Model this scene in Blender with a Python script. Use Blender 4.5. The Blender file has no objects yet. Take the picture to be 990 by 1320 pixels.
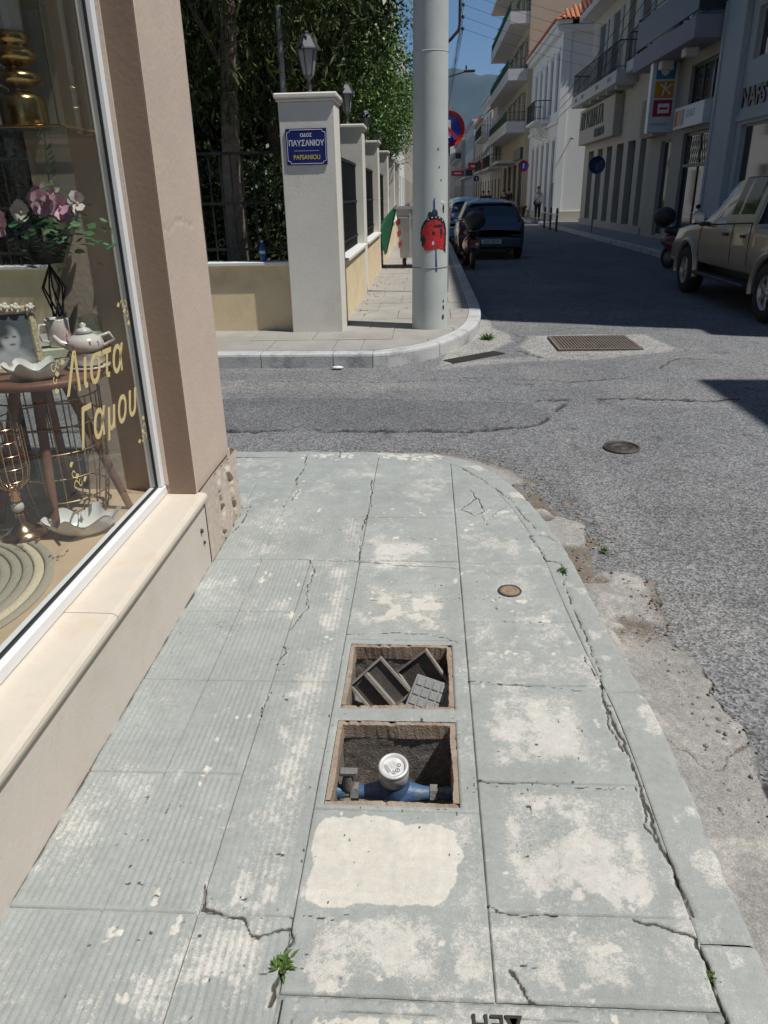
import bpy, bmesh, math, random
import numpy as np
from mathutils import Vector, Matrix
random.seed(7); rng = np.random.default_rng(7)
scene = bpy.context.scene
COL = scene.collection
# ---------------------------------------------------------------- camera
cam_d = bpy.data.cameras.new('camera'); cam = bpy.data.objects.new('camera', cam_d); COL.objects.link(cam)
scene.camera = cam
cam_d.sensor_fit = 'HORIZONTAL'; cam_d.sensor_width = 36.0; cam_d.lens = 36.0*955/990
cam_d.clip_start = 0.05; cam_d.clip_end = 20000
ax_r = Vector((0.998, -0.003, 0.058)); ax_f = Vector((0.055, 0.394, -0.918))
def _basis():
    f, cx, cy = 955.0, 495.0, 660.0
    fw = Vector(((552-cx)/f, -(250-cy)/f, -1)).normalized()
    up = -Vector(((545-cx)/f, -(2860-cy)/f, -1)).normalized()
    up = (up - fw*up.dot(fw)).normalized(); rt = fw.cross(up)
    return Matrix((rt, fw, up))            # world = R @ cam
Rm = _basis()
cam.matrix_world = Matrix.Translation((0, 0, 1.55)) @ Rm.to_4x4()
# ---------------------------------------------------------------- sky, sun, exposure
SUN = Vector((1.0, -0.36, 2.08)).normalized()
w = bpy.data.worlds.new('World'); scene.world = w; w.use_nodes = True
nt = w.node_tree; bg = nt.nodes['Background']
sky = nt.nodes.new('ShaderNodeTexSky'); sky.sky_type = 'NISHITA'; sky.sun_disc = False
sky.sun_elevation = math.asin(SUN.z); sky.sun_rotation = math.atan2(SUN.x, SUN.y)
sky.altitude = 1200; sky.air_density = 1.0; sky.dust_density = 0.0; sky.ozone_density = 5.0
nt.links.new(sky.outputs[0], bg.inputs[0]); bg.inputs[1].default_value = 0.075
sd = bpy.data.lights.new('sun', 'SUN'); sun = bpy.data.objects.new('sun', sd); COL.objects.link(sun)
sd.energy = 4.7; sd.angle = math.radians(0.53); sd.color = (1.0, 0.97, 0.925)
sun.rotation_euler = SUN.to_track_quat('Z', 'Y').to_euler(); sun.location = (8, -6, 20)
vs = scene.view_settings; vs.view_transform = 'Standard'; vs.look = 'None'; vs.exposure = -0.06; vs.gamma = 1.0
vs.use_curve_mapping = False
HAZE = 0.00007
# ---------------------------------------------------------------- materials
MATS = {}
def M(name, c, rough=0.6, var=0.12, scale=4.0, bump=0.15, bscale=60.0, metallic=0.0, c2=None, c2amt=0.5, c2scale=2.0, spec=0.5, coat=0.0, dist=0.01, coords='pos', emit=0, trans=0.0):
    if name in MATS: return MATS[name]
    m = bpy.data.materials.new(name); m.use_nodes = True; n = m.node_tree.nodes; L = m.node_tree.links.new
    b = n['Principled BSDF']; b.inputs['Roughness'].default_value = rough; b.inputs['Metallic'].default_value = metallic
    b.inputs['Specular IOR Level'].default_value = spec; b.inputs['Coat Weight'].default_value = coat
    if trans: b.inputs['Subsurface Weight'].default_value = trans
    if coords == 'pos': src = n.new('ShaderNodeNewGeometry').outputs['Position']
    else: src = n.new('ShaderNodeTexCoord').outputs['Object']
    no = n.new('ShaderNodeTexNoise'); no.inputs['Scale'].default_value = scale; no.inputs['Detail'].default_value = 6; no.inputs['Roughness'].default_value = .65
    L(src, no.inputs['Vector'])
    r = n.new('ShaderNodeMapRange'); r.inputs[1].default_value = .25; r.inputs[2].default_value = .75
    r.inputs[3].default_value = 1-var; r.inputs[4].default_value = 1+var; L(no.outputs[0], r.inputs[0])
    mx = n.new('ShaderNodeMix'); mx.data_type = 'RGBA'; mx.blend_type = 'MULTIPLY'; mx.inputs[0].default_value = 1
    mx.inputs[6].default_value = (*c, 1); L(r.outputs[0], mx.inputs[7])
    out = mx.outputs[2]
    if c2 is not None:
        n2 = n.new('ShaderNodeTexNoise'); n2.inputs['Scale'].default_value = c2scale; n2.inputs['Detail'].default_value = 8; n2.inputs['Roughness'].default_value = .7
        L(src, n2.inputs['Vector'])
        r2 = n.new('ShaderNodeMapRange'); r2.inputs[1].default_value = .5; r2.inputs[2].default_value = .68; r2.inputs[4].default_value = c2amt; L(n2.outputs[0], r2.inputs[0])
        m2 = n.new('ShaderNodeMix'); m2.data_type = 'RGBA'; m2.inputs[7].default_value = (*c2, 1); L(r2.outputs[0], m2.inputs[0]); L(out, m2.inputs[6]); out = m2.outputs[2]
    L(out, b.inputs['Base Color'])
    if emit: L(out, b.inputs['Emission Color']); b.inputs['Emission Strength'].default_value = emit
    if bump:
        n3 = n.new('ShaderNodeTexNoise'); n3.inputs['Scale'].default_value = bscale; n3.inputs['Detail'].default_value = 5; L(src, n3.inputs['Vector'])
        bp = n.new('ShaderNodeBump'); bp.inputs['Strength'].default_value = bump; bp.inputs['Distance'].default_value = dist
        L(n3.outputs[0], bp.inputs['Height']); L(bp.outputs[0], b.inputs['Normal'])
    MATS[name] = m; return m
def glass_mat(name, tint=(.9, .95, .93), refl=1.0):
    m = bpy.data.materials.new(name); m.use_nodes = True; n = m.node_tree.nodes; L = m.node_tree.links.new
    n.remove(n['Principled BSDF']); o = n['Material Output']
    t = n.new('ShaderNodeBsdfTransparent'); t.inputs[0].default_value = (*tint, 1)
    g = n.new('ShaderNodeBsdfGlossy'); g.inputs['Roughness'].default_value = .01
    ge = n.new('ShaderNodeNewGeometry'); dt = n.new('ShaderNodeVectorMath'); dt.operation = 'DOT_PRODUCT'; L(ge.outputs['Normal'], dt.inputs[0]); L(ge.outputs['Incoming'], dt.inputs[1])
    def ma(op, a, b=None):
        x = n.new('ShaderNodeMath'); x.operation = op
        for i, v in enumerate((a, b)):
            if v is None: continue
            if isinstance(v, (int, float)): x.inputs[i].default_value = v
            else: L(v, x.inputs[i])
        return x
    ab = ma('ABSOLUTE', dt.outputs['Value']); om = ma('SUBTRACT', 1.0, ab.outputs[0]); pw = ma('POWER', om.outputs[0], 5.0); sc = ma('MULTIPLY', pw.outputs[0], .92); mu = ma('ADD', sc.outputs[0], .08*refl); mu.use_clamp = True
    mi = n.new('ShaderNodeMixShader'); L(mu.outputs[0], mi.inputs[0]); L(t.outputs[0], mi.inputs[1]); L(g.outputs[0], mi.inputs[2]); L(mi.outputs[0], o.inputs[0])
    MATS[name] = m; return m
# ---------------------------------------------------------------- mesh helpers
class MB:
    def __init__(s): s.v = []; s.f = []; s.sm = []
    def add(s, vs, fs, smooth=False):
        k = len(s.v); s.v += [tuple(p) for p in vs]; s.f += [tuple(i+k for i in f) for f in fs]; s.sm += [smooth]*len(fs); return s
    def box(s, a, b, bev=0.0):
        (x0, y0, z0), (x1, y1, z1) = a, b
        if x0 > x1: x0, x1 = x1, x0
        if y0 > y1: y0, y1 = y1, y0
        if z0 > z1: z0, z1 = z1, z0
        if bev <= 0:
            vs = [(x0,y0,z0),(x1,y0,z0),(x1,y1,z0),(x0,y1,z0),(x0,y0,z1),(x1,y0,z1),(x1,y1,z1),(x0,y1,z1)]
            return s.add(vs, [(0,3,2,1),(4,5,6,7),(0,1,5,4),(1,2,6,5),(2,3,7,6),(3,0,4,7)])
        e = min(bev, (x1-x0)*.45, (y1-y0)*.45, (z1-z0)*.45); vs = []
        def ring(i, z): return [(x0+i,y0+i,z),(x1-i,y0+i,z),(x1-i,y1-i,z),(x0+i,y1-i,z)]
        def ring8(z): return [(x0+e,y0,z),(x1-e,y0,z),(x1,y0+e,z),(x1,y1-e,z),(x1-e,y1,z),(x0+e,y1,z),(x0,y1-e,z),(x0,y0+e,z)]
        vs = ring8(z0+e)+ring8(z1-e)+ring(e, z1)+ring(e, z0)
        fs = [(i,(i+1)%8,8+(i+1)%8,8+i) for i in range(8)]
        fs += [(16,17,18,19),(23,22,21,20)]
        for k in range(4):
            a0, a1 = 8+2*k, 8+2*k+1; t0, t1 = 16+k, 16+(k+1)%4
            fs.append((a0,a1,t1,t0)); fs.append((a1, 8+(2*k+2)%8, t1))
            a0, a1 = 2*k, 2*k+1; t0, t1 = 20+k, 20+(k+1)%4
            fs.append((a1,a0,t0,t1)); fs.append(((2*k+2)%8, a1, t1))
        return s.add(vs, fs)
    def quad(s, a, b, c, d): return s.add([a,b,c,d], [(0,1,2,3)])
    def tube(s, pts, r, n=8, cap=True, smooth=True):
        pts = [Vector(p) for p in pts]; N = len(pts); rs = r if isinstance(r, (list, tuple)) else [r]*N
        vs = []; prev = None
        for i, p in enumerate(pts):
            t = (pts[min(i+1,N-1)]-pts[max(i-1,0)]).normalized()
            if prev is None: a = t.orthogonal().normalized()
            else:
                a = prev - t*prev.dot(t); a = a.normalized() if a.length > 1e-6 else t.orthogonal().normalized()
            prev = a; b = t.cross(a)
            for k in range(n):
                q = 2*math.pi*k/n; vs.append(p + (a*math.cos(q)+b*math.sin(q))*rs[i])
        fs = [(i*n+k, i*n+(k+1)%n, (i+1)*n+(k+1)%n, (i+1)*n+k) for i in range(N-1) for k in range(n)]
        s.add(vs, fs, smooth)
        if cap: s.add(vs[:n], [tuple(range(n-1,-1,-1))]); s.add(vs[-n:], [tuple(range(n))])
        return s
    def lathe(s, prof, c=(0,0,0), n=24, axis='z', smooth=True):
        vs = []
        for r, z in prof:
            for k in range(n):
                q = 2*math.pi*k/n; x, y = r*math.cos(q), r*math.sin(q)
                p = (x,y,z) if axis == 'z' else ((z,x,y) if axis == 'x' else (y,z,x))
                vs.append((c[0]+p[0], c[1]+p[1], c[2]+p[2]))
        fs = [(i*n+k, i*n+(k+1)%n, (i+1)*n+(k+1)%n, (i+1)*n+k) for i in range(len(prof)-1) for k in range(n)]
        return s.add(vs, fs, smooth)
    def torus(s, c, R, r, axis='x', n=28, k=10):
        return s.lathe([(R+r*math.cos(a), r*math.sin(a)) for a in [2*math.pi*i/k for i in range(k+1)]], c, n, axis)
    def ball(s, c, r, n=12, k=8, sq=(1,1,1)):
        vs = []; 
        for i in range(k+1):
            t = math.pi*i/k
            for j in range(n):
                q = 2*math.pi*j/n; vs.append((c[0]+r*sq[0]*math.sin(t)*math.cos(q), c[1]+r*sq[1]*math.sin(t)*math.sin(q), c[2]+r*sq[2]*math.cos(t)))
        return s.add(vs, [(i*n+j, (i+1)*n+j, (i+1)*n+(j+1)%n, i*n+(j+1)%n) for i in range(k) for j in range(n)], True)
    def prism(s, pts, z0, z1, smooth=False):
        n = len(pts); vs = [(x,y,z0) for x, y in pts]+[(x,y,z1) for x, y in pts]
        return s.add(vs, [tuple(range(n-1,-1,-1)), tuple(range(n,2*n))]+[(i,(i+1)%n,n+(i+1)%n,n+i) for i in range(n)], smooth)
    def xf(s, m, k0=0):
        s.v[k0:] = [tuple(m @ Vector(p)) for p in s.v[k0:]]; return s
    def mesh(s, name):
        me = bpy.data.meshes.new(name); me.from_pydata(s.v, [], s.f); me.polygons.foreach_set('use_smooth', s.sm); me.update(); return me
def tag(o, label=None, cat=None, group=None, kind=None):
    if label: o['label'] = label
    if cat: o['category'] = cat
    if group: o['group'] = group
    if kind: o['kind'] = kind
    return o
def link(name, me, mat=None, parent=None, loc=None, rz=0):
    o = bpy.data.objects.new(name, me); COL.objects.link(o)
    if mat is not None:
        if len(me.materials) == 0: me.materials.append(mat)
    if parent is not None: o.parent = parent
    if loc is not None: o.location = loc
    if rz: o.rotation_euler = (0,0,rz)
    return o
def ob(name, mb, mat, parent=None, loc=None, rz=0): return link(name, mb.mesh(name), mat, parent, loc, rz)
def thing(name, label, cat, loc=(0,0,0), rz=0, group=None):
    o = bpy.data.objects.new(name, None); COL.objects.link(o); o.location = loc; o.rotation_euler = (0,0,rz); o.empty_display_size = .1
    return tag(o, label, cat, group)
def copy_tree(o, parent=None, loc=None, rz=None, label=None):
    c = o.copy(); COL.objects.link(c)
    if parent is not None: c.parent = parent
    if loc is not None: c.location = loc
    if rz is not None: c.rotation_euler = (0,0,rz)
    if label: c['label'] = label
    for ch in list(o.children): copy_tree(ch, c)
    return c
def text_mesh(s, size=1.0, ext=0.004, shear=0.0, align='LEFT', bold=0.0, space=1.0):
    cu = bpy.data.curves.new('txt', 'FONT'); cu.body = s; cu.size = size; cu.extrude = ext; cu.shear = shear; cu.align_x = align; cu.offset = bold; cu.space_character = space
    cu.resolution_u = 3
    o = bpy.data.objects.new('txt', cu); COL.objects.link(o); dg = bpy.context.evaluated_depsgraph_get(); dg.update()
    me = bpy.data.meshes.new_from_object(o.evaluated_get(dg)); bpy.data.objects.remove(o); bpy.data.curves.remove(cu); return me
def text(name, s, size, mat, parent, m, ext=0.004, shear=0.0, align='LEFT', bold=0.0, sx=1.0, space=1.0):
    me = text_mesh(s, size, ext, shear, align, bold, space); me.transform(m @ Matrix.Diagonal((sx,1,1,1))); me.materials.clear()
    return link(name, me, mat, parent)
def frame_m(o, u, v):
    u = Vector(u).normalized(); v = Vector(v).normalized(); n = u.cross(v)
    m = Matrix((u, v, n)).transposed().to_4x4(); m.translation = Vector(o); return m
# numpy value noise
def vnoise(x, y, sc, seed=0):
    r = np.random.default_rng(seed).random((64, 64)); x = np.asarray(x)*sc+1000; y = np.asarray(y)*sc+1000
    xi = np.floor(x).astype(int); yi = np.floor(y).astype(int); fx = x-xi; fy = y-yi
    fx = fx*fx*(3-2*fx); fy = fy*fy*(3-2*fy); a = xi % 64; b = yi % 64; a1 = (a+1) % 64; b1 = (b+1) % 64
    return (r[a,b]*(1-fx)+r[a1,b]*fx)*(1-fy)+(r[a,b1]*(1-fx)+r[a1,b1]*fx)*fy
def fbm(x, y, sc, seed=0, o=4):
    s = 0; a = 1; t = 0
    for i in range(o): s = s+a*vnoise(x, y, sc*2**i, seed+i*17); t += a; a *= .55
    return s/t
def sstep(a, b, x):
    t = np.clip((x-a)/(b-a), 0, 1); return t*t*(3-2*t)
def grid_mesh(name, P, mask=None, attrs=None, smooth=True, skirt=0.0):
    """P: (ny,nx,3) vertices; mask (ny-1,nx-1) cells kept."""
    ny, nx = P.shape[:2]; idx = np.arange(ny*nx).reshape(ny, nx)
    q = np.stack([idx[:-1,:-1], idx[:-1,1:], idx[1:,1:], idx[1:,:-1]], -1)
    q = q[mask] if mask is not None else q.reshape(-1, 4)
    me = bpy.data.meshes.new(name); me.vertices.add(ny*nx); me.vertices.foreach_set('co', P.reshape(-1).astype(np.float32))
    me.loops.add(q.size); me.loops.foreach_set('vertex_index', q.reshape(-1).astype(np.int32))
    me.polygons.add(len(q)); me.polygons.foreach_set('loop_start', (np.arange(len(q))*4).astype(np.int32))
    me.polygons.foreach_set('use_smooth', np.full(len(q), smooth))
    me.update(calc_edges=True)
    for k, a in (attrs or {}).items():
        at = me.attributes.new(k, 'FLOAT', 'POINT'); at.data.foreach_set('value', np.asarray(a).reshape(-1).astype(np.float32))
    if mask is not None:
        bm = bmesh.new(); bm.from_mesh(me); bmesh.ops.delete(bm, geom=[v for v in bm.verts if not v.link_faces], context='VERTS'); bm.to_mesh(me); bm.free()
    return me
def wallo(mb, o, u, n, L, H, ops, d=0.15, v0=0.0):
    """wall sheet with rectangular openings (u0,u1,v0,v1) and reveals of depth d behind it"""
    o = Vector(o); u = Vector(u); n = Vector(n); z = Vector((0,0,1))
    P = lambda a, b, c=0: tuple(o+u*a+z*b-n*c)
    us = sorted({0, L, *[a for q in ops for a in q[:2]]}); vsx = sorted({v0, H, *[a for q in ops for a in q[2:4]]})
    us = [a for a in us if 0 <= a <= L]; vsx = [a for a in vsx if v0 <= a <= H]
    for i in range(len(us)-1):
        for j in range(len(vsx)-1):
            cu, cv = (us[i]+us[i+1])/2, (vsx[j]+vsx[j+1])/2
            if any(q[0] < cu < q[1] and q[2] < cv < q[3] for q in ops): continue
            mb.quad(P(us[i],vsx[j]), P(us[i+1],vsx[j]), P(us[i+1],vsx[j+1]), P(us[i],vsx[j+1]))
    for a, b, c, e in [q[:4] for q in ops]:
        mb.quad(P(a,c), P(a,e), P(a,e,d), P(a,c,d)); mb.quad(P(b,c,d), P(b,e,d), P(b,e), P(b,c))
        mb.quad(P(a,e), P(b,e), P(b,e,d), P(a,e,d)); mb.quad(P(a,c,d), P(b,c,d), P(b,c), P(a,c))
    return mb
def obox(mb, o, u, n, a, b):
    """box in wall coordinates: a=(u,v,depth out of wall)"""
    o = Vector(o); u = Vector(u); n = Vector(n); z = Vector((0,0,1)); k = len(mb.v)
    mb.box(a, b); mb.v[k:] = [tuple(o+u*p[0]+z*p[1]+n*p[2]) for p in mb.v[k:]]; return mb
# ================================================================ GROUND, ROADS, PAVEMENTS
def ground_mat(name, base, cols, noise, bump=.25, bscale=220, rough=.85, dist=.004):
    """base colour + [(attribute, colour)] layers, each broken up by fine noise"""
    m = bpy.data.materials.new(name); m.use_nodes = True; n = m.node_tree.nodes; L = m.node_tree.links.new
    b = n['Principled BSDF']; b.inputs['Roughness'].default_value = rough; b.inputs['Specular IOR Level'].default_value = .3
    pos = n.new('ShaderNodeNewGeometry').outputs['Position']
    def nz(sc, det=6, ro=.65):
        t = n.new('ShaderNodeTexNoise'); t.inputs['Scale'].default_value = sc; t.inputs['Detail'].default_value = det; t.inputs['Roughness'].default_value = ro; L(pos, t.inputs['Vector']); return t.outputs[0]
    def mr(x, a, b_, c, d):
        r = n.new('ShaderNodeMapRange'); r.inputs[1].default_value = a; r.inputs[2].default_value = b_; r.inputs[3].default_value = c; r.inputs[4].default_value = d; L(x, r.inputs[0]); return r.outputs[0]
    def mix(f, a, c, bt='MIX'):
        x = n.new('ShaderNodeMix'); x.data_type = 'RGBA'; x.blend_type = bt
        for s, v in ((0, f), (6, a), (7, c)):
            if isinstance(v, tuple): x.inputs[s].default_value = (*v, 1)
            elif isinstance(v, (int, float)): x.inputs[s].default_value = v
            else: L(v, x.inputs[s])
        return x.outputs[2]
    col = mix(mr(nz(3.5), .3, .7, 0, 1), base, tuple(c*.86 for c in base))
    for at, c, soft, *lh in cols:
        lo_, hi_ = lh or (.3, .7)
        a = n.new('ShaderNodeAttribute'); a.attribute_name = at
        ad = n.new('ShaderNodeMath'); ad.operation = 'ADD'; L(a.outputs['Fac'], ad.inputs[0]); L(mr(nz(95, 10, .85), .25, .75, -soft, soft), ad.inputs[1])
        col = mix(mr(ad.outputs[0], lo_, hi_, 0, 1), col, c)
    for sc, amt in noise: col = mix(1.0, col, mr(nz(sc, 3, .6), .3, .7, 1-amt, 1+amt), 'MULTIPLY')
    L(col, b.inputs['Base Color'])
    bp = n.new('ShaderNodeBump'); bp.inputs['Strength'].default_value = bump; bp.inputs['Distance'].default_value = dist; L(nz(bscale, 4), bp.inputs['Height']); L(bp.outputs[0], b.inputs['Normal'])
    MATS[name] = m; return m
PAINT = ground_mat('painted_paving', (.345, .365, .345), [('wear', (.545, .53, .485), .8, .22, .78), ('white', (.59, .565, .50), .3), ('dirt', (.075, .07, .06), .22)], [(2.2, .07), (11, .06), (45, .07), (380, .13)], bump=.35)
GUT = ground_mat('gutter_concrete', (.315, .305, .285), [('wear', (.39, .37, .335), .45), ('dirt', (.165, .135, .105), .6), ('tar', (.125, .127, .13), .25), ('edge', (.035, .034, .033), .3)], [(5, .1), (40, .14), (160, .25), (420, .15)], bump=.6, bscale=160, dist=.006)
def asphalt(name, c):
    m = bpy.data.materials.new(name); m.use_nodes = True; n = m.node_tree.nodes; L = m.node_tree.links.new
    b = n['Principled BSDF']; b.inputs['Roughness'].default_value = .9; b.inputs['Specular IOR Level'].default_value = .25
    pos = n.new('ShaderNodeNewGeometry').outputs['Position']
    v = n.new('ShaderNodeTexVoronoi'); v.inputs['Scale'].default_value = 105; L(pos, v.inputs['Vector'])
    sx = n.new('ShaderNodeSeparateColor'); L(v.outputs['Color'], sx.inputs[0])
    def mr(x, a, bb, lo, hi):
        q = n.new('ShaderNodeMapRange'); q.inputs[1].default_value = a; q.inputs[2].default_value = bb; q.inputs[3].default_value = lo; q.inputs[4].default_value = hi; L(x, q.inputs[0]); return q.outputs[0]
    def nz(sc, lo, hi, det=5, ro=.68):
        t = n.new('ShaderNodeTexNoise'); t.inputs['Scale'].default_value = sc; t.inputs['Detail'].default_value = det; t.inputs['Roughness'].default_value = ro; L(pos, t.inputs['Vector']); return mr(t.outputs[0], .3, .7, lo, hi)
    def mul(a, bb):
        x = n.new('ShaderNodeMath'); x.operation = 'MULTIPLY'; L(a, x.inputs[0]); L(bb, x.inputs[1]); return x.outputs[0]
    f = mul(mul(mul(mul(mr(sx.outputs[0], 0, 1, .48, 1.62), nz(.5, .84, 1.14)), nz(3, .88, 1.1)), nz(30, .70, 1.28, 6, .8)), nz(150, .72, 1.3, 2))
    col = None; cur = (*c, 1)
    for at, cc in (('patch', (.140, .142, .146)), ('pale', (.235, .23, .22)), ('conc', (.33, .32, .295)), ('crack', (.02, .02, .02))):
        a = n.new('ShaderNodeAttribute'); a.attribute_name = at; x = n.new('ShaderNodeMix'); x.data_type = 'RGBA'; L(a.outputs['Fac'], x.inputs[0]); x.inputs[7].default_value = (*cc, 1)
        if col is None: x.inputs[6].default_value = cur
        else: L(col, x.inputs[6])
        col = x.outputs[2]
    x = n.new('ShaderNodeMix'); x.data_type = 'RGBA'; x.blend_type = 'MULTIPLY'; x.inputs[0].default_value = 1; L(col, x.inputs[6]); L(f, x.inputs[7]); L(x.outputs[2], b.inputs['Base Color'])
    bp = n.new('ShaderNodeBump'); bp.inputs['Strength'].default_value = .6; bp.inputs['Distance'].default_value = .005; L(v.outputs['Distance'], bp.inputs['Height']); L(bp.outputs[0], b.inputs['Normal'])
    MATS[name] = m; return m
ASPH = asphalt('asphalt', (.172, .174, .176))
SOIL = M('park_soil', (.10, .075, .05), .95, .3, 6, .5, 30); STONE = M('pale_flagstone', (.33, .315, .285), .8, .16, 3, .25, 120, c2=(.28, .25, .21), c2amt=.6, c2scale=1.6)
MARB = M('marble_kerb', (.50, .50, .49), .65, .14, 3, .4, 60, c2=(.19, .20, .205), c2amt=.85, c2scale=3.2); MARBT = M('white_marble', (.70, .68, .64), .45, .08, 4, .08, 80)
DARK = M('grime_and_hollow_shade', (.045, .04, .035), .95, .4, 20, .4, 80); IRON = M('cast_iron', (.075, .068, .062), .65, .3, 20, .3, 120, metallic=.5, c2=(.13, .085, .05), c2amt=.7, c2scale=14)  # the near-black also colours slabs standing for shade under drain bars
RZ = -.08     # carriageway level; the near pavement is at 0, the far pavement at .07
g = MB().box((-6000, -6000, -3.4), (6000, 6000, -3.0)); g = MB(); g.quad((-6000,-600,-.45), (6000,-600,-.45), (6000,9000,-.45), (-6000,9000,-.45))
tag(ob('ground', g, M('dry_ground', (.22, .19, .14), .95, .2, .5, 0)), kind='structure')
def pdist(X, Y, P, closed=False):
    P = np.array(list(P)+([P[0]] if closed else [])); dm = np.full(X.shape, 9.)
    for a, b in zip(P[:-1], P[1:]):
        ab = b-a; t = np.clip(((X-a[0])*ab[0]+(Y-a[1])*ab[1])/(ab@ab), 0, 1); dm = np.minimum(dm, np.hypot(X-a[0]-t*ab[0], Y-a[1]-t*ab[1]))
    return dm
def pin(X, Y, P):
    c = np.zeros(X.shape, bool); n = len(P)
    for i in range(n):
        (x0, y0), (x1, y1) = P[i], P[(i+1) % n]
        if y0 == y1: continue
        c ^= ((y0 > Y) != (y1 > Y)) & (X < (x1-x0)*(Y-y0)/(y1-y0)+x0)
    return c
def road_sheet():
    xs = np.concatenate([[-60, -25, -12, -6, -4], np.arange(-2.8, 3.6, .016), np.arange(3.6, 8.01, .08), [10, 16, 30, 60]]); ys = np.concatenate([[-20, -6, -2, 0], np.arange(.6, 4.4, .06), np.arange(4.4, 8.0, .013), np.arange(8.0, 11.5, .024), np.arange(11.5, 16, .1), np.arange(16, 60, 1.0), np.arange(60, 420, 20)])
    X, Y = np.meshgrid(xs, ys); Z = RZ+(fbm(X, Y, 1.2, 5)-.5)*.018; n1 = fbm(X, Y, 2.2, 40, 5)-.5; n2 = fbm(X, Y, 14, 43, 3)-.5
    x = X+n1*.12+n2*.03; y = Y+(fbm(X, Y, 2.2, 47, 5)-.5)*.12+n2*.03
    def area(P, soft): d = pdist(x, y, P, True); s = np.where(pin(x, y, P), d, -d); return sstep(-soft, soft, s), s
    pa, s1 = area([(-9, 5.38), (-1, 5.36), (.2, 5.32), (.75, 5.44), (1.02, 5.80), (.82, 6.15), (-.3, 6.28), (-1.2, 6.34), (-9, 6.45)], .012); Z += .007*sstep(-.02, .02, s1)
    pl, s2 = area([(-9, 6.62), (-1.2, 6.56), (-.1, 6.66), (.3, 6.8), (-.4, 7.0), (-9, 7.15)], .10); pl *= .55
    pl = np.maximum(pl, .45*sstep(.50, .66, fbm(X, Y, .55, 90, 4))*(X > .9))
    cc, s3 = area([(1.18, 8.0), (1.62, 7.86), (2.5, 8.14), (2.75, 8.45), (2.62, 9.3), (1.9, 9.40), (1.2, 9.3), (1.08, 8.6)], .03)
    ap, s4 = area([(.10, 7.6), (.62, 8.05), (.80, 8.55), (1.0, 8.9), (.98, 9.4), (.80, 9.9), (.88, 10.5), (.78, 11.2), (.45, 10.4), (.4, 9.2)], .03); st_, s5 = area([(.0, 7.45), (.9, 7.75), (1.7, 7.95), (1.7, 8.1), (.9, 8.0), (.3, 7.75)], .05)
    cc = np.maximum(np.maximum(cc*.8, ap), st_*.6)*(.65+.7*(fbm(X, Y, 5, 57, 4)-.2)); Z += .006*sstep(-.02, .02, np.maximum(s3, s4))
    K = np.zeros_like(X); r2 = np.random.default_rng(3)
    for wd, P in ((.011, [(-9, 5.37), (-1, 5.35), (.2, 5.31), (.5, 5.38), (.75, 5.44), (.92, 5.62), (1.02, 5.85), (1.12, 6.1)]), (.008, [(-9, 6.45), (-1.2, 6.34), (-.5, 6.30)]), (.008, [(1.02, 8.45), (1.12, 8.2), (1.2, 8.0)]), (.007, [(1.0, 9.6), (1.15, 9.2), (1.08, 8.9)]), (.006, [(2.3, 7.4), (2.6, 7.9), (3.2, 7.7)]), (.016, [(.95, 6.22), (1.6, 6.28), (2.3, 6.15), (2.6, 6.2)]), (.007, [(.3, 7.0), (1.0, 6.75), (1.9, 7.1)]), (.006, [(1.5, 9.6), (1.9, 9.9), (2.5, 9.7)]), (.006, [(-1.5, 7.0), (-.4, 6.9), (.4, 7.1), (1.2, 6.9)])):
        d = pdist(x+n2*.05, y+n2*.05, P); w_ = wd*1.5*(.3+1.5*fbm(X, Y, 6, 61, 3)); K = np.maximum(K, np.exp(-(d/w_)**2)*sstep(.28, .42, fbm(X, Y, 3, 66, 3)))
    Z -= .014*K; Z = np.where(Y > 30, RZ, Z); spots = sstep(.80, .84, fbm(X, Y, 11, 73, 2))*.3; K = np.maximum(K*.95, spots*(X > -.5))
    cx = (X[:-1,:-1]+X[1:,1:])/2; cy = (Y[:-1,:-1]+Y[1:,1:])/2; mk = ~((cx > -1.1) & (cx < .42) & (cy > .6) & (cy < 4.1))
    return grid_mesh('road', np.stack([X, Y, Z], -1), mk, dict(patch=pa, pale=pl, conc=np.clip(cc, 0, 1), crack=K))
tag(link('road', road_sheet(), ASPH), kind='structure')
road = bpy.data.objects['road']
# ---- near pavement: kerb curve, slabs as height fields
KO = [(.735,.2),(.735,1.2),(.738,1.9),(.706,2.33),(.68,2.72),(.655,3.15),(.60,3.55),(.50,3.98),(.33,4.36),(.08,4.56),(-.35,4.625),(-.95,4.64),(-2.2,4.65),(-6.5,4.66)]
def catmull(P, n=24):
    P = [np.array(p, float) for p in P]; P = [2*P[0]-P[1]]+P+[2*P[-1]-P[-2]]; out = []
    for i in range(1, len(P)-2):
        for t in np.linspace(0, 1, n, endpoint=False):
            a, b, c, d = P[i-1:i+3]; out.append(.5*((2*b)+(-a+c)*t+(2*a-5*b+4*c-d)*t*t+(-a+3*b-3*c+d)*t**3))
    out.append(P[-2]); return np.array(out)
kc = catmull(KO); sl = np.concatenate([[0], np.cumsum(np.linalg.norm(np.diff(kc, axis=0), axis=1))])
def kpt(s): return np.stack([np.interp(s, sl, kc[:,0]), np.interp(s, sl, kc[:,1])], -1)
def knorm(s):
    d = kpt(s+.01)-kpt(s-.01); d /= np.linalg.norm(d, axis=-1, keepdims=True)+1e-9; return np.stack([-d[...,1], d[...,0]], -1)
KW = .125
ki = kpt(np.linspace(0, sl[-1], 700))+knorm(np.linspace(.02, sl[-1]-.02, 700))*KW
def xin(y):  # x of the kerb's inner line at y (east side)
    o = np.argsort(ki[:,1]); return np.interp(y, ki[o,1], ki[o,0])
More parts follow.
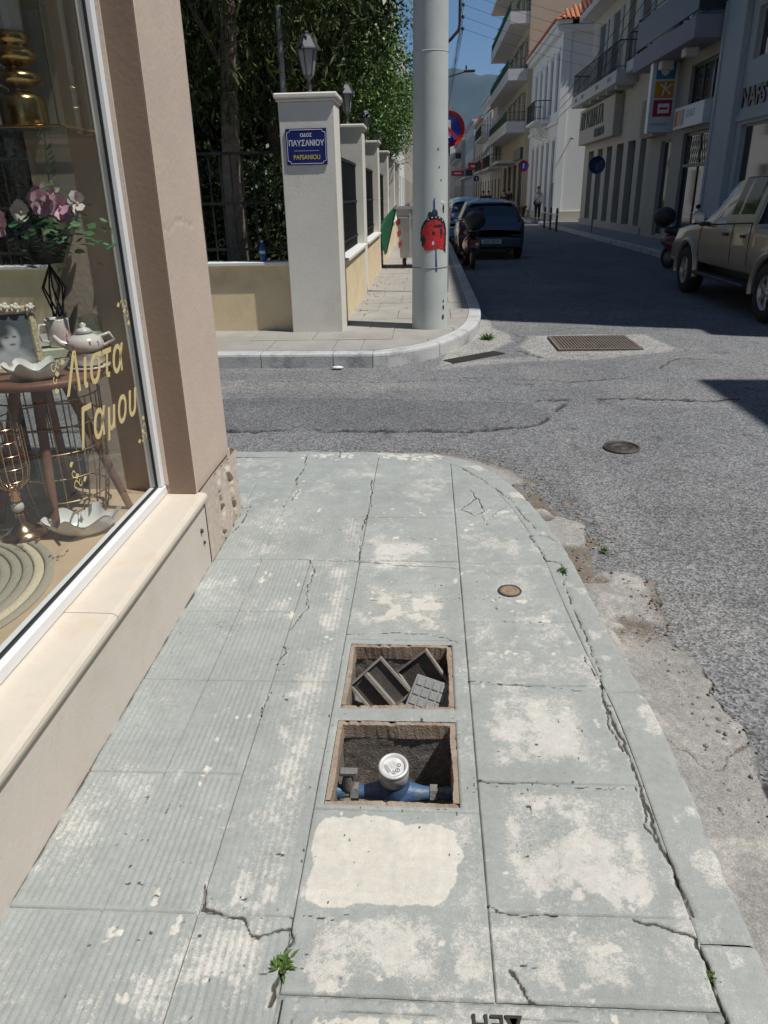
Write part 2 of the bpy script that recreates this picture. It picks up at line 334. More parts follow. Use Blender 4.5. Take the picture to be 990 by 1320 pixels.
CR = [  # cracks: half width, depth, points
 (.004,.012,[(-.545,1.29),(-.53,1.22),(-.47,1.205),(-.43,1.20),(-.405,1.165),(-.385,1.155),(-.35,1.175),(-.315,1.178),(-.305,1.14)]),
 (.003,.010,[(-.31,1.14),(-.315,1.08),(-.325,1.0)]),
 (.0035,.010,[(.598,2.95),(.585,2.75),(.60,2.45),(.605,2.2),(.585,2.02),(.60,1.85),(.607,1.66),(.598,1.5),(.612,1.33),(.62,1.24)]),
 (.0025,.008,[(.57,2.3),(.59,2.1),(.575,1.95),(.59,1.8)]),(.002,.006,[(.585,1.66),(.60,1.6),(.58,1.52),(.60,1.44),(.605,1.38)]),
 (.004,.012,[(.48,1.235),(.53,1.215),(.60,1.195),(.613,1.15),(.605,1.06),(.615,1.0)]),
 (.0025,.008,[(.18,1.10),(.20,1.06),(.225,1.03)]),(.002,.006,[(.20,1.115),(.25,1.11)]),(.0015,.005,[(-.22,1.2),(-.29,1.215)]),
 (.003,.009,[(.545,3.42),(.50,3.55),(.46,3.78),(.38,3.98),(.22,4.3)]),(.004,.012,[(.66,3.22),(.60,3.31),(.545,3.34),(.50,3.33)]),
 (.0025,.008,[(.50,3.32),(.53,3.15),(.545,3.06),(.60,3.02),(.61,2.9)]),(.0025,.008,[(.535,3.05),(.62,3.04)]),
 (.0025,.007,[(.24,3.95),(.27,3.82),(.18,3.66),(.25,3.58),(.30,3.62),(.28,3.82)]),(.002,.006,[(.30,3.45),(.285,3.62)]),(.002,.006,[(.34,3.56),(.42,3.70)]),
 (.0028,.008,[(-.79,4.55),(-.765,4.3),(-.785,4.1),(-.74,3.9),(-.76,3.78)]),(.0022,.006,[(-.33,4.1),(-.305,3.7),(-.33,3.4),(-.318,3.05)]),
 (.0018,.006,[(-.55,3.05),(-.50,2.92),(-.52,2.8),(-.49,2.62),(-.53,2.45)]),(.002,.006,[(-.54,2.35),(-.52,2.3),(-.545,2.22)]),(.002,.006,[(-.53,2.06),(-.545,2.0),(-.53,1.93)]),
 (.0016,.005,[(.14,2.135),(.3,2.12),(.52,2.10)]),(.0016,.005,[(.15,1.66),(.35,1.655),(.56,1.64)]),(.0016,.005,[(.15,1.25),(.22,1.235),(.3,1.24)]),
 (.002,.006,[(-.97,3.72),(-.96,3.5),(-.99,3.3)]),(.0016,.004,[(.30,2.53),(.38,2.52),(.45,2.53)]),
 (.0014,.004,[(-.31,2.42),(-.1,2.44),(.02,2.43),(.12,2.38)]),(.0025,.006,[(-.6,3.05),(-.35,3.04),(-.1,3.0),(.1,2.985),(.14,2.97)])]
def crackf(X, Y, grow=1.0):
    """returns (depth, mask)"""
    D = np.zeros_like(X); K = np.zeros_like(X); jx = (fbm(X, Y, 26, 91, 3)-.5)*.022; jy = (fbm(X, Y, 26, 77, 3)-.5)*.022
    x = X+jx; y = Y+jy
    for hw, dp, P in CR:
        P = np.array(P); lo = P.min(0)-.05; hi = P.max(0)+.05; s = (X > lo[0]) & (X < hi[0]) & (Y > lo[1]) & (Y < hi[1])
        if not s.any(): continue
        xs, ys = x[s], y[s]; dm = np.full(xs.shape, 9.)
        for a, b in zip(P[:-1], P[1:]):
            ab = b-a; t = np.clip(((xs-a[0])*ab[0]+(ys-a[1])*ab[1])/(ab@ab), 0, 1); dm = np.minimum(dm, np.hypot(xs-a[0]-t*ab[0], ys-a[1]-t*ab[1]))
        wv = hw*.85*(.25+1.5*fbm(xs, ys, 11, 33, 3)**1.3)*grow
        D[s] = np.maximum(D[s], dp*np.exp(-(dm/(wv*1.2))**2)); K[s] = np.maximum(K[s], np.exp(-(dm/(wv*1.25+.0006))**2))
    return D, K
def rr(X, Y, x0, x1, y0, y1, soft):   # soft rectangle, signed inside amount
    return sstep(0, soft, np.minimum(np.minimum(X-x0, x1-X), np.minimum(Y-y0, y1-Y)))
def wearf(X, Y):
    n1 = fbm(X, Y, 5, 11, 5); n2 = fbm(X, Y, 22, 23, 4); n3 = fbm(X, Y, 60, 29, 3)
    nn = .5*n1+.32*n2+.18*n3
    w = sstep(.46, .70, nn)*.58
    jx = X+(n1-.5)*.10+(n2-.5)*.05; jy = Y+(n2-.5)*.10+(n3-.5)*.04
    for x0, x1, y0, y1, a, sf in [(.165,.575,1.26,1.645,1.0,.05),(.165,.53,1.69,2.10,.75,.08),(.15,.30,2.15,2.62,.45,.06),(-.33,.11,2.42,2.88,.80,.10),(-.50,-.33,1.22,2.35,1.0,.06),(-.47,-.30,2.4,3.0,.8,.08),
                               (-.60,-.34,1.02,1.2,.85,.05),(-.66,-.50,.9,1.16,.6,.06),(-.30,.05,1.03,1.235,.85,.05),(.02,.50,1.05,1.24,.62,.05),(-.31,-.2,1.24,1.5,.5,.03),(.07,.14,1.1,1.55,.5,.03),(-.30,.06,2.9,3.3,.75,.10),(-.48,-.28,3.1,3.6,.6,.1),(.2,.52,2.6,2.95,.35,.1),(.2,.5,1.2,1.32,.4,.06),(-.62,-.52,3.2,3.6,.2,.1)]:
        w = np.maximum(w, rr(jx, jy, x0, x1, y0, y1, sf)*a*(.35+.95*sstep(.38, .62, nn)))
    w = w*(1-.7*rr(jx, jy, .26, .42, 1.42, 1.61, .07))
    _, kk = crackf(X, Y, 5.0); w = np.maximum(w, .55*kk*sstep(.42, .62, n2))
    jx2 = X+(n1-.5)*.045+(n2-.5)*.012; jy2 = Y+(n2-.5)*.03+(vnoise(X, Y, 7, 3)-.5)*.05
    jx3 = jx2+(fbm(X, Y, 9, 301, 3)-.5)*.07; jy3 = jy2+(fbm(X, Y, 9, 307, 3)-.5)*.06; pn_ = ((np.abs((jx3+.115)/.192))**4.5+(np.abs((jy3-1.375)/.132))**4.5)**(1/4.5); wh = 1-sstep(.94, 1.04, pn_+(n2-.5)*.14+(n3-.5)*.06)
    wh = np.maximum(wh, rr(jx, jy, -.26, .10, 2.47, 2.80, .10)*(.42+.55*sstep(.4, .6, n2)))
    ch = np.zeros_like(X)
    for x0, x1, y0, y1, t in [(-.24,-.06,1.035,1.10,.47),(-.82,.12,4.44,4.60,.52),(.45,.55,1.22,1.30,.56),(-.55,-.45,1.0,1.2,.58),(-.15,.10,1.02,1.06,.56),(-.31,-.15,1.11,1.2,.60),(-.75,-.70,3.8,4.0,.5),(-.62,-.54,1.55,1.62,.58)]:
        ch = np.maximum(ch, rr(jx, jy, x0, x1, y0, y1, .03)*sstep(t, t+.06, .3*n1+.35*n2+.35*n3))
    wh = np.maximum(wh, ch*.95)
    sp = sstep(.72, .78, fbm(X, Y, 26, 61, 3))*sstep(.5, .7, vnoise(X, Y, 5, 63)); wh = np.maximum(wh, sp*.7)
    return w, wh
def hbase(X, Y): return (fbm(X, Y, 3, 51, 3)-.5)*.006+(fbm(X, Y, 40, 55, 3)-.5)*.0022
def lin(a, b, st, extra=()):
    n = max(2, int(round((b-a)/st))+1); v = set(np.round(np.linspace(a, b, n), 5))|{round(e, 5) for e in extra if a <= e <= b}; v |= {round(a+.0035, 5), round(b-.0035, 5)}
    return np.array(sorted(v))
pav = MB(); 
HOLES = [(-.285, .092, 1.562, 1.922), (-.285, .092, 1.985, 2.365)]
pav_pts = [(-6.4, 3.62), (-.99, 3.62), (-.99, .2)]
def pav_base():
    xs = np.array([-1.06, HOLES[0][0]-.002, HOLES[0][1]+.002, .66]); ys = np.array([.2, HOLES[0][2]-.002, HOLES[0][3]+.002, HOLES[1][2]-.002, HOLES[1][3]+.002, 3.0])
    X, Y = np.meshgrid(xs, ys); mk = np.ones((len(ys)-1, len(xs)-1), bool); mk[1,1] = mk[3,1] = False
    return grid_mesh('pavement', np.stack([X, Y, np.full_like(X, -.0125)], -1), mk, smooth=False)
PJ = ground_mat('joint_filler', (.285, .30, .285), [], [(14, .3), (60, .3)], bump=.5)
pave = tag(link('pavement', pav_base(), PJ), kind='structure')
b2 = MB(); b2.quad((-6.5, 3.0, -.0127), (.2, 3.0, -.0127), (.2, 4.52, -.0127), (-6.5, 4.52, -.0127)); b2.add([(.2, 3.0, -.0127), (.60, 3.0, -.0127), (.55, 3.5, -.0127), (.44, 3.95, -.0127), (.30, 4.3, -.0127), (.2, 4.4, -.0127)], [(0,1,2,3,4,5)]); ob('bedding', b2, PJ, pave)
def slab(x0, x1, y0, y1, ribs=0, seed=0, st=.005, clip=False, hole=None, mat=PAINT, gap=.0004, name='paving_slab', tilt=.0012, ribx=.0185):
    r = random.Random(seed*13+5); g2 = gap
    ys = lin(y0+g2, y1-g2, st, [h for q in (hole or []) for h in q[2:4]]); xs = lin(x0+g2, x1-g2, st, [h for q in (hole or []) for h in q[0:2]])
    X, Y = np.meshgrid(xs, ys)
    if clip:
        xe = np.minimum(x1+9, xin(Y))+.0005; X = x0+g2+(X-x0-g2)/(x1-g2-x0-g2)*(xe-x0-g2); X = np.maximum(X, x0+g2)
    ex = np.minimum(X-X[:, :1], X[:, -1:]-X); ey = np.minimum(Y-Y[:1], Y[-1:]-Y); e = np.minimum(ex, ey)
    Z = hbase(X, Y)+r.uniform(-tilt, tilt)*(X-X.mean())/.2+r.uniform(-tilt, tilt)*(Y-Y.mean())/.2
    Z -= .0035*np.exp(-np.maximum(e, 0)/.0022)*(.3+1.2*fbm(X, Y, 14, 8, 2)); Z[0] -= .006; Z[-1] -= .006; Z[:, 0] -= .006; Z[:, -1] -= .001 if clip else .006
    D, K = crackf(X, Y); W, WH = wearf(X, Y); dirt = K*1.15+.5*np.exp(-np.maximum(e, 0)/.0020)*sstep(.50, .70, fbm(X, Y, 5, 14, 3))
    if ribs:
        fade = ribs*sstep(.30, .5, fbm(X, Y, 4, 71, 3)+.12) * sstep(.004, .02, e)
        ph = (X-x0)/ribx*2*np.pi; rb = sstep(-.25, .6, np.sin(ph)); Z += fade*(.0034*rb-.0014); W = W*(.6+.55*rb)
    Z -= D
    spk = sstep(.83, .87, fbm(X, Y, 60, 5, 2))*sstep(.5, .7, vnoise(X, Y, 4, 6)); dirt = np.maximum(dirt, spk*.8)
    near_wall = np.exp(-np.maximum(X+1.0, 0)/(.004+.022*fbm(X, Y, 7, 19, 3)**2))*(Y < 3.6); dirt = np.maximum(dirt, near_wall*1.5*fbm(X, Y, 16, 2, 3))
    mk = None
    if hole:
        cx = (X[:-1,:-1]+X[1:,1:])/2; cy = (Y[:-1,:-1]+Y[1:,1:])/2; mk = np.ones(cx.shape, bool)
        for q in hole:
            mk &= ~((cx > q[0]) & (cx < q[1]) & (cy > q[2]) & (cy < q[3]))
            d = np.maximum(np.maximum(q[0]-X, X-q[1]), np.maximum(q[2]-Y, Y-q[3]))
            Z = np.where((d >= -1e-6) & (d < .004), Z-.005, Z)
            W = np.where((d >= -.001) & (d < .02+.02*fbm(X, Y, 12, 9, 2)), np.minimum(W, .25), W); WH = np.where((d > -.001) & (d < .02), 0, WH)
    return link(name, grid_mesh(name, np.stack([X, Y, Z], -1), mk, dict(wear=W, white=WH, dirt=dirt)), mat, pave)
RY = [.755, 1.21, 1.665, 2.12, 2.585, 3.05]
k = 0
for i in range(5):
    st = .0045 if i < 3 else .0056
    slab(-1.01, -.77, RY[i], RY[i+1], 1, k, st); slab(-.77, -.54, RY[i], RY[i+1], 1, k+1, st); k += 2
for a, b in ((.755, 1.21), (1.21, 2.12), (2.12, 3.05)): slab(-.54, -.312, a, b, .35 if a > 1 else .9, k, .0048); k += 1
slab(-.312, .145, 1.03, 1.54, 0, 40, .0048); slab(-.312, .145, 1.54, 2.39, 0, 41, .0048, hole=HOLES, tilt=.0003); slab(-.312, .145, 2.39, 3.04, 0, 42, .0055)
for a, b in ((1.03, 1.24), (1.24, 1.66), (1.66, 2.12), (2.12, 2.53), (2.53, 3.02)): slab(.145, .6, a, b, 0, k, .005, clip=True); k += 1
for a, b in ((3.05, 3.55), (3.55, 4.04), (4.04, 4.51)):
    y1 = b
    slab(-.78, -.316, a+.001, b, .5 if a < 3.1 else 0, k, .0065); slab(-.316, .145, a-.004 if a < 3.1 else a, b, 0, k+1, .0065); k += 2
    if a < 3.1: slab(-1.01, -.78, a, b, .8, k, .0065); slab(.145, .6, 3.02, b, 0, k+1, .0065, clip=True)
    elif a < 4: slab(-1.01, -.78, a, b, .3, k, .0065); slab(.145, .6, a, b, 0, k+1, .0065, clip=True)
    else: slab(-1.24, -.78, a, b, 0, k, .0065); slab(.145, .6, a, 4.40, 0, k+1, .0065, clip=True)
    k += 2
slab(-1.48, -1.01, 3.70, 4.04, 0, 88, .01); slab(-1.7, -1.24, 4.04, 4.51, 0, 89, .01)
for i in range(10): slab(-2.16-.46*i, -1.7-.46*i, 4.04, 4.51, 0, 90+i, .03); slab(-1.94-.46*i, -1.48-.46*i, 3.62, 4.04, 0, 120+i, .03)
# kerb stones along the curve
def kerb(s0, s1, seed):
    n = max(8, int((s1-s0)/.007)); ss = np.linspace(s0+.002, s1-.002, n)
    vv = np.concatenate([[0, .003], np.linspace(.009, KW-.02, 15), np.linspace(KW-.014, KW, 5)]); zz = np.zeros_like(vv); m = vv > KW-.016; zz[m] = -.012*((vv[m]-KW+.016)/.016)**2
    vv = np.concatenate([vv, [KW+.001, KW+.004]]); zz = np.concatenate([zz, [-.05, -.12]])
    S, V = np.meshgrid(ss, vv, indexing='ij'); Z = np.tile(zz, (n, 1)); p = kpt(S); nn = knorm(S)
    P = p+nn*(KW-V)[..., None]; X, Y = P[..., 0], P[..., 1]
    e = np.minimum(S-s0, s1-S); Z = Z+hbase(X, Y)+.001-.004*np.exp(-np.maximum(e-.002, 0)/.003)-.001*np.exp(-V/.0025)
    chip = sstep(.55, .75, fbm(X, Y, 11, 31, 3))*sstep(KW-.03, KW, V); Z -= chip*.012
    D, K = crackf(X, Y); Z -= D; W, WH = wearf(X, Y); Z[0] -= .006; Z[-1] -= .006; Z[:, 0] -= .0015
    dirt = K+.22*np.exp(-V/.003)*sstep(.5, .65, fbm(X, Y, 8, 4, 3))
    W = W*.55+.5*sstep(KW-.012, KW, V)*sstep(.45, .6, fbm(X, Y, 14, 6, 3)); W = np.maximum(W, .6*sstep(.60, .68, fbm(X, Y, 7, 81, 3))*(V > .05))
    link('kerb_stone', grid_mesh('kerb_stone', np.stack([X, Y, Z], -1), None, dict(wear=W, white=WH*.8, dirt=dirt)), PAINT, pave)
cuts = [.1, .98, 1.9, 2.62, 2.98, 3.42, 3.98, 4.5, 5.2, 6.2, 7.2, 8.4, 9.6, sl[-1]-.05]
for i in range(len(cuts)-1): kerb(cuts[i], cuts[i+1], i)
# gutter: broken concrete strip between kerb and tarmac
def gutter():
    s = np.linspace(.1, 6.3, 760); v = np.linspace(-.03, .50, 88); S, V = np.meshgrid(s, v, indexing='ij'); P = kpt(S)-knorm(S)*V[..., None]; X, Y = P[..., 0], P[..., 1]
    wd = np.interp(s, [0, 1.2, 1.9, 2.3, 2.8, 3.2, 3.7, 4.1, 4.4, 4.9, 5.4, 6.3], [.22, .24, .27, .30, .31, .30, .26, .20, .20, .10, .06, .05])[:, None]
    n1 = fbm(X, Y, 4, 61, 4); n2 = fbm(X, Y, 16, 67, 4); n3 = fbm(X, Y, 50, 69, 3)
    ed = V-wd-(n1-.5)*.13-(n2-.5)*.05
    Z = -.040-.03*np.clip(V/.3, 0, 1)+(n1-.5)*.02+(n2-.5)*.012+(n3-.5)*.006
    plates = sstep(.46, .54, fbm(X, Y, 3.2, 131, 3)); broke = sstep(2.0, 2.5, S)*(1-sstep(5.6, 6.0, S)); Z -= broke*(1-plates)*.022
    Z -= .006*np.exp(-(np.abs(Y-1.86-.06*np.sin(X*20)-(n2-.5)*.08)/.006)**2)
    Z = np.where(ed > 0, Z-.055*sstep(0, .05, ed), Z)
    tar = sstep(-.03, .03, ed)*.9; dirt = np.maximum(broke*(1-plates)*(.35+n2*.8), sstep(-.12, 0, ed)*(.25+.8*n2)*(.35+.65*broke)); dirt = np.maximum(dirt, .85*np.exp(-(np.abs(Y-1.86-.06*np.sin(X*20)-(n2-.5)*.08)/.008)**2))
    dirt = np.maximum(dirt, np.exp(-np.maximum(V, 0)/.02)*.55*(.4+n1)); W = sstep(.5, .7, .5*n1+.5*n2)*.7
    Z = np.where(S > 5.9, Z-.03*sstep(5.9, 6.2, S), Z)
    return grid_mesh('gutter', np.stack([X, Y, Z], -1), None, dict(wear=W, dirt=dirt, tar=tar, edge=.85*np.exp(-((ed-.012)/.016)**2)*sstep(.42, .6, fbm(X, Y, 6, 15, 3))))
gut = tag(link('gutter', gutter(), GUT), kind='structure')
# loose stones in the gutter
gs = MB(); rs = random.Random(4)
for i in range(1100):
    s = rs.uniform(1.2, 5.2); p = kpt(np.array([s]))[0]-knorm(np.array([s]))[0]*rs.uniform(.03, .33); r = rs.choice([.002, .002, .003, .003, .004, .005, .008]); k0 = len(gs.v)
    gs.ball((p[0], p[1], -.058+rs.uniform(-.006, .008)), r, 5, 3, (rs.uniform(.7, 1.4), rs.uniform(.7, 1.4), .7))
tag(ob('gravel', gs, M('gutter_gravel', (.24, .21, .18), .9, .5, 40, .2)), 'loose gravel lying in the broken gutter', 'gravel', kind='stuff')
# ---- power company cover at the bottom edge of the pavement, letters upside down
cv = thing('utility_cover', 'painted pavement cover with raised letters and a row of notches along its edge', 'cover', (.14, .70, 0))
def cover():
    xs = lin(-.303, .572, .005); ys = lin(.40, 1.022, .005); X, Y = np.meshgrid(xs, ys); e = np.minimum(np.minimum(X+.303, .572-X), np.minimum(Y-.40, 1.022-Y))
    Z = .003+hbase(X, Y)*.6-.009*np.exp(-np.maximum(e, 0)/.0025); Z -= .004*np.exp(-((e-.028)/.003)**2)
    Z -= .005*((np.sin(X*110) > .93) & (np.abs(1.012-Y) < .005)); Z[0] -= .02; Z[-1] -= .02; Z[:, 0] -= .02; Z[:, -1] -= .02
    n2 = fbm(X, Y, 18, 3, 4); n3 = fbm(X, Y, 60, 5, 3); W, WH = wearf(X, Y); WH = np.maximum(WH, sstep(.50, .56, .5*n2+.5*n3)*rr(X, Y, -.24, .5, .9, .992, .02)*.95)
    dirt = .9*np.exp(-((e-.028)/.003)**2)*sstep(.35, .6, n2)+.7*np.exp(-np.maximum(e, 0)/.003)*sstep(.4, .6, n2)
    return grid_mesh('plate', np.stack([X-.14, Y-.70, Z], -1), None, dict(wear=W, white=WH, dirt=dirt))
link('plate', cover(), PAINT, cv)
text('lettering', 'ΔΕΗ', .052, DARK, cv, Matrix.Translation((.055, .296, .004)) @ Matrix.Rotation(math.pi, 4, 'Z'), .002, bold=.001)
# small round lid in the slab
sl_ = thing('valve_lid', 'small round rusty valve lid set in the painted paving beside the meter pits', 'lid', (.348, 2.77, .001))
ob('rim', MB().torus((0,0,.001), .046, .0045, 'z', 28, 6), IRON, sl_); 
d = MB(); d.lathe([(0, .003), (.012, .0045), (.016, .002), (.028, .003), (.03, .0045), (.034, .002), (.044, .002), (.044, -.006)], n=28); ob('disc', d, M('rusty_lid', (.26, .19, .13), .8, .3, 30, .4, 200), sl_)
# manhole in the road
mh = thing('manhole_cover', 'round black iron manhole cover sunk in the asphalt', 'manhole', (1.325, 4.915, RZ+.004))
ob('frame', MB().torus((0,0,.004), .112, .012, 'z', 36, 6), IRON, mh); d = MB(); d.lathe([(0, .008), (.03, .010), (.034, .004), (.06, .004), (.064, .010), (.085, .010), (.089, .004), (.104, .004), (.104, -.02)], n=36)
for i in range(10):
    a = i*math.pi/5; d.box((.066, -.006, .005), (.084, .006, .012)); d.v[-8:] = [(x*math.cos(a)-y*math.sin(a), x*math.sin(a)+y*math.cos(a), z) for x, y, z in d.v[-8:]]
ob('lid', d, IRON, mh)
# drain grate in the road with its bars
gr = thing('drain_grate', 'rectangular rusty iron drain grate set in a concrete collar in the road', 'grate', (1.9, 8.72, RZ+.016))
RUST = M('rusty_iron', (.15, .125, .105), .85, .3, 12, .4, 120, c2=(.22, .13, .07), c2amt=.6, c2scale=6)
f = MB()
for a, b in (((-.46,-.42),(.46,-.385)), ((-.46,.385),(.46,.42)), ((-.46,-.385),(-.425,.385)), ((.425,-.385),(.46,.385))): f.box((*a, -.02), (*b, .012))
ob('frame', f, RUST, gr); pit = MB(); pit.box((-.45, -.41, -.03), (.45, .41, -.010)); ob('pit', pit, DARK, gr)  # pit is a shallow slab, its dark colour stands for shade below the bars
bar = MB().box((-.009, -.385, -.014), (.009, .385, .010), .003).mesh('bar'); bar.materials.append(RUST)
for i in range(24): link('bar', bar, RUST, gr, (-.405+i*.0352, 0, 0))
cb = MB().box((-.425, -.008, -.012), (.425, .008, .007)).mesh('cross_bar'); cb.materials.append(RUST)
for i in range(9): link('cross_bar', cb, RUST, gr, (0, -.34+i*.085, 0))
# ---- meter pits
CONC = ground_mat('pit_concrete', (.23, .205, .18), [], [(45, .3), (180, .3)], bump=.9, bscale=120, dist=.008); RIM = M('rusty_rim', (.33, .26, .20), .9, .25, 12, .5, 160, c2=(.20, .11, .06), c2amt=.75, c2scale=9)
def pit_obj(q, depth, label):
    x0, x1, y0, y1 = q; cx, cy = (x0+x1)/2, (y0+y1)/2; t = thing('meter_pit', label, 'meter pit', (cx, cy, -depth)); hx, hy = (x1-x0)/2, (y1-y0)/2
    def wall(a, b):
        a = Vector(a); b = Vector(b); n = 50; u = np.linspace(0, 1, n); v = np.linspace(0, depth-.03, 34); U, V = np.meshgrid(u, v); nx = (b-a).normalized(); nn = Vector((nx.y, -nx.x))
        of = (fbm(U*9+hx*40, V*25+a.x*30, 1.1, 7, 4)-.35)*.007*sstep(0, .03, depth-V); P = np.stack([a.x+(b.x-a.x)*U+nn.x*of, a.y+(b.y-a.y)*U+nn.y*of, V], -1); return grid_mesh('side_wall', P)
    c = [(-hx+.015,-hy+.015), (hx-.015,-hy+.015), (hx-.015,hy-.015), (-hx+.015,hy-.015)]
    for i in range(4): link('side_wall', wall(c[i], c[(i+1) % 4]), CONC, t)
    fl = np.linspace(-1, 1, 44); X, Y = np.meshgrid(fl*hx, fl*hy); Z = fbm(X+cx, Y+cy, 14, 3, 4)*.035-.005; link('floor', grid_mesh('floor', np.stack([X, Y, Z], -1)), CONC, t)
    r = MB(); w = .017; zt = depth-.007; zl = depth-.06
    for a, b in (((-hx+.001,-hy+.001),(hx-.001,-hy+w)), ((-hx+.001,hy-w),(hx-.001,hy-.001)), ((-hx+.001,-hy+w),(-hx+w,hy-w)), ((hx-w,-hy+w),(hx-.001,hy-w))): 
        lx, ly = b[0]-a[0], b[1]-a[1]; nn_ = 40; rb0 = random.Random(int((a[0]+a[1]*3+cx+cy*7)*1e4)); m = MB(); rows_ = []
        for i in range(nn_+1):
            u = i/nn_; j1, j2, j3 = (rb0.uniform(-.0012, .0012) for _ in range(3)); j2 += .0025*math.sin(u*9+a[0]*40); j3 += .0025*math.sin(u*7+1+a[1]*50); j1 -= .007*(rb0.random() < .07)
            if lx > ly: cs_ = [(a[0]+lx*u, a[1]+(.0 if a[1] < 0 else j2), zl), (a[0]+lx*u, b[1]+(j2 if a[1] < 0 else 0), zl), (a[0]+lx*u, b[1]+(j3 if a[1] < 0 else 0), zt+j1), (a[0]+lx*u, a[1]+(0 if a[1] < 0 else j3), zt+j1*.6)]
            else: cs_ = [(a[0]+(0 if a[0] < 0 else j2), a[1]+ly*u, zl), (b[0]+(j2 if a[0] < 0 else 0), a[1]+ly*u, zl), (b[0]+(j3 if a[0] < 0 else 0), a[1]+ly*u, zt+j1), (a[0]+(0 if a[0] < 0 else j3), a[1]+ly*u, zt+j1*.6)]
            rows_ += cs_
        m.add(rows_, [(4*i+k_, 4*i+(k_+1) % 4, 4*i+4+(k_+1) % 4, 4*i+4+k_) for i in range(nn_) for k_ in range(4)]); ob('rim', m, RIM, t)
    return t
p1 = pit_obj(HOLES[0], .27, 'open square pit holding the water meter, rusty rim'); p2 = pit_obj(HOLES[1], .21, 'open square pit filled with loose cover plates')
# water meter
BLUE = M('blue_enamel', (.05, .115, .225), .45, .35, 30, .2, 150, c2=(.20, .19, .17), c2amt=.6, c2scale=25); GREY = M('galvanised_dirty', (.22, .215, .20), .6, .3, 30, .3, 150, metallic=.3); STEEL = M('meter_head', (.62, .62, .60), .4, .12, 30, .1, 100, metallic=.25)
wm = thing('water_meter', 'water meter with grey round head and blue body on pipes in the open pit', 'water meter', (-.098, 1.735, -.185))
b = MB(); b.lathe([(.020,-.115),(.022,-.09),(.030,-.06),(.044,-.025),(.046,.0),(.044,.025),(.030,.06),(.022,.09),(.020,.115)], (0,0,.062), 20, 'x'); b.lathe([(.0,0),(.035,.0),(.046,.015),(.048,.05),(.045,.085)], (0,0,.035), 24); ob('body', b, BLUE, wm)
h = MB(); h.lathe([(.042,0),(.045,.004),(.045,.046),(.0435,.05),(.045,.052),(.045,.058),(.042,.061),(.036,.061),(.034,.050),(.0,.050)], n=32)
Th = Matrix.Translation((0,-.004,.125)) @ Matrix.Rotation(math.radians(14), 4, 'X'); h.xf(Th); hd = ob('head', h, STEEL, wm)
di = MB().lathe([(.0335,.0512),(0,.0512)], n=28); di.xf(Th); ob('dial', di, M('meter_dial', (.60, .60, .58), .3, .3, 70, .05, c2=(.28, .27, .26), c2amt=.8, c2scale=45), hd); 
for x_, y_, r_ in ((.012,-.010,.007), (.016,.008,.006), (.0,-.018,.0055)):
    gd = MB().lathe([(r_,.0518),(r_*.75,.0518)], (x_,y_,0), 16); gd.box((x_-.0006,y_-r_*.6,.0516), (x_+.0006,y_+r_*.4,.0522)); gd.xf(Th); ob('dial_ring', gd, DARK, hd)
w_ = MB().box((-.023,-.010,.0515), (-.013,.018,.053)); w_.xf(Th @ Matrix.Rotation(.5, 4, 'Z')); ob('counter', w_, M('counter_grey', (.33, .33, .34), .3), hd)
for sx in (-1, 1):
    c = MB(); c.lathe([(.0,.0),(.027,.0),(.027,.024),(.019,.026),(.018,.062)], n=6, axis='x', smooth=False); c.xf(Matrix.Rotation(0 if sx > 0 else math.pi, 4, 'Z')); c.xf(Matrix.Translation((sx*.108, 0, .062))); ob('coupling', c, GREY, wm)
    v = MB(); v.lathe([(.018,0),(.021,.0),(.021,.035)], n=12, axis='x'); v.xf(Matrix.Rotation(0 if sx > 0 else math.pi, 4, 'Z')); v.xf(Matrix.Translation((sx*.15, 0, .062))); ob('pipe_end', v, BLUE, wm)
va = MB(); va.lathe([(.018,0),(.02,.02),(.016,.04),(.016,.055)], (-.14,.0,.075), 10); va.box((-.165,-.012,.128), (-.11,.014,.146), .004); ob('stop_valve', va, GREY, wm)
rb_ = random.Random(9)
for i, (x, y, sx, sy, a) in enumerate([(-.18, 1.60, .05, .03, .3), (-.02, 1.60, .06, .03, -.2), (.03, 1.615, .05, .03, .5), (-.12, 1.605, .04, .03, .1), (-.22, 1.63, .035, .03, .9)]):
    q = MB().box((-sx, -sy, 0), (sx, sy, .05), .012); o = ob('rubble_block', q, CONC, None, (x, y, -.245), a); tag(o, 'broken lump of concrete on the pit floor below the water meter', 'rubble', 'rubble on the floor of the meter pit')
# loose cover plates in the other pit
PL = M('plate_dark', (.075, .072, .068), .7, .25, 14, .3, 120, c2=(.17, .11, .07), c2amt=.5, c2scale=9); PG = M('plate_grey', (.235, .245, .235), .65, .15, 12, .25, 150)
def plate(name, label, sx, sy, th, loc, rot, mat, ribs=True, edge=PL):
    t = thing(name, label, 'cover plate', loc); t.rotation_euler = rot
    ob('panel', MB().box((-sx,-sy,0), (sx,sy,th*.5), .002), mat, t)
    e = MB(); e.box((-sx,-sy,th*.5), (-sx+.008,sy,th*1.6)); e.box((sx-.008,-sy,th*.5), (sx,sy,th*1.6)); e.box((-sx+.008,-sy,th*.5), (sx-.008,-sy+.008,th*1.6)); e.box((-sx+.008,sy-.008,th*.5), (sx-.008,sy,th*1.6)); ob('edge_rim', e, edge, t)
    return t
PE = M('plate_edge', (.27, .245, .215), .7, .2, 14, .3)
R_ = math.radians
ta = plate('cover_plate', 'dark cover plate leaning steeply on its corner inside the pit, showing its ribbed underside', .082, .085, .012, (-.165, 2.20, -.083), (R_(62), R_(-43), R_(10)), PL, edge=PE); ob('rib', MB().box((-.006,-.075,.006), (.006,.075,.03)), PE, ta)
tb = plate('cover_plate', 'dark cover plate wedged upright behind the chequered plate', .08, .085, .012, (-.005, 2.27, -.090), (R_(66), R_(-45), R_(-8)), PL, edge=PE)
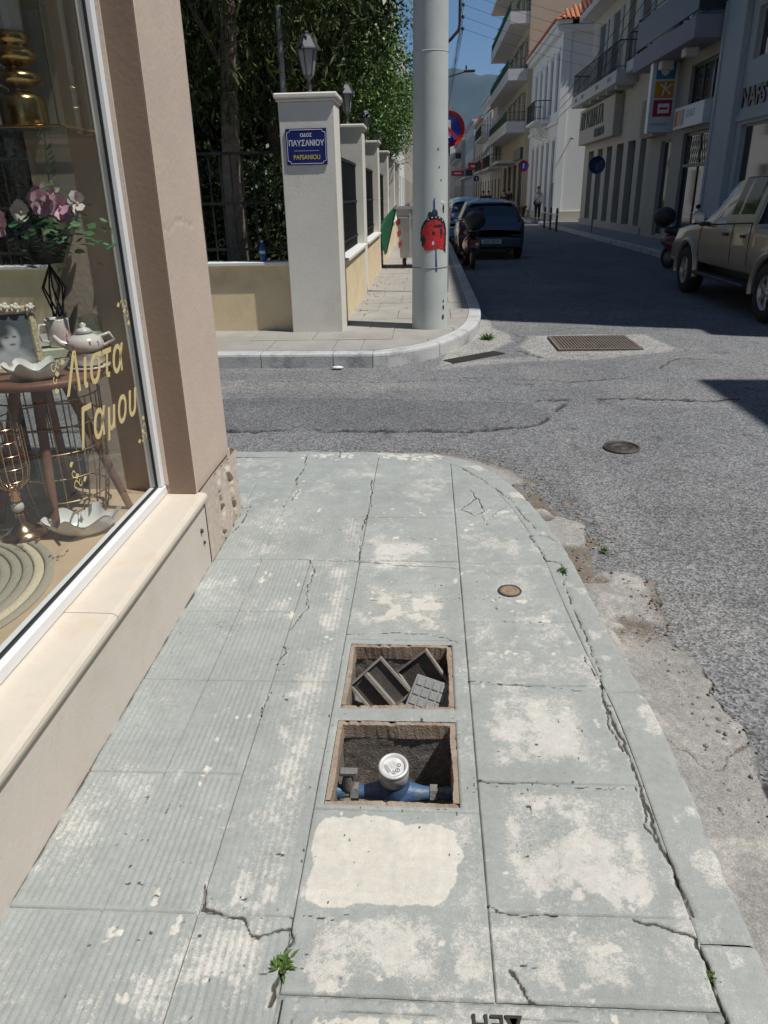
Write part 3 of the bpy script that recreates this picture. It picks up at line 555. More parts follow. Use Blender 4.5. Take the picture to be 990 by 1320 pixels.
tc = thing('cover_plate', 'grey chequered cover plate with raised squares lying tilted in the pit', 'cover plate', (.005, 2.115, -.085)); tc.rotation_euler = (R_(34), R_(7), R_(-20))
ob('panel', MB().box((-.075,-.09,-.008), (.085,.09,.004), .002), PG, tc); sq = MB().box((-.0125,-.0155,.004), (.0125,.0155,.0085), .003).mesh('raised_square'); sq.materials.append(PG)
for i in range(4):
    for j in range(4): link('raised_square', sq, PG, tc, (-.054+i*.030, -.042+j*.036, 0))
fr = MB().box((-.075,-.094,-.06), (-.0,-.0905,.003)); ob('front_lip', fr, M('lip_pale', (.36,.34,.30), .7, .2, 20, .2), tc); text('lettering', 'OYZ', .026, DARK, tc, frame_m((-.066,-.0945,-.028), (1,0,0), (0,0,1)), .001, bold=.0008)
# weeds
LEAF0 = M('weed_green', (.085, .15, .03), .7, .4, 60, 0)
def weed(name, label, loc, n, h, seed):
    r = random.Random(seed); t = thing(name, label, 'weed', loc, 0, None); m = MB()
    for i in range(n):
        a = r.uniform(0, 6.28); l = r.uniform(.4, 1)*h; le = r.uniform(.2, 1.1); wd = l*.13; d = Vector((math.cos(a)*math.cos(le), math.sin(a)*math.cos(le), math.sin(le))); s_ = d.cross(Vector((0,0,1))).normalized()*wd; b0 = Vector((r.uniform(-1,1)*h*.35, r.uniform(-1,1)*h*.5, 0))
        m.add([b0, b0+d*l*.5+s_, b0+d*l-Vector((0,0,l*.15)), b0+d*l*.5-s_], [(0,1,2,3)])
    ob('leaves', m, LEAF0, t); return t
weed('weed', 'small green weed growing from the crack beside the ribbed paving', (-.315, 1.09, -.002), 60, .035, 1)
weed('weed', 'mossy green tuft in the kerb crack beside the small rusty lid', (.597, 2.95, -.002), 90, .03, 2)
weed('weed', 'thin strip of moss in the kerb crack beside the lettered cover', (.607, 1.10, -.006), 60, .02, 3)
weed('weed', 'low weeds at the foot of the rounded kerb below the concrete pole', (.70, 9.05, RZ+.01), 90, .11, 4)
weed('weed', 'low green tuft in the broken gutter beside the asphalt edge', (.86, 3.30, -.07), 60, .03, 5)
# ================================================================ CORNER SHOP ON THE LEFT
TAN = M('tan_plaster', (.58, .47, .39), .8, .07, 2.5, .18, 45, c2=(.51, .41, .335), c2amt=.5, c2scale=1.2); CREAM = M('cream_plinth', (.63, .57, .50), .75, .06, 3, .12, 60, c2=(.52, .44, .37), c2amt=.5, c2scale=2)
TRAV = M('cream_marble', (.64, .575, .48), .5, .1, 5, .15, 90, c2=(.54, .40, .27), c2amt=.55, c2scale=5); WALU = M('white_aluminium', (.78, .79, .80), .35, .03, 5, 0); RUBB = M('black_rubber', (.02, .02, .022), .6, .1, 5, 0)
GLASS = glass_mat('shop_glass', (.93, .96, .94), 1.0); INT = M('interior_taupe', (.30, .27, .23), .85, .08, 2, .05); PARQ = M('display_floor', (.50, .36, .24), .6, .12, 9, .1)
shop = thing('corner_shop', 'tan plastered corner shop with a large display window and marble sill', 'shop', (-2.5, 1.5, 0))
sp = Vector((-2.5, 1.5, 0))
def sh(name, mb, mat, parent=None):
    if parent is None: mb.v = [tuple(Vector(p)-sp) for p in mb.v]; return ob(name, mb, mat, shop)
    mb.v = [tuple(Vector(p)-sp) for p in mb.v]; return ob(name, mb, mat, parent)
pl = MB(); pl.box((-1.3, -3, -.1), (-1.0, 3.02, .308)); sh('plinth', pl, CREAM)
pl = MB(); pl.box((-6.4, 3.30, -.1), (-1.52, 3.60, .308)); sh('plinth', pl, CREAM)
def chipped():   # corner of the plinth, plaster flaking off in sheets
    Yv = np.linspace(3.024, 3.645, 110); Zv = np.linspace(-.05, .355, 76); Y, Z = np.meshgrid(Yv, Zv); n1 = fbm(Y, Z, 7, 5, 3); n2 = fbm(Y, Z, 22, 6, 2)
    X = np.full_like(Y, -.997); br = np.abs(Y-3.27-.10*(n1-.5)-.1*(Z-.15))-.018-.02*n2; br2 = np.abs(Y-3.46-.14*(n1-.5)+.12*(Z-.15))-.03-.03*n2; br3 = 3.61-Y-(n1-.45)*.2
    bb = np.minimum(np.minimum(br, br2), br3); lost = 1-sstep(-.004, .003, bb); X -= lost*(.010+.008*n2); X += .005*np.exp(-(bb/.010)**2)*(bb > 0); X -= .10*sstep(3.61, 3.645, Y-(n1-.5)*.03)**2
    me = grid_mesh('corner_base', np.stack([X, Y, Z], -1)-np.array(sp), None, dict(wear=lost*0, white=lost*0, dirt=lost*.55*n1*1.6)); return me
CHIP = ground_mat('flaking_plaster', (.60, .52, .44), [('dirt', (.44, .30, .19), .4)], [(40, .15), (150, .12)], bump=.5)
link('corner_base', chipped(), CHIP, shop)
cb_ = MB(); cb_.box((-1.52, 3.024, -.1), (-1.03, 3.63, .354)); sh('plinth_core', cb_, CREAM)
for a, b in ((-3, -.6), (-.6, .9), (.9, 1.98), (1.98, 3.018)):
    s_ = MB(); yy0, yy1 = a+.0015, b-.0015; pr_ = [(-1.22,.308),(-.99,.308),(-.982,.314),(-.979,.326),(-.981,.338),(-.989,.346),(-1.0,.349),(-1.22,.352)]; n = len(pr_)
    s_.add([(x, yy0, z) for x, z in pr_]+[(x, yy1, z) for x, z in pr_], [(i, (i+1) % n, n+(i+1) % n, n+i) for i in range(n)]+[tuple(range(n-1,-1,-1)), tuple(range(n, 2*n))]); sh('sill', s_, TRAV)
# corner pillar with a slightly uneven plaster face
def pillar_face():
    Yv = np.linspace(3.0, 3.575, 60); Zv = np.linspace(.352, 3.05, 240); Y, Z = np.meshgrid(Yv, Zv); X = -1.02+(fbm(Y, Z, 3, 12, 4)-.5)*.006; X -= .004*np.exp(-(np.abs(Z-1.46-.02*np.sin(Y*22)-(fbm(Y, Z, 9, 3, 2)-.5)*.03)/.004)**2)*(Y < 3.4); X[:, 0] = -1.022; X[:, -1] = -1.03
    return grid_mesh('pillar_face', np.stack([X, Y, Z], -1)-np.array(sp))
link('pillar_face', pillar_face(), TAN, shop); p_ = MB().box((-1.50, 3.0, .353), (-1.026, 3.574, 3.05)); sh('corner_pillar', p_, TAN)
# walls of the building
ub = MB(); ub.box((-6.4, -3, 3.05), (-1.02, 3.575, 7.6)); sh('upper_wall', ub, TAN); c_ = MB().box((-6.6, -3.2, 7.6), (-.8, 3.8, 7.8), .03); sh('cornice', c_, CREAM)
ln = MB(); ln.box((-1.5, -3, 2.62), (-1.03, 2.998, 3.048)); sh('lintel', ln, TAN); ln = MB(); ln.box((-6.4, 3.2, 2.62), (-1.502, 3.56, 3.048)); sh('lintel', ln, TAN)
bw = MB(); bw.box((-1.5, -3, .353), (-1.03, .0, 2.62)); sh('pier', bw, TAN); bw = MB(); bw.box((-6.4, 3.2, .309), (-3.6, 3.56, 2.62)); sh('pier', bw, TAN)
iw = MB(); iw.box((-6.4, -3, 0), (-6.3, 3.2, 3.05)); iw.box((-6.3, -3, 0), (-1.5, -2.9, 3.05)); iw.box((-6.3, -2.9, 2.98), (-1.5, 3.2, 3.045)); sh('interior_wall', iw, INT)
fl = MB(); fl.box((-6.3, -2.9, .0), (-1.31, 3.29, .06)); sh('shop_floor', fl, M('shop_floor_tile', (.30, .27, .24), .3, .1, 2, 0)); pf = MB(); pf.box((-2.35, .1, .31), (-1.225, 3.0, .37)); pf.box((-2.35, 3.002, .31), (-1.502, 3.34, .368)); sh('display_floor', pf, PARQ)
bx = MB(); bx.box((-2.35, .1, .061), (-2.31, 3.28, .309)); sh('display_base', bx, INT)
bb = MB(); bb.box((-2.9, .02, .061), (-2.86, 2.35, 2.97)); sh('backdrop', bb, M('backdrop_grey', (.26, .25, .225), .8, .1, 2, .05))
# window: frame, gasket, pane with gilt lettering
fr = MB(); fr.box((-1.215, .0, .352), (-1.150, 3.0, .395), .004); sh('bottom_rail', fr, WALU); fr = MB(); fr.box((-1.212, 2.955, .396), (-1.153, 2.998, 2.62), .004); sh('side_rail', fr, WALU); fr = MB(); fr.box((-1.212, .0, .396), (-1.153, .045, 2.62), .004); sh('side_rail', fr, WALU); fr = MB(); fr.box((-1.212, .046, 2.575), (-1.153, 2.954, 2.62), .004); sh('top_rail', fr, WALU)
ga = MB(); ga.box((-1.182, .046, .396), (-1.172, 2.954, .404)); ga.box((-1.182, 2.948, .405), (-1.172, 2.954, 2.574)); sh('gasket', ga, RUBB)
se = MB(); se.box((-1.152, 2.985, .396), (-1.138, 2.9995, 2.62)); sh('sealant', se, M('pale_sealant', (.60, .50, .42), .7)); se = MB(); se.box((-1.1375, 2.994, .353), (-1.024, 2.9995, 2.62)); sh('reveal', se, M('brown_reveal', (.26, .182, .132), .8, .08, 3, .12, 50))
pn = MB(); pn.quad((-1.178, .04, .40), (-1.178, 2.95, .40), (-1.178, 2.95, 2.58), (-1.178, .04, 2.58)); pane = sh('window_pane', pn, GLASS)
GILT = M('gilt_print', (.68, .55, .27), .45, .08, 20, 0)
def gm(y, z): return frame_m(Vector((-1.1765, y, z))-sp, (0,1,-.03), (0,0,1))
text('lettering', 'Λιστα', .18, GILT, pane, gm(2.31, .965), .0005, .45, bold=.0016, sx=.90, space=1.14); text('lettering', 'Γαμου', .18, GILT, pane, gm(2.335, .775), .0005, .45, bold=.0016, sx=.90, space=1.14)
def curl(y, z, sy, sz):
    m = MB()
    for k, (a0, cx, cy, r) in enumerate(((0, .02, .015, .018), (1.6, .055, .012, .014), (0, .015, .055, .014))):
        pts = [(0, y+sy*(cx+r*(1-.6*t)*math.cos(a0+t*5)), z+sz*(cy+r*(1-.6*t)*math.sin(a0+t*5))) for t in np.linspace(0, 1, 14)]
        for i in range(13):
            a, b = Vector(pts[i]), Vector(pts[i+1]); q = Vector((0, -(b-a).z, (b-a).y)).normalized()*.0028; m.quad(a+q, b+q, b-q, a-q)
    for cy, cz in ((.085, .012), (.012, .09), (.035, .04)): m.add([(0, y+sy*(cy-.012), z+sz*cz), (0, y+sy*cy, z+sz*(cz+.012)), (0, y+sy*(cy+.02), z+sz*(cz+.004)), (0, y+sy*cy, z+sz*(cz-.009))], [(0,1,2,3)])
    m.v = [(-1.1765-sp.x, q[1]-sp.y, q[2]-sp.z) for q in m.v]; ob('ornament', m, GILT, pane)
curl(2.24, .66, 1, 1); curl(2.93, .63, -1, 1); curl(2.93, 1.20, -1, -1); curl(2.24, 1.09, 1, -1)
# window on the side street
fr = MB(); 
for a, b in (((-3.6, 3.40, .37), (-1.502, 3.45, .42)), ((-1.55, 3.40, .421), (-1.502, 3.45, 2.618)), ((-2.6, 3.40, .421), (-2.55, 3.45, 2.618)), ((-3.6, 3.40, .421), (-3.55, 3.45, 2.618))): sh('side_window_frame', MB().box(a, b, .004), WALU)
pn = MB(); pn.quad((-3.55, 3.425, .42), (-1.55, 3.425, .42), (-1.55, 3.425, 2.6), (-3.55, 3.425, 2.6)); sh('side_window_pane', pn, GLASS)
sl2 = MB(); sl2.box((-6.4, 3.34, .309), (-1.525, 3.64, .352), .01); sh('sill', sl2, TRAV)
bolt = MB(); bolt.lathe([(0, .012), (.009, .010), (.011, 0)], (-1.0, 2.93, .20), 10, 'x'); sh('bolt', bolt, IRON); bolt = MB(); bolt.lathe([(0, .010), (.007, .008), (.008, 0)], (-1.0, 2.95, .135), 10, 'x'); sh('bolt', bolt, IRON)
# ---- things in the display
FZ = .371
CER = M('white_ceramic', (.72, .70, .67), .25, .05, 8, .05, 30, coat=.3); GOLD = M('brass_gold', (.62, .40, .16), .22, .15, 8, .05, metallic=1); RGOLD = M('rose_gold', (.66, .42, .26), .22, .12, 8, 0, metallic=1); WOOD = M('dark_wood', (.17, .075, .045), .5, .25, 12, .15, 40); BLK = M('black_wire', (.03, .028, .025), .5, .2, 9, 0, metallic=.4); BRASSD = M('antique_brass', (.30, .22, .11), .4, .2, 9, 0, metallic=.8)
def shell_bowl(name, label, loc, rx, ry, h, rz):
    t = thing(name, label, 'bowl', loc, rz); N = 60; K = 14; P = np.zeros((K, N+1, 3))
    for side in (0, 1):
        for i in range(K):
            u = i/(K-1)
            for j in range(N+1):
                q = 2*math.pi*j/N; fl = 1+.10*u*u*math.sin(6*q)+.05*u*u*math.sin(11*q+1)
                P[i, j] = (rx*(.35+.65*u**.7)*fl*math.cos(q)*(1-.04*side), ry*(.35+.65*u**.7)*fl*math.sin(q)*(1-.04*side), .004*side+h*u**1.6*(1+.28*u*math.sin(6*q+.7)))
        me = grid_mesh('outer_shell' if not side else 'inner_shell', P); link('outer_shell' if not side else 'inner_shell', me, CER, t)
    b = MB().lathe([(0, .004), (rx*.36, .004), (rx*.36, 0), (0, 0)], n=20); ob('foot', b, CER, t); return t
shell_bowl('shell_bowl', 'white scalloped ceramic bowl standing on the display floor behind the glass', (-1.325, 2.545, FZ), .135, .09, .065, .35)
# braided mat
mt = thing('braided_mat', 'round braided jute mat on the display floor', 'mat', (-1.80, 2.02, FZ)); MAT1 = M('jute_pale', (.62, .53, .38), .9, .12, 90, .6, 220); MAT2 = M('jute_grey', (.36, .32, .25), .9, .12, 90, .6, 220)
for i in range(14):
    r0 = .06+i*.036; ob('braid_ring', MB().torus((0,0,.006), r0, .0175, 'z', 64, 6).xf(Matrix.Diagonal((1,1,.45,1))), MAT1 if i in (3, 4, 8, 12) else MAT2, mt)
# gold cage goblet
lt = thing('cage_candle_holder', 'rose gold wire cage candle holder on a turned glass stem', 'candle holder', (-1.545, 2.50, FZ))
b = MB(); b.lathe([(0, .004), (.085, .004), (.088, .012), (.05, .03), (.018, .06), (.015, .10)], n=28); ob('base', b, RGOLD, lt); ob('glass_ball', MB().ball((0,0,.125), .024), M('smoked_glass', (.55, .52, .48), .05, .1, 5, 0, coat=1), lt); s_ = MB(); s_.lathe([(.012, .145), (.02, .155), (.014, .168), (.022, .178), (.012, .19), (.03, .2)], n=18); ob('stem', s_, RGOLD, lt)
wr = MB().tube([(.03,0,.2), (.06,0,.23), (.072,0,.28), (.072,0,.44)], .0022, 5, False).mesh('cage_wire'); wr.materials.append(RGOLD)
for i in range(16): link('cage_wire', wr, RGOLD, lt, (0,0,0), i*math.pi/8)
for z, r in ((.24, .064), (.29, .072), (.34, .072), (.39, .072), (.44, .072)): ob('cage_ring', MB().torus((0,0,z), r, .0024, 'z', 32, 5), RGOLD, lt)
tr = MB(); tr.lathe([(0, 0), (.14, 0), (.15, .01), (.15, .035), (.135, .035), (.13, .015), (0, .015)], n=36); tag(ob('wooden_tray', tr, WOOD, None, (-1.76, 2.2, FZ+.014)), 'round dark wooden tray on the jute mat', 'tray')
# wire basket and table
wb = thing('wire_basket', 'large antique brass wire basket standing under the wooden table', 'basket', (-1.49, 2.75, FZ)); wr = MB().tube([(.16,0,.004), (.195,0,.18), (.205,0,.50)], .003, 5, False).mesh('upright_wire'); wr.materials.append(BRASSD)
for i in range(18): link('upright_wire', wr, BRASSD, wb, (0,0,0), i*math.pi/9)
for z, r in ((.004, .16), (.10, .18), (.20, .196), (.30, .2), (.40, .203), (.50, .205)): ob('hoop', MB().torus((0,0,z+.003), r, .0032, 'z', 44, 5), BRASSD, wb)
tb = thing('side_table', 'round dark wooden table with splayed legs carrying the china', 'table', (-1.475, 2.715, FZ)); t_ = MB(); t_.lathe([(0, .57), (.255, .57), (.265, .575), (.265, .592), (.255, .597), (0, .597)], n=56); ob('table_top', t_, WOOD, tb)
for a in (.3, 1.9, 3.5, 5.0): 
    l = MB(); l.tube([(.08*math.cos(a), .08*math.sin(a), .57), (.25*math.cos(a), .24*math.sin(a), .002)], [.022, .015], 8); ob('leg', l, WOOD, tb)
TZ = FZ+.5975
shell_bowl('shell_bowl', 'white scalloped ceramic bowl on the wooden table before the portrait', (-1.395, 2.565, TZ), .105, .07, .05, .3)
# picture frame (plain grey portrait stand-in)
pf_ = thing('picture_frame', 'ornate ivory and gold picture frame with a grey portrait', 'picture frame', (-1.535, 2.655, TZ), R_(32)); pf_.rotation_euler = (R_(-10), 0, R_(32)); IV = M('ivory_gilt', (.55, .48, .34), .45, .35, 40, .5, 90, c2=(.34, .22, .08), c2amt=.6, c2scale=30); IVW = M('ivory_rose', (.68, .63, .54), .5, .1, 30, .3)
W2, H2 = .085, .21
for a, b in (((-W2-.026,-.012,0), (W2+.026,.012,.028)), ((-W2-.026,-.012,H2), (W2+.026,.012,H2+.028)), ((-W2-.026,-.0119,.0282), (-W2,.0119,H2-.0002)), ((W2,-.0119,.0282), (W2+.026,.0119,H2-.0002))): ob('moulding', MB().box(a, b, .007), IV, pf_)
for x, z in ((-.05, H2+.02), (-.02, H2+.026), (.015, H2+.024), (.05, H2+.02), (.10, H2+.016), (-.10, H2+.016), (.10, .016), (-.1, .016)):
    m = MB(); 
    for q in range(5): m.ball((x+.011*math.cos(q*1.26), -.016, z+.011*math.sin(q*1.26)), .009, 8, 5, (1,.6,1))
    m.ball((x, -.02, z), .009, 8, 5); ob('rose', m, IVW, pf_)
def portrait():
    m = bpy.data.materials.new('grey_portrait'); m.use_nodes = True; n = m.node_tree.nodes; L = m.node_tree.links.new; b = n['Principled BSDF']; b.inputs['Roughness'].default_value = .25
    tc_ = n.new('ShaderNodeTexCoord'); col = None
    def ell(cx, cz, rx, rz, soft):
        mp = n.new('ShaderNodeMapping'); mp.vector_type = 'POINT'; mp.inputs['Location'].default_value = (-cx/rx, 0, -cz/rz); mp.inputs['Scale'].default_value = (1/rx, 0, 1/rz); L(tc_.outputs['Object'], mp.inputs[0])
        ln_ = n.new('ShaderNodeVectorMath'); ln_.operation = 'LENGTH'; L(mp.outputs[0], ln_.inputs[0]); r = n.new('ShaderNodeMapRange'); r.inputs[1].default_value = 1-soft; r.inputs[2].default_value = 1+soft; r.inputs[3].default_value = 1; r.inputs[4].default_value = 0; L(ln_.outputs['Value'], r.inputs[0]); return r.outputs[0]
    prev = (.12, .135, .15)
    for cx, cz, rx, rz, c, sf in ((-.01, .135, .05, .055, .05, .25), (.0, .04, .075, .05, .42, .25), (.012, .085, .022, .03, .36, .3), (.012, .125, .032, .043, .46, .2), (-.02, .155, .04, .03, .08, .35), (.0, .13, .008, .004, .10, .4), (.027, .13, .007, .004, .10, .4), (.017, .103, .011, .004, .14, .4)):
        x = n.new('ShaderNodeMix'); x.data_type = 'RGBA'; L(ell(cx, cz, rx, rz, sf), x.inputs[0]); x.inputs[7].default_value = (c, c*1.03, c*1.06, 1)
        if isinstance(prev, tuple): x.inputs[6].default_value = (*prev, 1)
        else: L(prev, x.inputs[6])
        prev = x.outputs[2]
    L(prev, b.inputs['Base Color']); return m
ob('picture', MB().box((-W2+.0005, -.003, .0283), (W2-.0005, .003, H2-.0005)), portrait(), pf_); st_ = MB(); st_.box((-.02, .012, .03), (.02, .075, .15)); 
# books, mug, candle, teapot, cup, gold bowl
PINK = M('pink_rose_print', (.62, .16, .22), .3, .4, 60, 0); PORC = M('porcelain', (.72, .68, .64), .2, .04, 8, 0, coat=.4, c2=(.66, .38, .36), c2amt=.5, c2scale=14)
for i, (c, z) in enumerate((((.32, .42, .33), 0), ((.52, .55, .42), .036))):
    q = MB().box((-.075,-.05,0), (.075,.05,.035), .003); tag(ob('gift_box', q, M('box_print%d' % i, c, .7, .3, 25, 0, c2=(.60, .55, .42), c2amt=.7, c2scale=20), None, (-1.41, 2.80, TZ+z), .5+.1*i), ['pale green patterned gift box lying on the wooden table', 'cream green patterned box on top of the green one under the mug'][i], 'box')
mg = thing('mug', 'pink and white rose mug standing on the stacked patterned boxes', 'mug', (-1.41, 2.80, TZ+.072), .9); b = MB(); b.lathe([(0, 0), (.036, 0), (.040, .006), (.044, .10), (.042, .105), (.040, .10), (.036, .01), (0, .008)], n=28); ob('cup_body', b, PORC, mg); ob('handle', MB().tube([(-.04,0,.085), (-.066,0,.088), (-.076,0,.06), (-.066,0,.03), (-.038,0,.022)], .0055, 8), PORC, mg)
for q in (-.9, -.5, -1.3): ob('rose_print', MB().ball((.0412*math.cos(q), .0412*math.sin(q), .045+.01*math.sin(q*5)), .011, 8, 5, (.3,.3,1)), PINK, mg)
cg = thing('candle_glass', 'pale green candle in a clear glass cylinder behind the teapot', 'candle', (-1.325, 2.90, TZ)); b = MB(); b.lathe([(0, 0), (.04, 0), (.043, .004), (.043, .17), (.041, .17), (.041, .005), (0, .005)], n=28); ob('glass', b, GLASS, cg); b = MB(); b.lathe([(0, .006), (.039, .006), (.039, .105), (.03, .102), (0, .098)], n=24); ob('candle_wax', b, M('green_wax', (.36, .46, .33), .5, .06, 9, 0, trans=.3), cg)
tp = thing('teapot', 'white rose porcelain teapot sitting on its cup and saucer', 'teapot', (-1.285, 2.745, TZ)); b = MB(); b.lathe([(0, 0), (.075, .004), (.08, .012), (.05, .008)], n=28); b.lathe([(.03, .008), (.05, .018), (.062, .05), (.064, .062)], n=28); ob('cup_and_saucer', b, PORC, tp)
b = MB(); b.lathe([(.05, .062), (.063, .075), (.067, .095), (.055, .118), (.03, .128), (.028, .132), (.034, .135), (.02, .147), (.009, .152), (.013, .162), (0, .170)], n=28); ob('pot_body', b, PORC, tp); ob('spout', MB().tube([(-.045,-.02,.082), (-.08,-.035,.10), (-.10,-.042,.128)], [.018, .012, .007], 10), PORC, tp); ob('handle', MB().tube([(.05,.02,.115), (.082,.035,.125), (.095,.04,.10), (.058,.025,.08)], .006, 8), PORC, tp)
for q in (-2.4, -1.9, -.9, -.4): ob('rose_print', MB().ball((.064*math.cos(q), .064*math.sin(q), .10+.012*math.sin(q*7)), .012, 8, 5, (.35,.35,.9)), PINK, tp)
gb = thing('gold_bowl', 'small shiny gold bowl beside the candle glass', 'bowl', (-1.262, 2.80, TZ)); b = MB(); b.lathe([(0, 0), (.02, 0), (.02, .01), (.045, .05), (.05, .085), (.047, .085), (.042, .05), (.01, .016), (0, .015)], n=28); ob('bowl', b, GOLD, gb)
# flowers on a black wire stand
fs = thing('flower_arrangement', 'pink orchids and green leaves on a twisted black wire stand', 'flowers', (-1.43, 2.87, TZ)); m = MB()
for i in range(7):
    a = i*.9; m.tube([(.055*math.cos(a), .055*math.sin(a), 0), (.02*math.cos(a+1.5), .02*math.sin(a+1.5), .12), (.04*math.cos(a+3), .04*math.sin(a+3), .22), (.01*math.cos(a), .01*math.sin(a), .30)], .0035, 5)
ob('wire_stand', m, BLK, fs); b = MB(); b.lathe([(0, .29), (.05, .29), (.075, .34), (.07, .345), (0, .34)], n=20); ob('dish', b, BLK, fs)
r = random.Random(5); LM = [M('flower_leaf', (.045, .14, .06), .5, .35, 30, 0), M('flower_leaf_pale', (.12, .22, .11), .5, .3, 30, 0)]
for k_, (n_, mm) in enumerate(((110, LM[0]), (50, LM[1]))):
    m = MB()
    for i in range(n_):
        c = Vector((r.gauss(.06, .075), r.gauss(-.03, .075), .38+r.gauss(0, .045))); a = r.uniform(0, 6.28); l = r.uniform(.02, .04); d = Vector((math.cos(a), math.sin(a), r.uniform(-.5, .6))).normalized(); s_ = d.cross(Vector((r.uniform(-.4,.4), r.uniform(-.4,.4), 1))).normalized()*l*.55
        m.add([c, c+d*l*.4+s_, c+d*l*.9+s_*.6, c+d*l*1.1, c+d*l*.9-s_*.6, c+d*l*.4-s_], [(0,1,2,3), (0,3,4,5)])
    tag(ob('foliage', m, mm, fs), kind='stuff')
PET = [M('orchid_pink', (.68, .36, .48), .5, .2, 25, 0, trans=.2, c2=(.50, .07, .20), c2amt=.8, c2scale=22), M('orchid_white', (.72, .62, .60), .5, .15, 25, 0, c2=(.5, .06, .08), c2amt=.6, c2scale=22)]
for i, (x, y, z, sz, k_) in enumerate([(.05,-.07,.45,.042,0), (.10,-.05,.44,.04,0), (.14,.0,.45,.036,1), (.02,-.03,.46,.04,0), (.09,-.01,.43,.04,0), (-.10,-.1,.40,.042,0), (.06,.02,.49,.024,1), (.07,-.06,.475,.034,0), (-.03,-.07,.43,.036,1)]):
    m = MB(); c = Vector((x, y, z)); r2 = random.Random(i)
    for q in range(5):
        a = q*1.257+i; d = Vector((math.cos(a)*.7, -.35+.3*math.sin(a), math.sin(a))).normalized(); s_ = d.cross(Vector((.5,-.8,.2))).normalized()*sz*.5; up = Vector((.4,-.6,.2))*sz*.25
        m.add([c, c+d*sz*.35+s_*.8+up*.6, c+d*sz*.75+s_*.9+up, c+d*sz+up*.3, c+d*sz*.75-s_*.9+up, c+d*sz*.35-s_*.8+up*.6, c+d*sz*.55+up*.35], [(0,1,2,6), (6,2,3), (6,3,4), (0,6,4,5)], True)
    m.ball(c+Vector((.006,-.01,0)), sz*.14, 7, 5); ob('orchid', m, PET[k_], fs)
ob('sprig', MB().tube([(.05,0,.45), (.055,.01,.56), (.07,.0,.64)], [.002,.003,.001], 5), LM[1], fs); m = MB()
for i in range(26):
    t_ = r.uniform(.5, .66); a = r.uniform(0, 6.28); m.add([(.06,0,t_), (.06+.02*math.cos(a), .02*math.sin(a)-.006, t_+.012), (.06+.035*math.cos(a), .035*math.sin(a), t_+.02), (.06+.02*math.cos(a), .02*math.sin(a)+.006, t_+.01)], [(0,1,2,3)])
ob('sprig_leaves', m, LM[1], fs)
fs.scale = (1.05, 1.05, 1.28)
# glass shelf with brass box and ringed gold vase
sf = thing('glass_shelf', 'brass edged glass display case fixed to the shop pillar', 'display case', (-1.362, 2.83, 1.775)); ob('shelf', MB().box((-.15,-.15,-.008), (.15,.165,.004)), glass_mat('shelf_glass', (.86,.90,.84), 1), sf)
for a, b in (((-.15,-.15),(.15,-.15)), ((.15,-.15),(.15,.15)), ((.15,.15),(-.15,.15)), ((-.15,.15),(-.15,-.15))):
    for z in (.008, .62): ob('brass_edge', MB().tube([(*a, z), (*b, z)], .004, 6), GOLD, sf)
    ob('brass_edge', MB().tube([(*a, .01), (*a, .62)], .004, 6), GOLD, sf)
for x, y in ((.15, 0), (-.15, 0), (0, -.15), (0, .15)):
    m = MB(); (m.quad((x,-.15,.01), (x,.15,.01), (x,.15,.62), (x,-.15,.62)) if x else m.quad((-.15,y,.01), (.15,y,.01), (.15,y,.62), (-.15,y,.62))); ob('case_pane', m, GLASS, sf)
gv = thing('ringed_vase', 'tall gold vase with stacked rings inside the glass case', 'vase', (-1.385, 2.80, 1.7795)); b = MB(); b.lathe([(0, 0), (.075, 0), (.08, .015), (.08, .09), (.072, .105), (.035, .115), (.035, .125), (.075, .14), (.083, .155), (.075, .17), (.035, .182), (.035, .19), (.075, .205), (.083, .22), (.075, .235), (.04, .25), (.06, .26), (.062, .28), (.05, .29)], n=36); ob('vase_body', b, GOLD, gv)
c_ = MB(); c_.lathe([(.048, .28), (.05, .40), (.06, .46), (.055, .46), (.045, .40), (.0, .30)], n=14, smooth=False); ob('crystal_top', c_, M('crystal', (.66, .60, .54), .08, .1, 9, 0, coat=1), gv)
# scroll ironwork by the side window
si = thing('scroll_iron_stand', 'black scrolled wrought iron stand inside by the side window', 'iron stand', (-1.98, 3.12, FZ)); 
for x in (-.16, .16): ob('upright', MB().box((x-.012,-.012,0), (x+.012,.012,1.62)), BLK, si)
for z in (.02, 1.05, 1.6): ob('cross_rail', MB().box((-.148,-.01,z), (.148,.01,z+.02)), BLK, si)
for z, s in ((1.20, 1), (1.42, -1)):
    pts = [(s*(.02+.075*(1-t*.7)*math.cos(t*7)), 0, z+.07*(1-t*.7)*math.sin(t*7)) for t in np.linspace(0, 1, 30)]; ob('scroll', MB().tube(pts, .007, 6), BLK, si)
    pts = [(-s*(.04+.05*(1-t*.7)*math.cos(t*7+1)), 0, z+.10+.05*(1-t*.7)*math.sin(t*7+1)) for t in np.linspace(0, 1, 30)]; ob('scroll', MB().tube(pts, .007, 6), BLK, si)
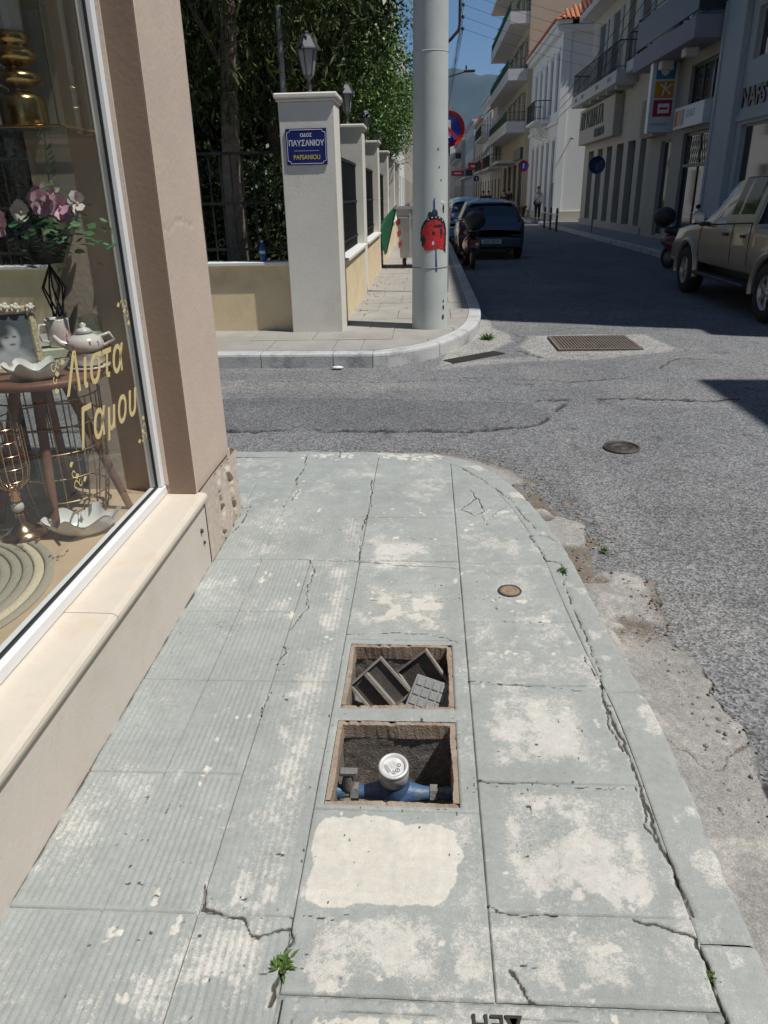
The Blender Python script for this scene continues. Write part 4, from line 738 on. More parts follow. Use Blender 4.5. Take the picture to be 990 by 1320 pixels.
# ================================================================ FAR CORNER: PAVEMENT, PARK WALL, TREES, POLE
PZ = .07
K2 = [(-9,7.60),(-3,7.58),(-1.3,7.56),(-.62,7.55),(-.50,7.56),(-.30,7.66),(.02,7.95),(.30,8.42),(.52,9.0),(.66,9.7),(.73,10.6),(.75,11.6),(.75,14),(.75,20),(.75,60)]
kc2 = catmull(K2, 16); sl2_ = np.concatenate([[0], np.cumsum(np.linalg.norm(np.diff(kc2, axis=0), axis=1))])
def k2(s): return np.stack([np.interp(s, sl2_, kc2[:,0]), np.interp(s, sl2_, kc2[:,1])], -1)
def k2n(s):
    d = k2(s+.02)-k2(s-.02); d /= np.linalg.norm(d, axis=-1, keepdims=True)+1e-9; return np.stack([-d[...,1], d[...,0]], -1)
fp = MB(); base = [tuple(p) for p in (k2(np.linspace(.05, sl2_[-1]-.05, 160))+k2n(np.linspace(.05, sl2_[-1]-.05, 160))*.08)]; base = base+[(-1.1, 60), (-1.1, 9.1), (-8.95, 9.1)]
fp.add([(x, y, PZ-.014) for x, y in base], [tuple(range(len(base)))]); fpave = tag(ob('far_pavement', fp, PJ), kind='structure')
def clip_poly(poly, curve):
    out = poly
    for a, b in zip(curve[:-1], curve[1:]):
        src = out; out = []
        for i in range(len(src)):
            p, q = src[i], src[(i+1) % len(src)]; dp = (b[0]-a[0])*(p[1]-a[1])-(b[1]-a[1])*(p[0]-a[0]); dq = (b[0]-a[0])*(q[1]-a[1])-(b[1]-a[1])*(q[0]-a[0])
            if dp >= 0: out.append(p)
            if dp*dq < 0: t = dp/(dp-dq); out.append((p[0]+(q[0]-p[0])*t, p[1]+(q[1]-p[1])*t))
        if len(out) < 3: return None
    return out
KW2 = .17
sin_ = np.linspace(6.0, 20, 30); icv = [tuple(p) for p in (k2(sin_)+k2n(sin_)*(KW2+.002))]; icv = [(-9, icv[0][1])]+icv+[(icv[-1][0], 60)]
rs = random.Random(3)
def fslab(x0, x1, y0, y1):
    p = clip_poly([(x0+.004,y0+.004),(x1-.004,y0+.004),(x1-.004,y1-.004),(x0+.004,y1-.004)], icv)
    if p: ob('paving_slab', MB().prism(p, PZ-.03, PZ-rs.uniform(0, .004)), STONE, fpave)
for i in range(11): fslab(-8.7+i*.7-.0, -8.0+i*.7, 7.6, 8.35); fslab(-9.0+i*.7, -8.3+i*.7, 8.35, 9.1)
for j, (a, b) in enumerate([(7.6, 8.35), (8.35, 9.1)]+[(9.1+.75*k_, 9.85+.75*k_) for k_ in range(18)]):
    o_ = .0 if j % 2 else -.3
    for x in (-1.1, -.4, .3):
        x0 = max(-1.1 if b > 9.2 else -1.3, x+o_); x1 = x+o_+.7 if x < .3 else 1.2
        if a < 9.05 and x == -1.1: x0 = -1.0 if j == 0 else -1.3
        if x1-x0 > .05: fslab(x0, x1, a, b)
def kerb2(s0, s1, z=PZ):
    ss = np.linspace(s0+.004, s1-.004, max(3, int((s1-s0)/.12))); pf = [(-.0, -.25), (.0, z-.03), (.006, z-.010), (.022, z), (KW2-.01, z+.001), (KW2, z-.006), (KW2, -.25)]
    P = np.zeros((len(ss), len(pf), 3))
    for i, s in enumerate(ss):
        p = k2(np.array(s)); n = k2n(np.array(s))
        for j, (a, zz) in enumerate(pf): q = p+n*a; P[i, j] = (q[0], q[1], zz)
    me = grid_mesh('kerb_stone', P, smooth=False); bm = bmesh.new(); bm.from_mesh(me); bm.verts.ensure_lookup_table(); nn = len(pf); bm.faces.new([bm.verts[i] for i in range(nn)]); bm.faces.new([bm.verts[(len(ss)-1)*nn+i] for i in range(nn-1, -1, -1)]); bmesh.ops.recalc_face_normals(bm, faces=bm.faces); bm.to_mesh(me); bm.free()
    link('kerb_stone', me, MARB, fpave)
cs = [.1, 1.3, 2.5, 3.7, 4.9, 6.1, 7.28, 8.03, 8.44, 9.35, 10.2, 10.95, 11.9, 12.9, 13.9, 14.9, 16, 17, 18, 19, 20, 21, 22, 24, 26, 28, 32, 36, 42, 50, 60]
for a, b in zip(cs[:-1], cs[1:]): 
    if b < sl2_[-1]: kerb2(a, b)
# ---- storm inlet under the rounded kerb
si_ = thing('kerb_inlet', 'slanting iron bars of the storm inlet at the foot of the rounded kerb', 'storm drain', (.50, 8.03, RZ+.002), R_(40))
ob('pit', MB().box((-.38,-.085,-.03), (.38,.085,.006)), DARK, si_); br = MB().box((-.37,-.007,.0), (.37,.007,.011)).mesh('bar'); br.materials.append(IRON)  # flat dark slab painted as the shaded slots between the bars
for i in range(5): link('bar', br, None, si_, (0, -.07+i*.035, .002))
# ---- park wall
WH = M('whitewashed_render', (.73, .70, .625), .8, .07, 2, .15, 40, c2=(.56, .53, .46), c2amt=.6, c2scale=1.5); YEL = M('ochre_render', (.73, .60, .385), .85, .07, 3, .2, 40, c2=(.50, .39, .24), c2amt=.5, c2scale=2); COP = M('coping_white', (.74, .73, .70), .6, .06, 5, .1)
FEN = M('fence_black', (.018, .019, .02), .5, .2, 9, 0, metallic=.2); LGLASS = M('lantern_glass', (.26, .28, .28), .3, .15, 9, 0, coat=.3)
def bpillar(x0, x1, y0, y1, label):
    cx, cy = (x0+x1)/2, (y0+y1)/2; t = thing('boundary_pillar', label, 'pillar', (cx, cy, PZ-.01), 0, 'pillars of the park wall'); hx, hy = (x1-x0)/2, (y1-y0)/2
    ob('shaft', MB().box((-hx,-hy,0), (hx,hy,2.42), .008), WH, t); c = MB(); c.box((-hx-.02,-hy-.02,2.421), (hx+.02,hy+.02,2.448), .008); c.box((-hx-.04,-hy-.04,2.4485), (hx+.04,hy+.04,2.50), .012); ob('cap', c, WH, t); return t
PY = [12.75, 16.6, 20.45, 24.3, 28.2]
bp = bpillar(-1.60, -1.0, 8.87, 9.42, 'white square pillar carrying the blue street sign, lantern on top')
NTH = ['second', 'third', 'fourth', 'fifth', 'sixth']
for i, y in enumerate(PY): bpillar(-1.52, -1.02, y, y+.5, '%s white pillar of the park wall counting from the street sign pillar' % NTH[i])
def lantern(loc, label, s=1.0):
    t = thing('wall_lantern', label, 'lantern', loc, R_(15), 'lanterns on the park wall pillars'); LM_ = M('lantern_metal', (.055, .06, .065), .5, .25, 12, .1, metallic=.4)
    b = MB(); b.lathe([(.075,0),(.075,.012),(.04,.03),(.026,.05),(.03,.07),(.022,.09),(.022,.15),(.05,.17),(.058,.185)], n=14); ob('stem', b, LM_, t)
    g_ = MB(); g_.lathe([(.055,.186),(.105,.42)], n=6, smooth=False); ob('glass_body', g_, LGLASS, t)
    for k_ in range(6):
        a = k_*math.pi/3; ob('rib', MB().tube([(.057*math.cos(a), .057*math.sin(a), .186), (.107*math.cos(a), .107*math.sin(a), .42)], .006, 5), LM_, t)
    r = MB(); r.lathe([(.10,.418),(.145,.425),(.14,.44),(.06,.55),(.035,.57),(.035,.585),(.012,.60),(0,.61)], n=6, smooth=False); ob('hood', r, LM_, t); return t
lantern((-1.29, 9.14, PZ+2.49), 'lantern on the pillar that carries the blue street sign')
for i, y in enumerate(PY[:4]): lantern((-1.27, y+.25, PZ+2.49), 'lantern on the %s pillar of the park wall from the street sign' % NTH[i])
def bwall(a, b, label, alongx):
    t = thing('boundary_wall', label, 'wall', ((a[0]+b[0])/2, (a[1]+b[1])/2, PZ-.02)); lx, ly = abs(b[0]-a[0])/2, abs(b[1]-a[1])/2
    if alongx: ob('wall_body', MB().box((-lx,-.10,0), (lx,.10,.77)), YEL, t); ob('coping', MB().box((-lx,-.157,.771), (lx,.13,.81), .006), COP, t)
    else: ob('wall_body', MB().box((-.09,-ly,0), (.09,ly,.74)), YEL, t); ob('coping', MB().box((-.17,-ly,.741), (.135,ly,.785), .006), COP, t)
    return t
bwall((-8.8, 9.14), (-1.602, 9.14), 'low ochre wall with white coping running left from the street sign pillar', True)
ys_ = [9.42]+PY
for i in range(5): bwall((-1.12, ys_[i]+(.502 if i else .002)), (-1.12, ys_[i+1]-.002), ['low ochre wall between the street sign pillar and the second pillar', 'low ochre wall between the second and third park pillars', 'low ochre wall between the third and fourth park pillars', 'low ochre wall between the fourth and fifth park pillars', 'low ochre wall between the fifth and sixth park pillars'][i], False)
q = MB(); q.box((-1.75, 28.71, .06), (-1.25, 35.5, 2.5)); tag(ob('boundary_wall', q, YEL), 'tall ochre wall beyond the sixth park pillar', 'wall')
def fence(a, b, label, z0=.855):
    a = Vector((*a, 0)); b = Vector((*b, 0)); L_ = (b-a).length; t = thing('fence_panel', label, 'fence', ((a.x+b.x)/2, (a.y+b.y)/2, z0), math.atan2(b.y-a.y, b.x-a.x)); n = int(L_/.125)
    for z in (.12, .62, 1.14): ob('rail', MB().box((-L_/2,-.014,z), (L_/2,.014,z+.03)), FEN, t)
    bm_ = MB().box((-.008,-.008,.0), (.008,.008,1.18)).mesh('bar'); bm_.materials.append(FEN)
    for i in range(1, n): link('bar', bm_, FEN, t, (-L_/2+i*L_/n, 0, 0))
    sc_ = MB()
    for s in (-1, 1): sc_.tube([(s*.055*(1-.75*u)*math.cos(u*6), -.0, .2+.055*(1-.75*u)*math.sin(u*6)+.0) for u in np.linspace(0, 1, 16)], .005, 5)
    me = sc_.mesh('scroll'); me.materials.append(FEN)
    for i in range(0, n, 2): link('scroll', me, FEN, t, (-L_/2+(i+.5)*L_/n, 0, .0))
    return t
fence((-8.8, 9.14), (-1.602, 9.14), 'black iron railing on the ochre wall left of the street sign pillar', .861)
for i in range(3): fence((-1.14, ys_[i]+(.502 if i else .002)), (-1.14, ys_[i+1]-.002), ['black iron railing between the street sign pillar and the second pillar', 'black iron railing between the second and third park pillars', 'black iron railing between the third and fourth park pillars'][i], .836)
bt = thing('plastic_bottle', 'blue plastic bottle standing on the white coping before the railing', 'bottle', (-1.93, 9.055, .861)); b = MB(); b.lathe([(0,0),(.032,0),(.035,.01),(.035,.15),(.03,.17),(.014,.20),(.013,.215)], n=16); ob('bottle_body', b, M('blue_plastic', (.02, .09, .30), .3, .1, 9, 0), bt); ob('bottle_cap', MB().lathe([(0,.235),(.015,.235),(.015,.214)], n=12), COP, bt); ob('bottle_label', MB().lathe([(.0355,.09),(.0355,.12)], n=16), M('label_pale', (.5, .55, .6), .5), bt)
# street name sign
SB = M('sign_blue', (.012, .022, .15), .35, .08, 6, 0, coat=.4); SW = M('sign_white', (.78, .78, .78), .4, .04, 9, 0); SY = M('sign_yellow', (.70, .58, .06), .4, .06, 9, 0)
ss_ = thing('street_sign', 'blue enamel street name sign fixed to the white corner pillar', 'street sign', (-1.315, 8.866, 2.045)); ob('plate', MB().box((-.222,-.012,-.178), (.222,.0,.178), .003), SB, ss_)
bd = MB(); o_ = .0035; cor = .032; pp = [(-.208+cor,.164),(.208-cor,.164),(.208-cor,.164-cor*.5),(.208,.164-cor*.9),(.208,-.164+cor*.9),(.208-cor,-.164+cor*.5),(.208-cor,-.164),(-.208+cor,-.164),(-.208+cor,-.164+cor*.5),(-.208,-.164+cor*.9),(-.208,.164-cor*.9),(-.208+cor,.164-cor*.5)]
for i in range(12): bd.tube([(pp[i][0], -.0128, pp[i][1]), (pp[(i+1) % 12][0], -.0128, pp[(i+1) % 12][1])], .003, 4)
ob('border', bd, SW, ss_)
def st(s, size, z, mat, bold=.001, sx=1): text('lettering', s, size, mat, ss_, frame_m((0,-.0128,z), (1,0,0), (0,0,1)), .0006, align='CENTER', bold=bold, sx=sx)
st('ΟΔΟΣ', .045, .098, SW); st('ΠΑΥΣΑΝΙΟΥ', .078, .010, SW, .0012, .84); st('PAFSANIOU', .064, -.122, SY, .0006, .86); ob('divider', MB().box((-.135,-.0135,-.040), (.135,-.0121,-.037)), SW, ss_)
gp = MB().tube([(0,0,0), (.0,0,7.5)], [.035, .03], 12); tag(ob('grey_post', gp, M('grey_paint_post', (.25, .27, .28), .5, .1, 5, .05)  , None, (-1.66, 9.62, .05)), 'slim grey metal post rising behind the street sign pillar', 'post')
q = MB(); q.quad((-40, 9.05, .045), (-1.2, 9.05, .045), (-1.2, 36, .045), (-40, 36, .045)); tag(ob('park_ground', q, SOIL), kind='structure')
# ---- trees
LF = [M('leaf_dark', (.042, .07, .018), .45, .5, 3.0, 0, spec=.35, c2=(.10, .10, .02), c2amt=.5, c2scale=1.7), M('leaf_mid', (.105, .195, .042), .45, .45, 3.5, 0, spec=.35, c2=(.11, .15, .03), c2amt=.6, c2scale=2.2), M('needle_olive', (.06, .085, .026), .6, .45, 3, 0, spec=.15, c2=(.15, .13, .03), c2amt=.5, c2scale=1.5)]
BARK = M('bark_pale', (.26, .21, .165), .9, .3, 7, .8, 25, c2=(.12, .09, .07), c2amt=.7, c2scale=9, dist=.02)
def leaves(name, cl, per, rad, ll, lw, droop, seed):
    g_ = np.random.default_rng(seed); n = len(cl)*per; c = np.repeat(np.array(cl), per, 0)+g_.normal(0, 1, (n, 3))*np.array(rad); d = g_.normal(0, 1, (n, 3)); d[:, 2] -= droop; d /= np.linalg.norm(d, axis=1)[:, None]
    s = np.cross(d, g_.normal(0, 1, (n, 3))); s /= np.linalg.norm(s, axis=1)[:, None]+1e-6; nn = np.cross(d, s); L_ = (ll*g_.uniform(.5, 1.6, n))[:, None]; W_ = L_*lw
    P = np.stack([c, c+d*L_*.45+s*W_+nn*L_*.08, c+d*L_, c+d*L_*.45-s*W_+nn*L_*.08], 1).reshape(-1, 3)
    me = bpy.data.meshes.new(name); me.vertices.add(n*4); me.vertices.foreach_set('co', P.reshape(-1).astype(np.float32)); me.loops.add(n*4); me.loops.foreach_set('vertex_index', np.arange(n*4, dtype=np.int32)); me.polygons.add(n); me.polygons.foreach_set('loop_start', np.arange(0, n*4, 4, dtype=np.int32)); me.update(calc_edges=True); return me
def tree_mesh(h, trunk_h, cr, seed, ncl, per, ll, lw, droop, rad, low, tr=.15):
    r = random.Random(seed); m = MB(); m.tube([(0,0,-.1), (r.uniform(-.05,.05), r.uniform(-.05,.05), trunk_h*.5), (r.uniform(-.15,.15), r.uniform(-.15,.15), trunk_h), (r.uniform(-.3,.3), 0, h*.75)], [tr*1.15, tr, tr*.8, tr*.3], 12)
    cl = []
    for i in range(ncl):
        while True:
            p = [r.uniform(-1, 1) for _ in range(3)]
            if .2 < sum(x*x for x in p) < 1: break
        z = low+(h-low)*(p[2]+1)/2; k_ = 1-.35*max(0, p[2]); cl.append((p[0]*cr*k_+r.gauss(0,.15), p[1]*cr*k_+r.gauss(0,.15), z))
    for i in range(14): q = cl[r.randrange(len(cl))]; z0 = r.uniform(trunk_h*.6, h*.6); m.tube([(0,0,z0), (q[0]*.5, q[1]*.5, (z0+q[2])/2+.1), q], [tr*.35, tr*.2, tr*.07], 6)
    return m, leaves('crown', cl, per, rad, ll, lw, droop, seed+1)
T = []
for a in (dict(h=7.5, trunk_h=3.2, cr=1.9, seed=11, ncl=430, per=90, ll=.11, lw=.10, droop=1.1, rad=(.16,.16,.24), low=2.0, tr=.12), dict(h=6.5, trunk_h=2.6, cr=2.2, seed=21, ncl=620, per=80, ll=.085, lw=.24, droop=.2, rad=(.16,.16,.12), low=2.3, tr=.14), dict(h=6.0, trunk_h=1.6, cr=1.9, seed=31, ncl=620, per=90, ll=.06, lw=.27, droop=.1, rad=(.13,.13,.10), low=2.3, tr=.12)):
    m, cm = tree_mesh(**a); T.append((m.mesh('trunk'), cm))
def tree(k_, loc, rz, label, sc=(1,1,1), mat=None, name='park_tree'):
    t = thing(name, label, 'tree', loc, rz, 'trees behind the park railings'); t.scale = sc; link('trunk', T[k_][0], BARK, t); c = link('crown', T[k_][1], mat or LF[[2,0,1][k_]], t); return t
tree(0, (-2.50, 10.25, .05), .3, 'drooping olive green tree with a pale bare trunk close behind the front railing', (1,1,1.1))
tree(1, (-4.3, 12.2, .05), 1.1, 'dark broad leaved tree standing behind the pale trunk', (1.15,1.15,1.15))
tree(1, (-2.7, 14.2, .05), 2.6, 'dark broad leaved tree behind the lantern of the street sign pillar', (1.05,1.05,1.2))
tree(0, (-5.6, 10.9, .05), 2.0, 'drooping olive green tree set back behind the ochre wall', (1.1,1.1,1.15))
tree(2, (-2.35, 17.8, .05), .5, 'fresh green small leaved tree behind the third and fourth pillars', (1.05,1.05,1.02))
tree(2, (-2.2, 23.0, .05), 2.4, 'fresh green small leaved tree behind the fifth pillar', (1.1,1.1,.95))
tree(1, (-5.2, 17.5, .05), 4.0, 'tall dark tree deep in the park', (1.5,1.5,1.6))
tree(1, (-8.5, 14.5, .05), 5.0, 'wide dark tree far left in the park', (1.5,1.5,1.4))
tree(2, (-2.6, 28.5, .05), 1.5, 'fresh green tree behind the tall ochre wall', (1.1,1.1,.9)); tree(1, (-6, 25, .05), 1.0, 'tall dark tree at the far end of the park', (1.5,1.5,1.6))
SH = leaves('foliage', [(rng.uniform(-1.1,1.1), rng.uniform(-.6,.6), rng.uniform(.1,1.7)) for _ in range(170)], 90, (.16,.16,.16), .08, .25, 0, 77)
for i, (x, y, l) in enumerate(((-3.6, 11.2, 'dense dark shrub behind the front railing beside the pale trunk'), (-6.0, 11.6, 'dense dark shrub behind the ochre wall further along'), (-2.95, 12.6, 'dense dark shrub between the street sign pillar and the second pillar'), (-2.95, 16.2, 'dense dark shrub behind the third park pillar'), (-4.6, 13.6, 'tall dark shrub behind the pale trunk deeper in the park'), (-6.6, 13.8, 'tall dark shrub deeper in the park behind the ochre wall'), (-3.6, 15.4, 'tall dark shrub behind the lantern deeper in the park'), (-8.6, 13.0, 'tall dark shrub at the outer end of the ochre wall'))):
    t = thing('shrub', l, 'shrub', (x, y, .05), i*1.3); t.scale = (1.1, 1.1, 1.1+.1*(i % 2)) if i < 4 else (1.4, 1.4, 1.9); link('foliage', SH, LF[0], t); ob('stem', MB().tube([(0,0,-.05), (.05,0,1.2)], [.04,.02], 7), BARK, t)
# ---- concrete pole with graffiti
PC = Vector((.022, 9.16)); prad = lambda z: .213-.0088*z
CP = M('pole_concrete', (.50, .53, .50), .8, .08, 3, .2, 70, c2=(.42, .45, .43), c2amt=.6, c2scale=1.3)
po = thing('utility_pole', 'thick grey concrete utility pole with red graffiti on the corner pavement', 'utility pole', (PC.x, PC.y, PZ-.004)); b = MB(); b.lathe([(prad(z), z) for z in np.linspace(0, 9.5, 40)]+[(0, 9.5)], n=48); ob('shaft', b, CP, po)
def ppatch(name, poly, mat, off=.0025, jag=.0):
    bm = bmesh.new(); r = random.Random(len(poly)*7+int(poly[0][1]*100)); P = []
    for i in range(len(poly)):
        a, b = Vector(poly[i]), Vector(poly[(i+1) % len(poly)]); k_ = max(1, int((b-a).length/.012))
        for j in range(k_): q = a.lerp(b, j/k_); P.append((q.x+r.uniform(-jag, jag), q.y+r.uniform(-jag, jag)))
    f = bm.faces.new([bm.verts.new((x, 0, z)) for x, z in P]); 
    for ax in (0, ):
        lo = min(p[0] for p in P); hi = max(p[0] for p in P); x = lo+.02
        while x < hi: bmesh.ops.bisect_plane(bm, geom=bm.verts[:]+bm.edges[:]+bm.faces[:], plane_co=(x,0,0), plane_no=(1,0,0)); x += .02
    bmesh.ops.triangulate(bm, faces=bm.faces[:])
    for v in bm.verts:
        z = v.co.z; rr_ = prad(z)+off; a = v.co.x/.2; v.co = (rr_*math.sin(a), -rr_*math.cos(a), z)
    bmesh.ops.recalc_face_normals(bm, faces=bm.faces); me = bpy.data.meshes.new(name); bm.to_mesh(me); bm.free()
    for p in me.polygons: p.use_smooth = True
    o = link(name, me, mat, po); return o
GR = M('graffiti_red', (.50, .022, .028), .6, .4, 22, .1, c2=(.06, .012, .014), c2amt=.85, c2scale=13); GK = M('graffiti_black', (.018, .018, .02), .6, .2, 20, 0); GBL = M('graffiti_blue', (.02, .06, .25), .6, .2, 20, 0); GWH = M('graffiti_white', (.66, .66, .65), .6, .1, 20, 0)
def arc(cx, cz, rx, rz, a0, a1, n=14): return [(cx+rx*math.cos(R_(a0+(a1-a0)*i/n)), cz+rz*math.sin(R_(a0+(a1-a0)*i/n))) for i in range(n+1)]
GX, GZ = .055, 1.03
ppatch('graffiti_outline', arc(GX, GZ+.05, .165, .18, 0, 180)+[(GX-.17, GZ-.05), (GX-.13, GZ-.02), (GX+.10, GZ-.12), (GX+.15, GZ-.18)], GK, .0022, .004)
ppatch('graffiti_red', arc(GX-.01, GZ+.04, .138, .145, 0, 180)+[(GX-.15, GZ-.09), (GX-.10, GZ-.14), (GX-.02, GZ-.13), (GX+.06, GZ-.12), (GX+.12, GZ-.15)], GR, .0036, .006)
for x, z, rx_, rz_ in ((.04,.115,.060,.018), (.075,.04,.016,.060), (-.125,-.03,.024,.05), (-.02,.045,.018,.020)): ppatch('graffiti_spot', arc(GX+x, GZ+z, rx_, rz_, 0, 340, 9), GK, .0048, .008)
for i in range(5): a = 52+i*17; ppatch('graffiti_dot', arc(GX+.150*math.cos(R_(a)), GZ+.05+.163*math.sin(R_(a)), .010, .006, 0, 320, 6), GWH, .0046, .003)
ppatch('graffiti_blob', arc(GX-.055, GZ+.235, .028, .035, 0, 340, 10), GK, .0038, .002); ppatch('graffiti_blob', arc(GX-.005, GZ+.25, .036, .045, 0, 340, 10), GK, .0042, .002); ppatch('graffiti_dot', arc(GX-.02, GZ-.06, .014, .02, 0, 340, 8), GWH, .0049, .004)
ppatch('graffiti_streak', [(GX-.016,GZ+.41),(GX-.004,GZ+.41),(GX+.002,GZ+.25),(GX-.016,GZ+.25)], GBL, .0055); ppatch('graffiti_streak', [(GX+.006,GZ-.13),(GX+.018,GZ-.13),(GX+.030,GZ-.37),(GX+.006,GZ-.37)], GBL, .0028)
ppatch('paint_chip', arc(GX+.10, 1.40, .035, .02, 0, 340, 8), GWH, .002, .005); ppatch('paint_chip', arc(GX+.11, 1.33, .012, .05, 0, 340, 8), GK, .0026, .003)
for x, z, r_ in ((.10,1.75,.007), (.13,1.62,.006), (.09,1.93,.008), (.17,.25,.016), (.165,.14,.018), (.17,.32,.01)): ppatch('paint_chip', arc(x, z, r_, r_*1.8, 0, 330, 7), GK if z > .5 else MATS['grime_and_hollow_shade'], .002, .004)
s_ = MB(); s_.torus((0,0,.70), prad(.70)+.001, .005, 'z', 48, 5); ob('strap', s_, GREY, po); s_ = MB(); s_.torus((0,0,2.86), prad(2.86)+.0005, .003, 'z', 48, 5); ob('seam', s_, CP, po)
# no-parking sign behind the pole
npk = thing('no_parking_sign', 'round blue no parking sign with red ring and slash behind the concrete pole', 'traffic sign', (.30, 12.5, PZ-.004), R_(-4)); ob('post', MB().tube([(0,0,0), (0,0,2.75)], .03, 12), GREY, npk); SR = M('sign_red', (.55, .035, .03), .4, .05, 9, 0); SBL = M('sign_royal_blue', (.02, .07, .42), .4, .05, 9, 0)
def disc(r0, r1, y, mat, name, z=2.37): m = MB(); m.lathe([(r0, 0), (r1, 0), (r1, .004)], (0, 0, 0), 40, 'y'); m.v = [(a, -b+y, c+z) for a, b, c in m.v]; ob(name, m, mat, npk)
disc(0, .245, -.035, SR, 'disc'); disc(0, .185, -.040, SBL, 'blue_field'); ob('white_bar', MB().box((-.035,-.047,2.25), (.035,-.0445,2.49)), SW, npk); sl3 = MB().box((-.19,-.052,-.022), (.19,-.0475,.022)); sl3.xf(Matrix.Translation((0,0,2.37)) @ Matrix.Rotation(R_(45), 4, 'Y')); ob('red_slash', sl3, SR, npk)
# wheeled bin with open green lid
BLKPL = M('liner_dark_green', (.012, .07, .035), .6, .1, 5, 0)
bn = thing('wheeled_bin', 'galvanised street bin on wheels with its green lid hanging open', 'bin', (-.10, 17.3, PZ-.003)); GALV = M('galvanised', (.44, .45, .44), .5, .12, 4, .1, 50, metallic=.35)
b = MB(); b.add([(-.50,-.34,.22),(.50,-.34,.22),(.50,.34,.22),(-.50,.34,.22),(-.58,-.42,1.22),(.58,-.42,1.22),(.58,.42,1.22),(-.58,.42,1.22)], [(0,3,2,1),(0,1,5,4),(1,2,6,5),(2,3,7,6),(3,0,4,7)]); ob('tub', b, GALV, bn)
for x in (-.28, .02, .32): ob('rib', MB().box((x-.02,-.435,.30), (x+.02,-.36,1.19)), GALV, bn)
ob('rim', MB().box((-.61,-.45,1.2), (.61,-.40,1.25)).box((-.61,.40,1.2), (.61,.45,1.25)).box((-.61,-.399,1.2), (-.56,.399,1.25)).box((.56,-.399,1.2), (.61,.399,1.25)), GALV, bn); ob('cross_band', MB().box((-.53,-.425,1.02), (.53,-.40,1.05)), GALV, bn)
for x in (-.42, .42):
    for y in (-.28, .28): w_ = MB().torus((x,y,.105), .075, .03, 'x', 20, 8); w_.lathe([(0,-.02),(.06,-.02),(.06,.02),(0,.02)], (x,y,.105), 16, 'x'); ob('wheel', w_, RUBB, bn); ob('fork', MB().box((x-.045,y-.02,.11), (x-.035,y+.02,.22)).box((x+.035,y-.02,.11), (x+.045,y+.02,.22)), GALV, bn)
ld = MB(); 
for i in range(13):
    for s in (0, 1):
        pass
Pl = np.zeros((14, 9, 3))
for i in range(14):
    u = i/13; 
    for j in range(9): v = j/8*2-1; Pl[i, j] = (-.60-.26*math.sin(u*math.pi)*(1-.4*v*v)-.24*u, .44*v*(1-.15*u*u), 1.27-.98*u)
gl = grid_mesh('lid', Pl); Pb = Pl.copy(); Pb[..., 0] = (-.61-.24*np.linspace(0, 1, 14))[:, None]+.03; link('lid_liner', grid_mesh('lid_liner', Pb), BLKPL, bn); link('lid_end', grid_mesh('lid_end', np.stack([Pl[:, 0], Pb[:, 0]], 1)), M('green_plastic_lid', (.02, .16, .075), .45, .1, 4, 0), bn); link('lid_end', grid_mesh('lid_end', np.stack([Pl[:, -1], Pb[:, -1]], 1)), M('green_plastic_lid', (0,0,0)), bn)
o = link('lid', gl, M('green_plastic_lid', (.02, .16, .075), .45, .1, 4, 0), bn); md = o.modifiers.new('s', 'SOLIDIFY'); md.thickness = .02
for i in range(3): q = MB(); q.add([(-.505-.02*i,-.352-.018*i,.42+.22*i),(-.44-.01*i,-.352-.018*i,.47+.22*i),(-.44-.012*i,-.36-.018*i,.58+.22*i),(-.515-.02*i,-.36-.018*i,.53+.22*i)], [(0,1,2,3)]); q.v = [(x-.03, y-.015, z) for x, y, z in q.v]; ob('warning_stripe', q, M('stripe_red', (.55,.06,.04), .5), bn)
# dry leaves on the far pavement
DL = M('dry_leaf', (.22, .11, .045), .8, .4, 20, 0); lm = MB(); rs = random.Random(8)
for i in range(90):
    x = rs.choice([-.98+abs(rs.gauss(0,.12)), rs.uniform(-.95,.55)]); y = rs.uniform(10, 17); a = rs.uniform(0, 6.28); l = rs.uniform(.02, .05); d = Vector((math.cos(a), math.sin(a), rs.uniform(.0,.4)))*l; s_ = Vector((-d.y, d.x, .01))*.4; c = Vector((x, y, PZ+.004)); lm.add([c, c+d*.5+s_, c+d, c+d*.5-s_], [(0,1,2,3)])
tag(ob('dry_leaves', lm, DL), 'scattered dry brown leaves along the park wall', 'leaves', kind='stuff')
pt = MB(); pt.ball((0,0,.012), .05, 8, 5, (1.3,.8,.3)); tag(ob('paper_scrap', pt, COP, None, (-.92, 7.50, RZ+.008)), 'white scrap of paper lying at the foot of the marble kerb', 'litter')
# ================================================================ RIGHT SIDE OF THE STREET
RP = tag(ob('right_pavement', MB().box((6.12, -20, -.3), (9.0, 44, .05)), M('grey_paving', (.27, .27, .265), .85, .14, 2, .2, 60)), kind='structure'); q = MB().box((5.82, 44, -.3), (9, 300, .048)); ob('paving_strip', q, MATS['grey_paving'], RP)
ks = MB().box((-.075,-.598,-.3), (.075,.598,.058), .012).mesh('kerb_stone'); ks.materials.append(MARB)
for i in range(32): link('kerb_stone', ks, MARB, RP, (6.045, 6.0+i*1.2, 0))
q = MB().box((-.075, 44.4, -.3), (.075, 300, .056)); ob('kerb', q, MARB, RP, (5.745, 0, 0))
fs_ = MB().box((-.33,-.33,0), (.33,.33,.004)).mesh('paving_slab'); fs_.materials.append(MATS['grey_paving'])
for i in range(45):
    for j in range(2): link('paving_slab', fs_, MATS['grey_paving'], RP, (6.47+j*.68, 12.4+i*.68, .0495+.0012*((i*7+j*3) % 4)))
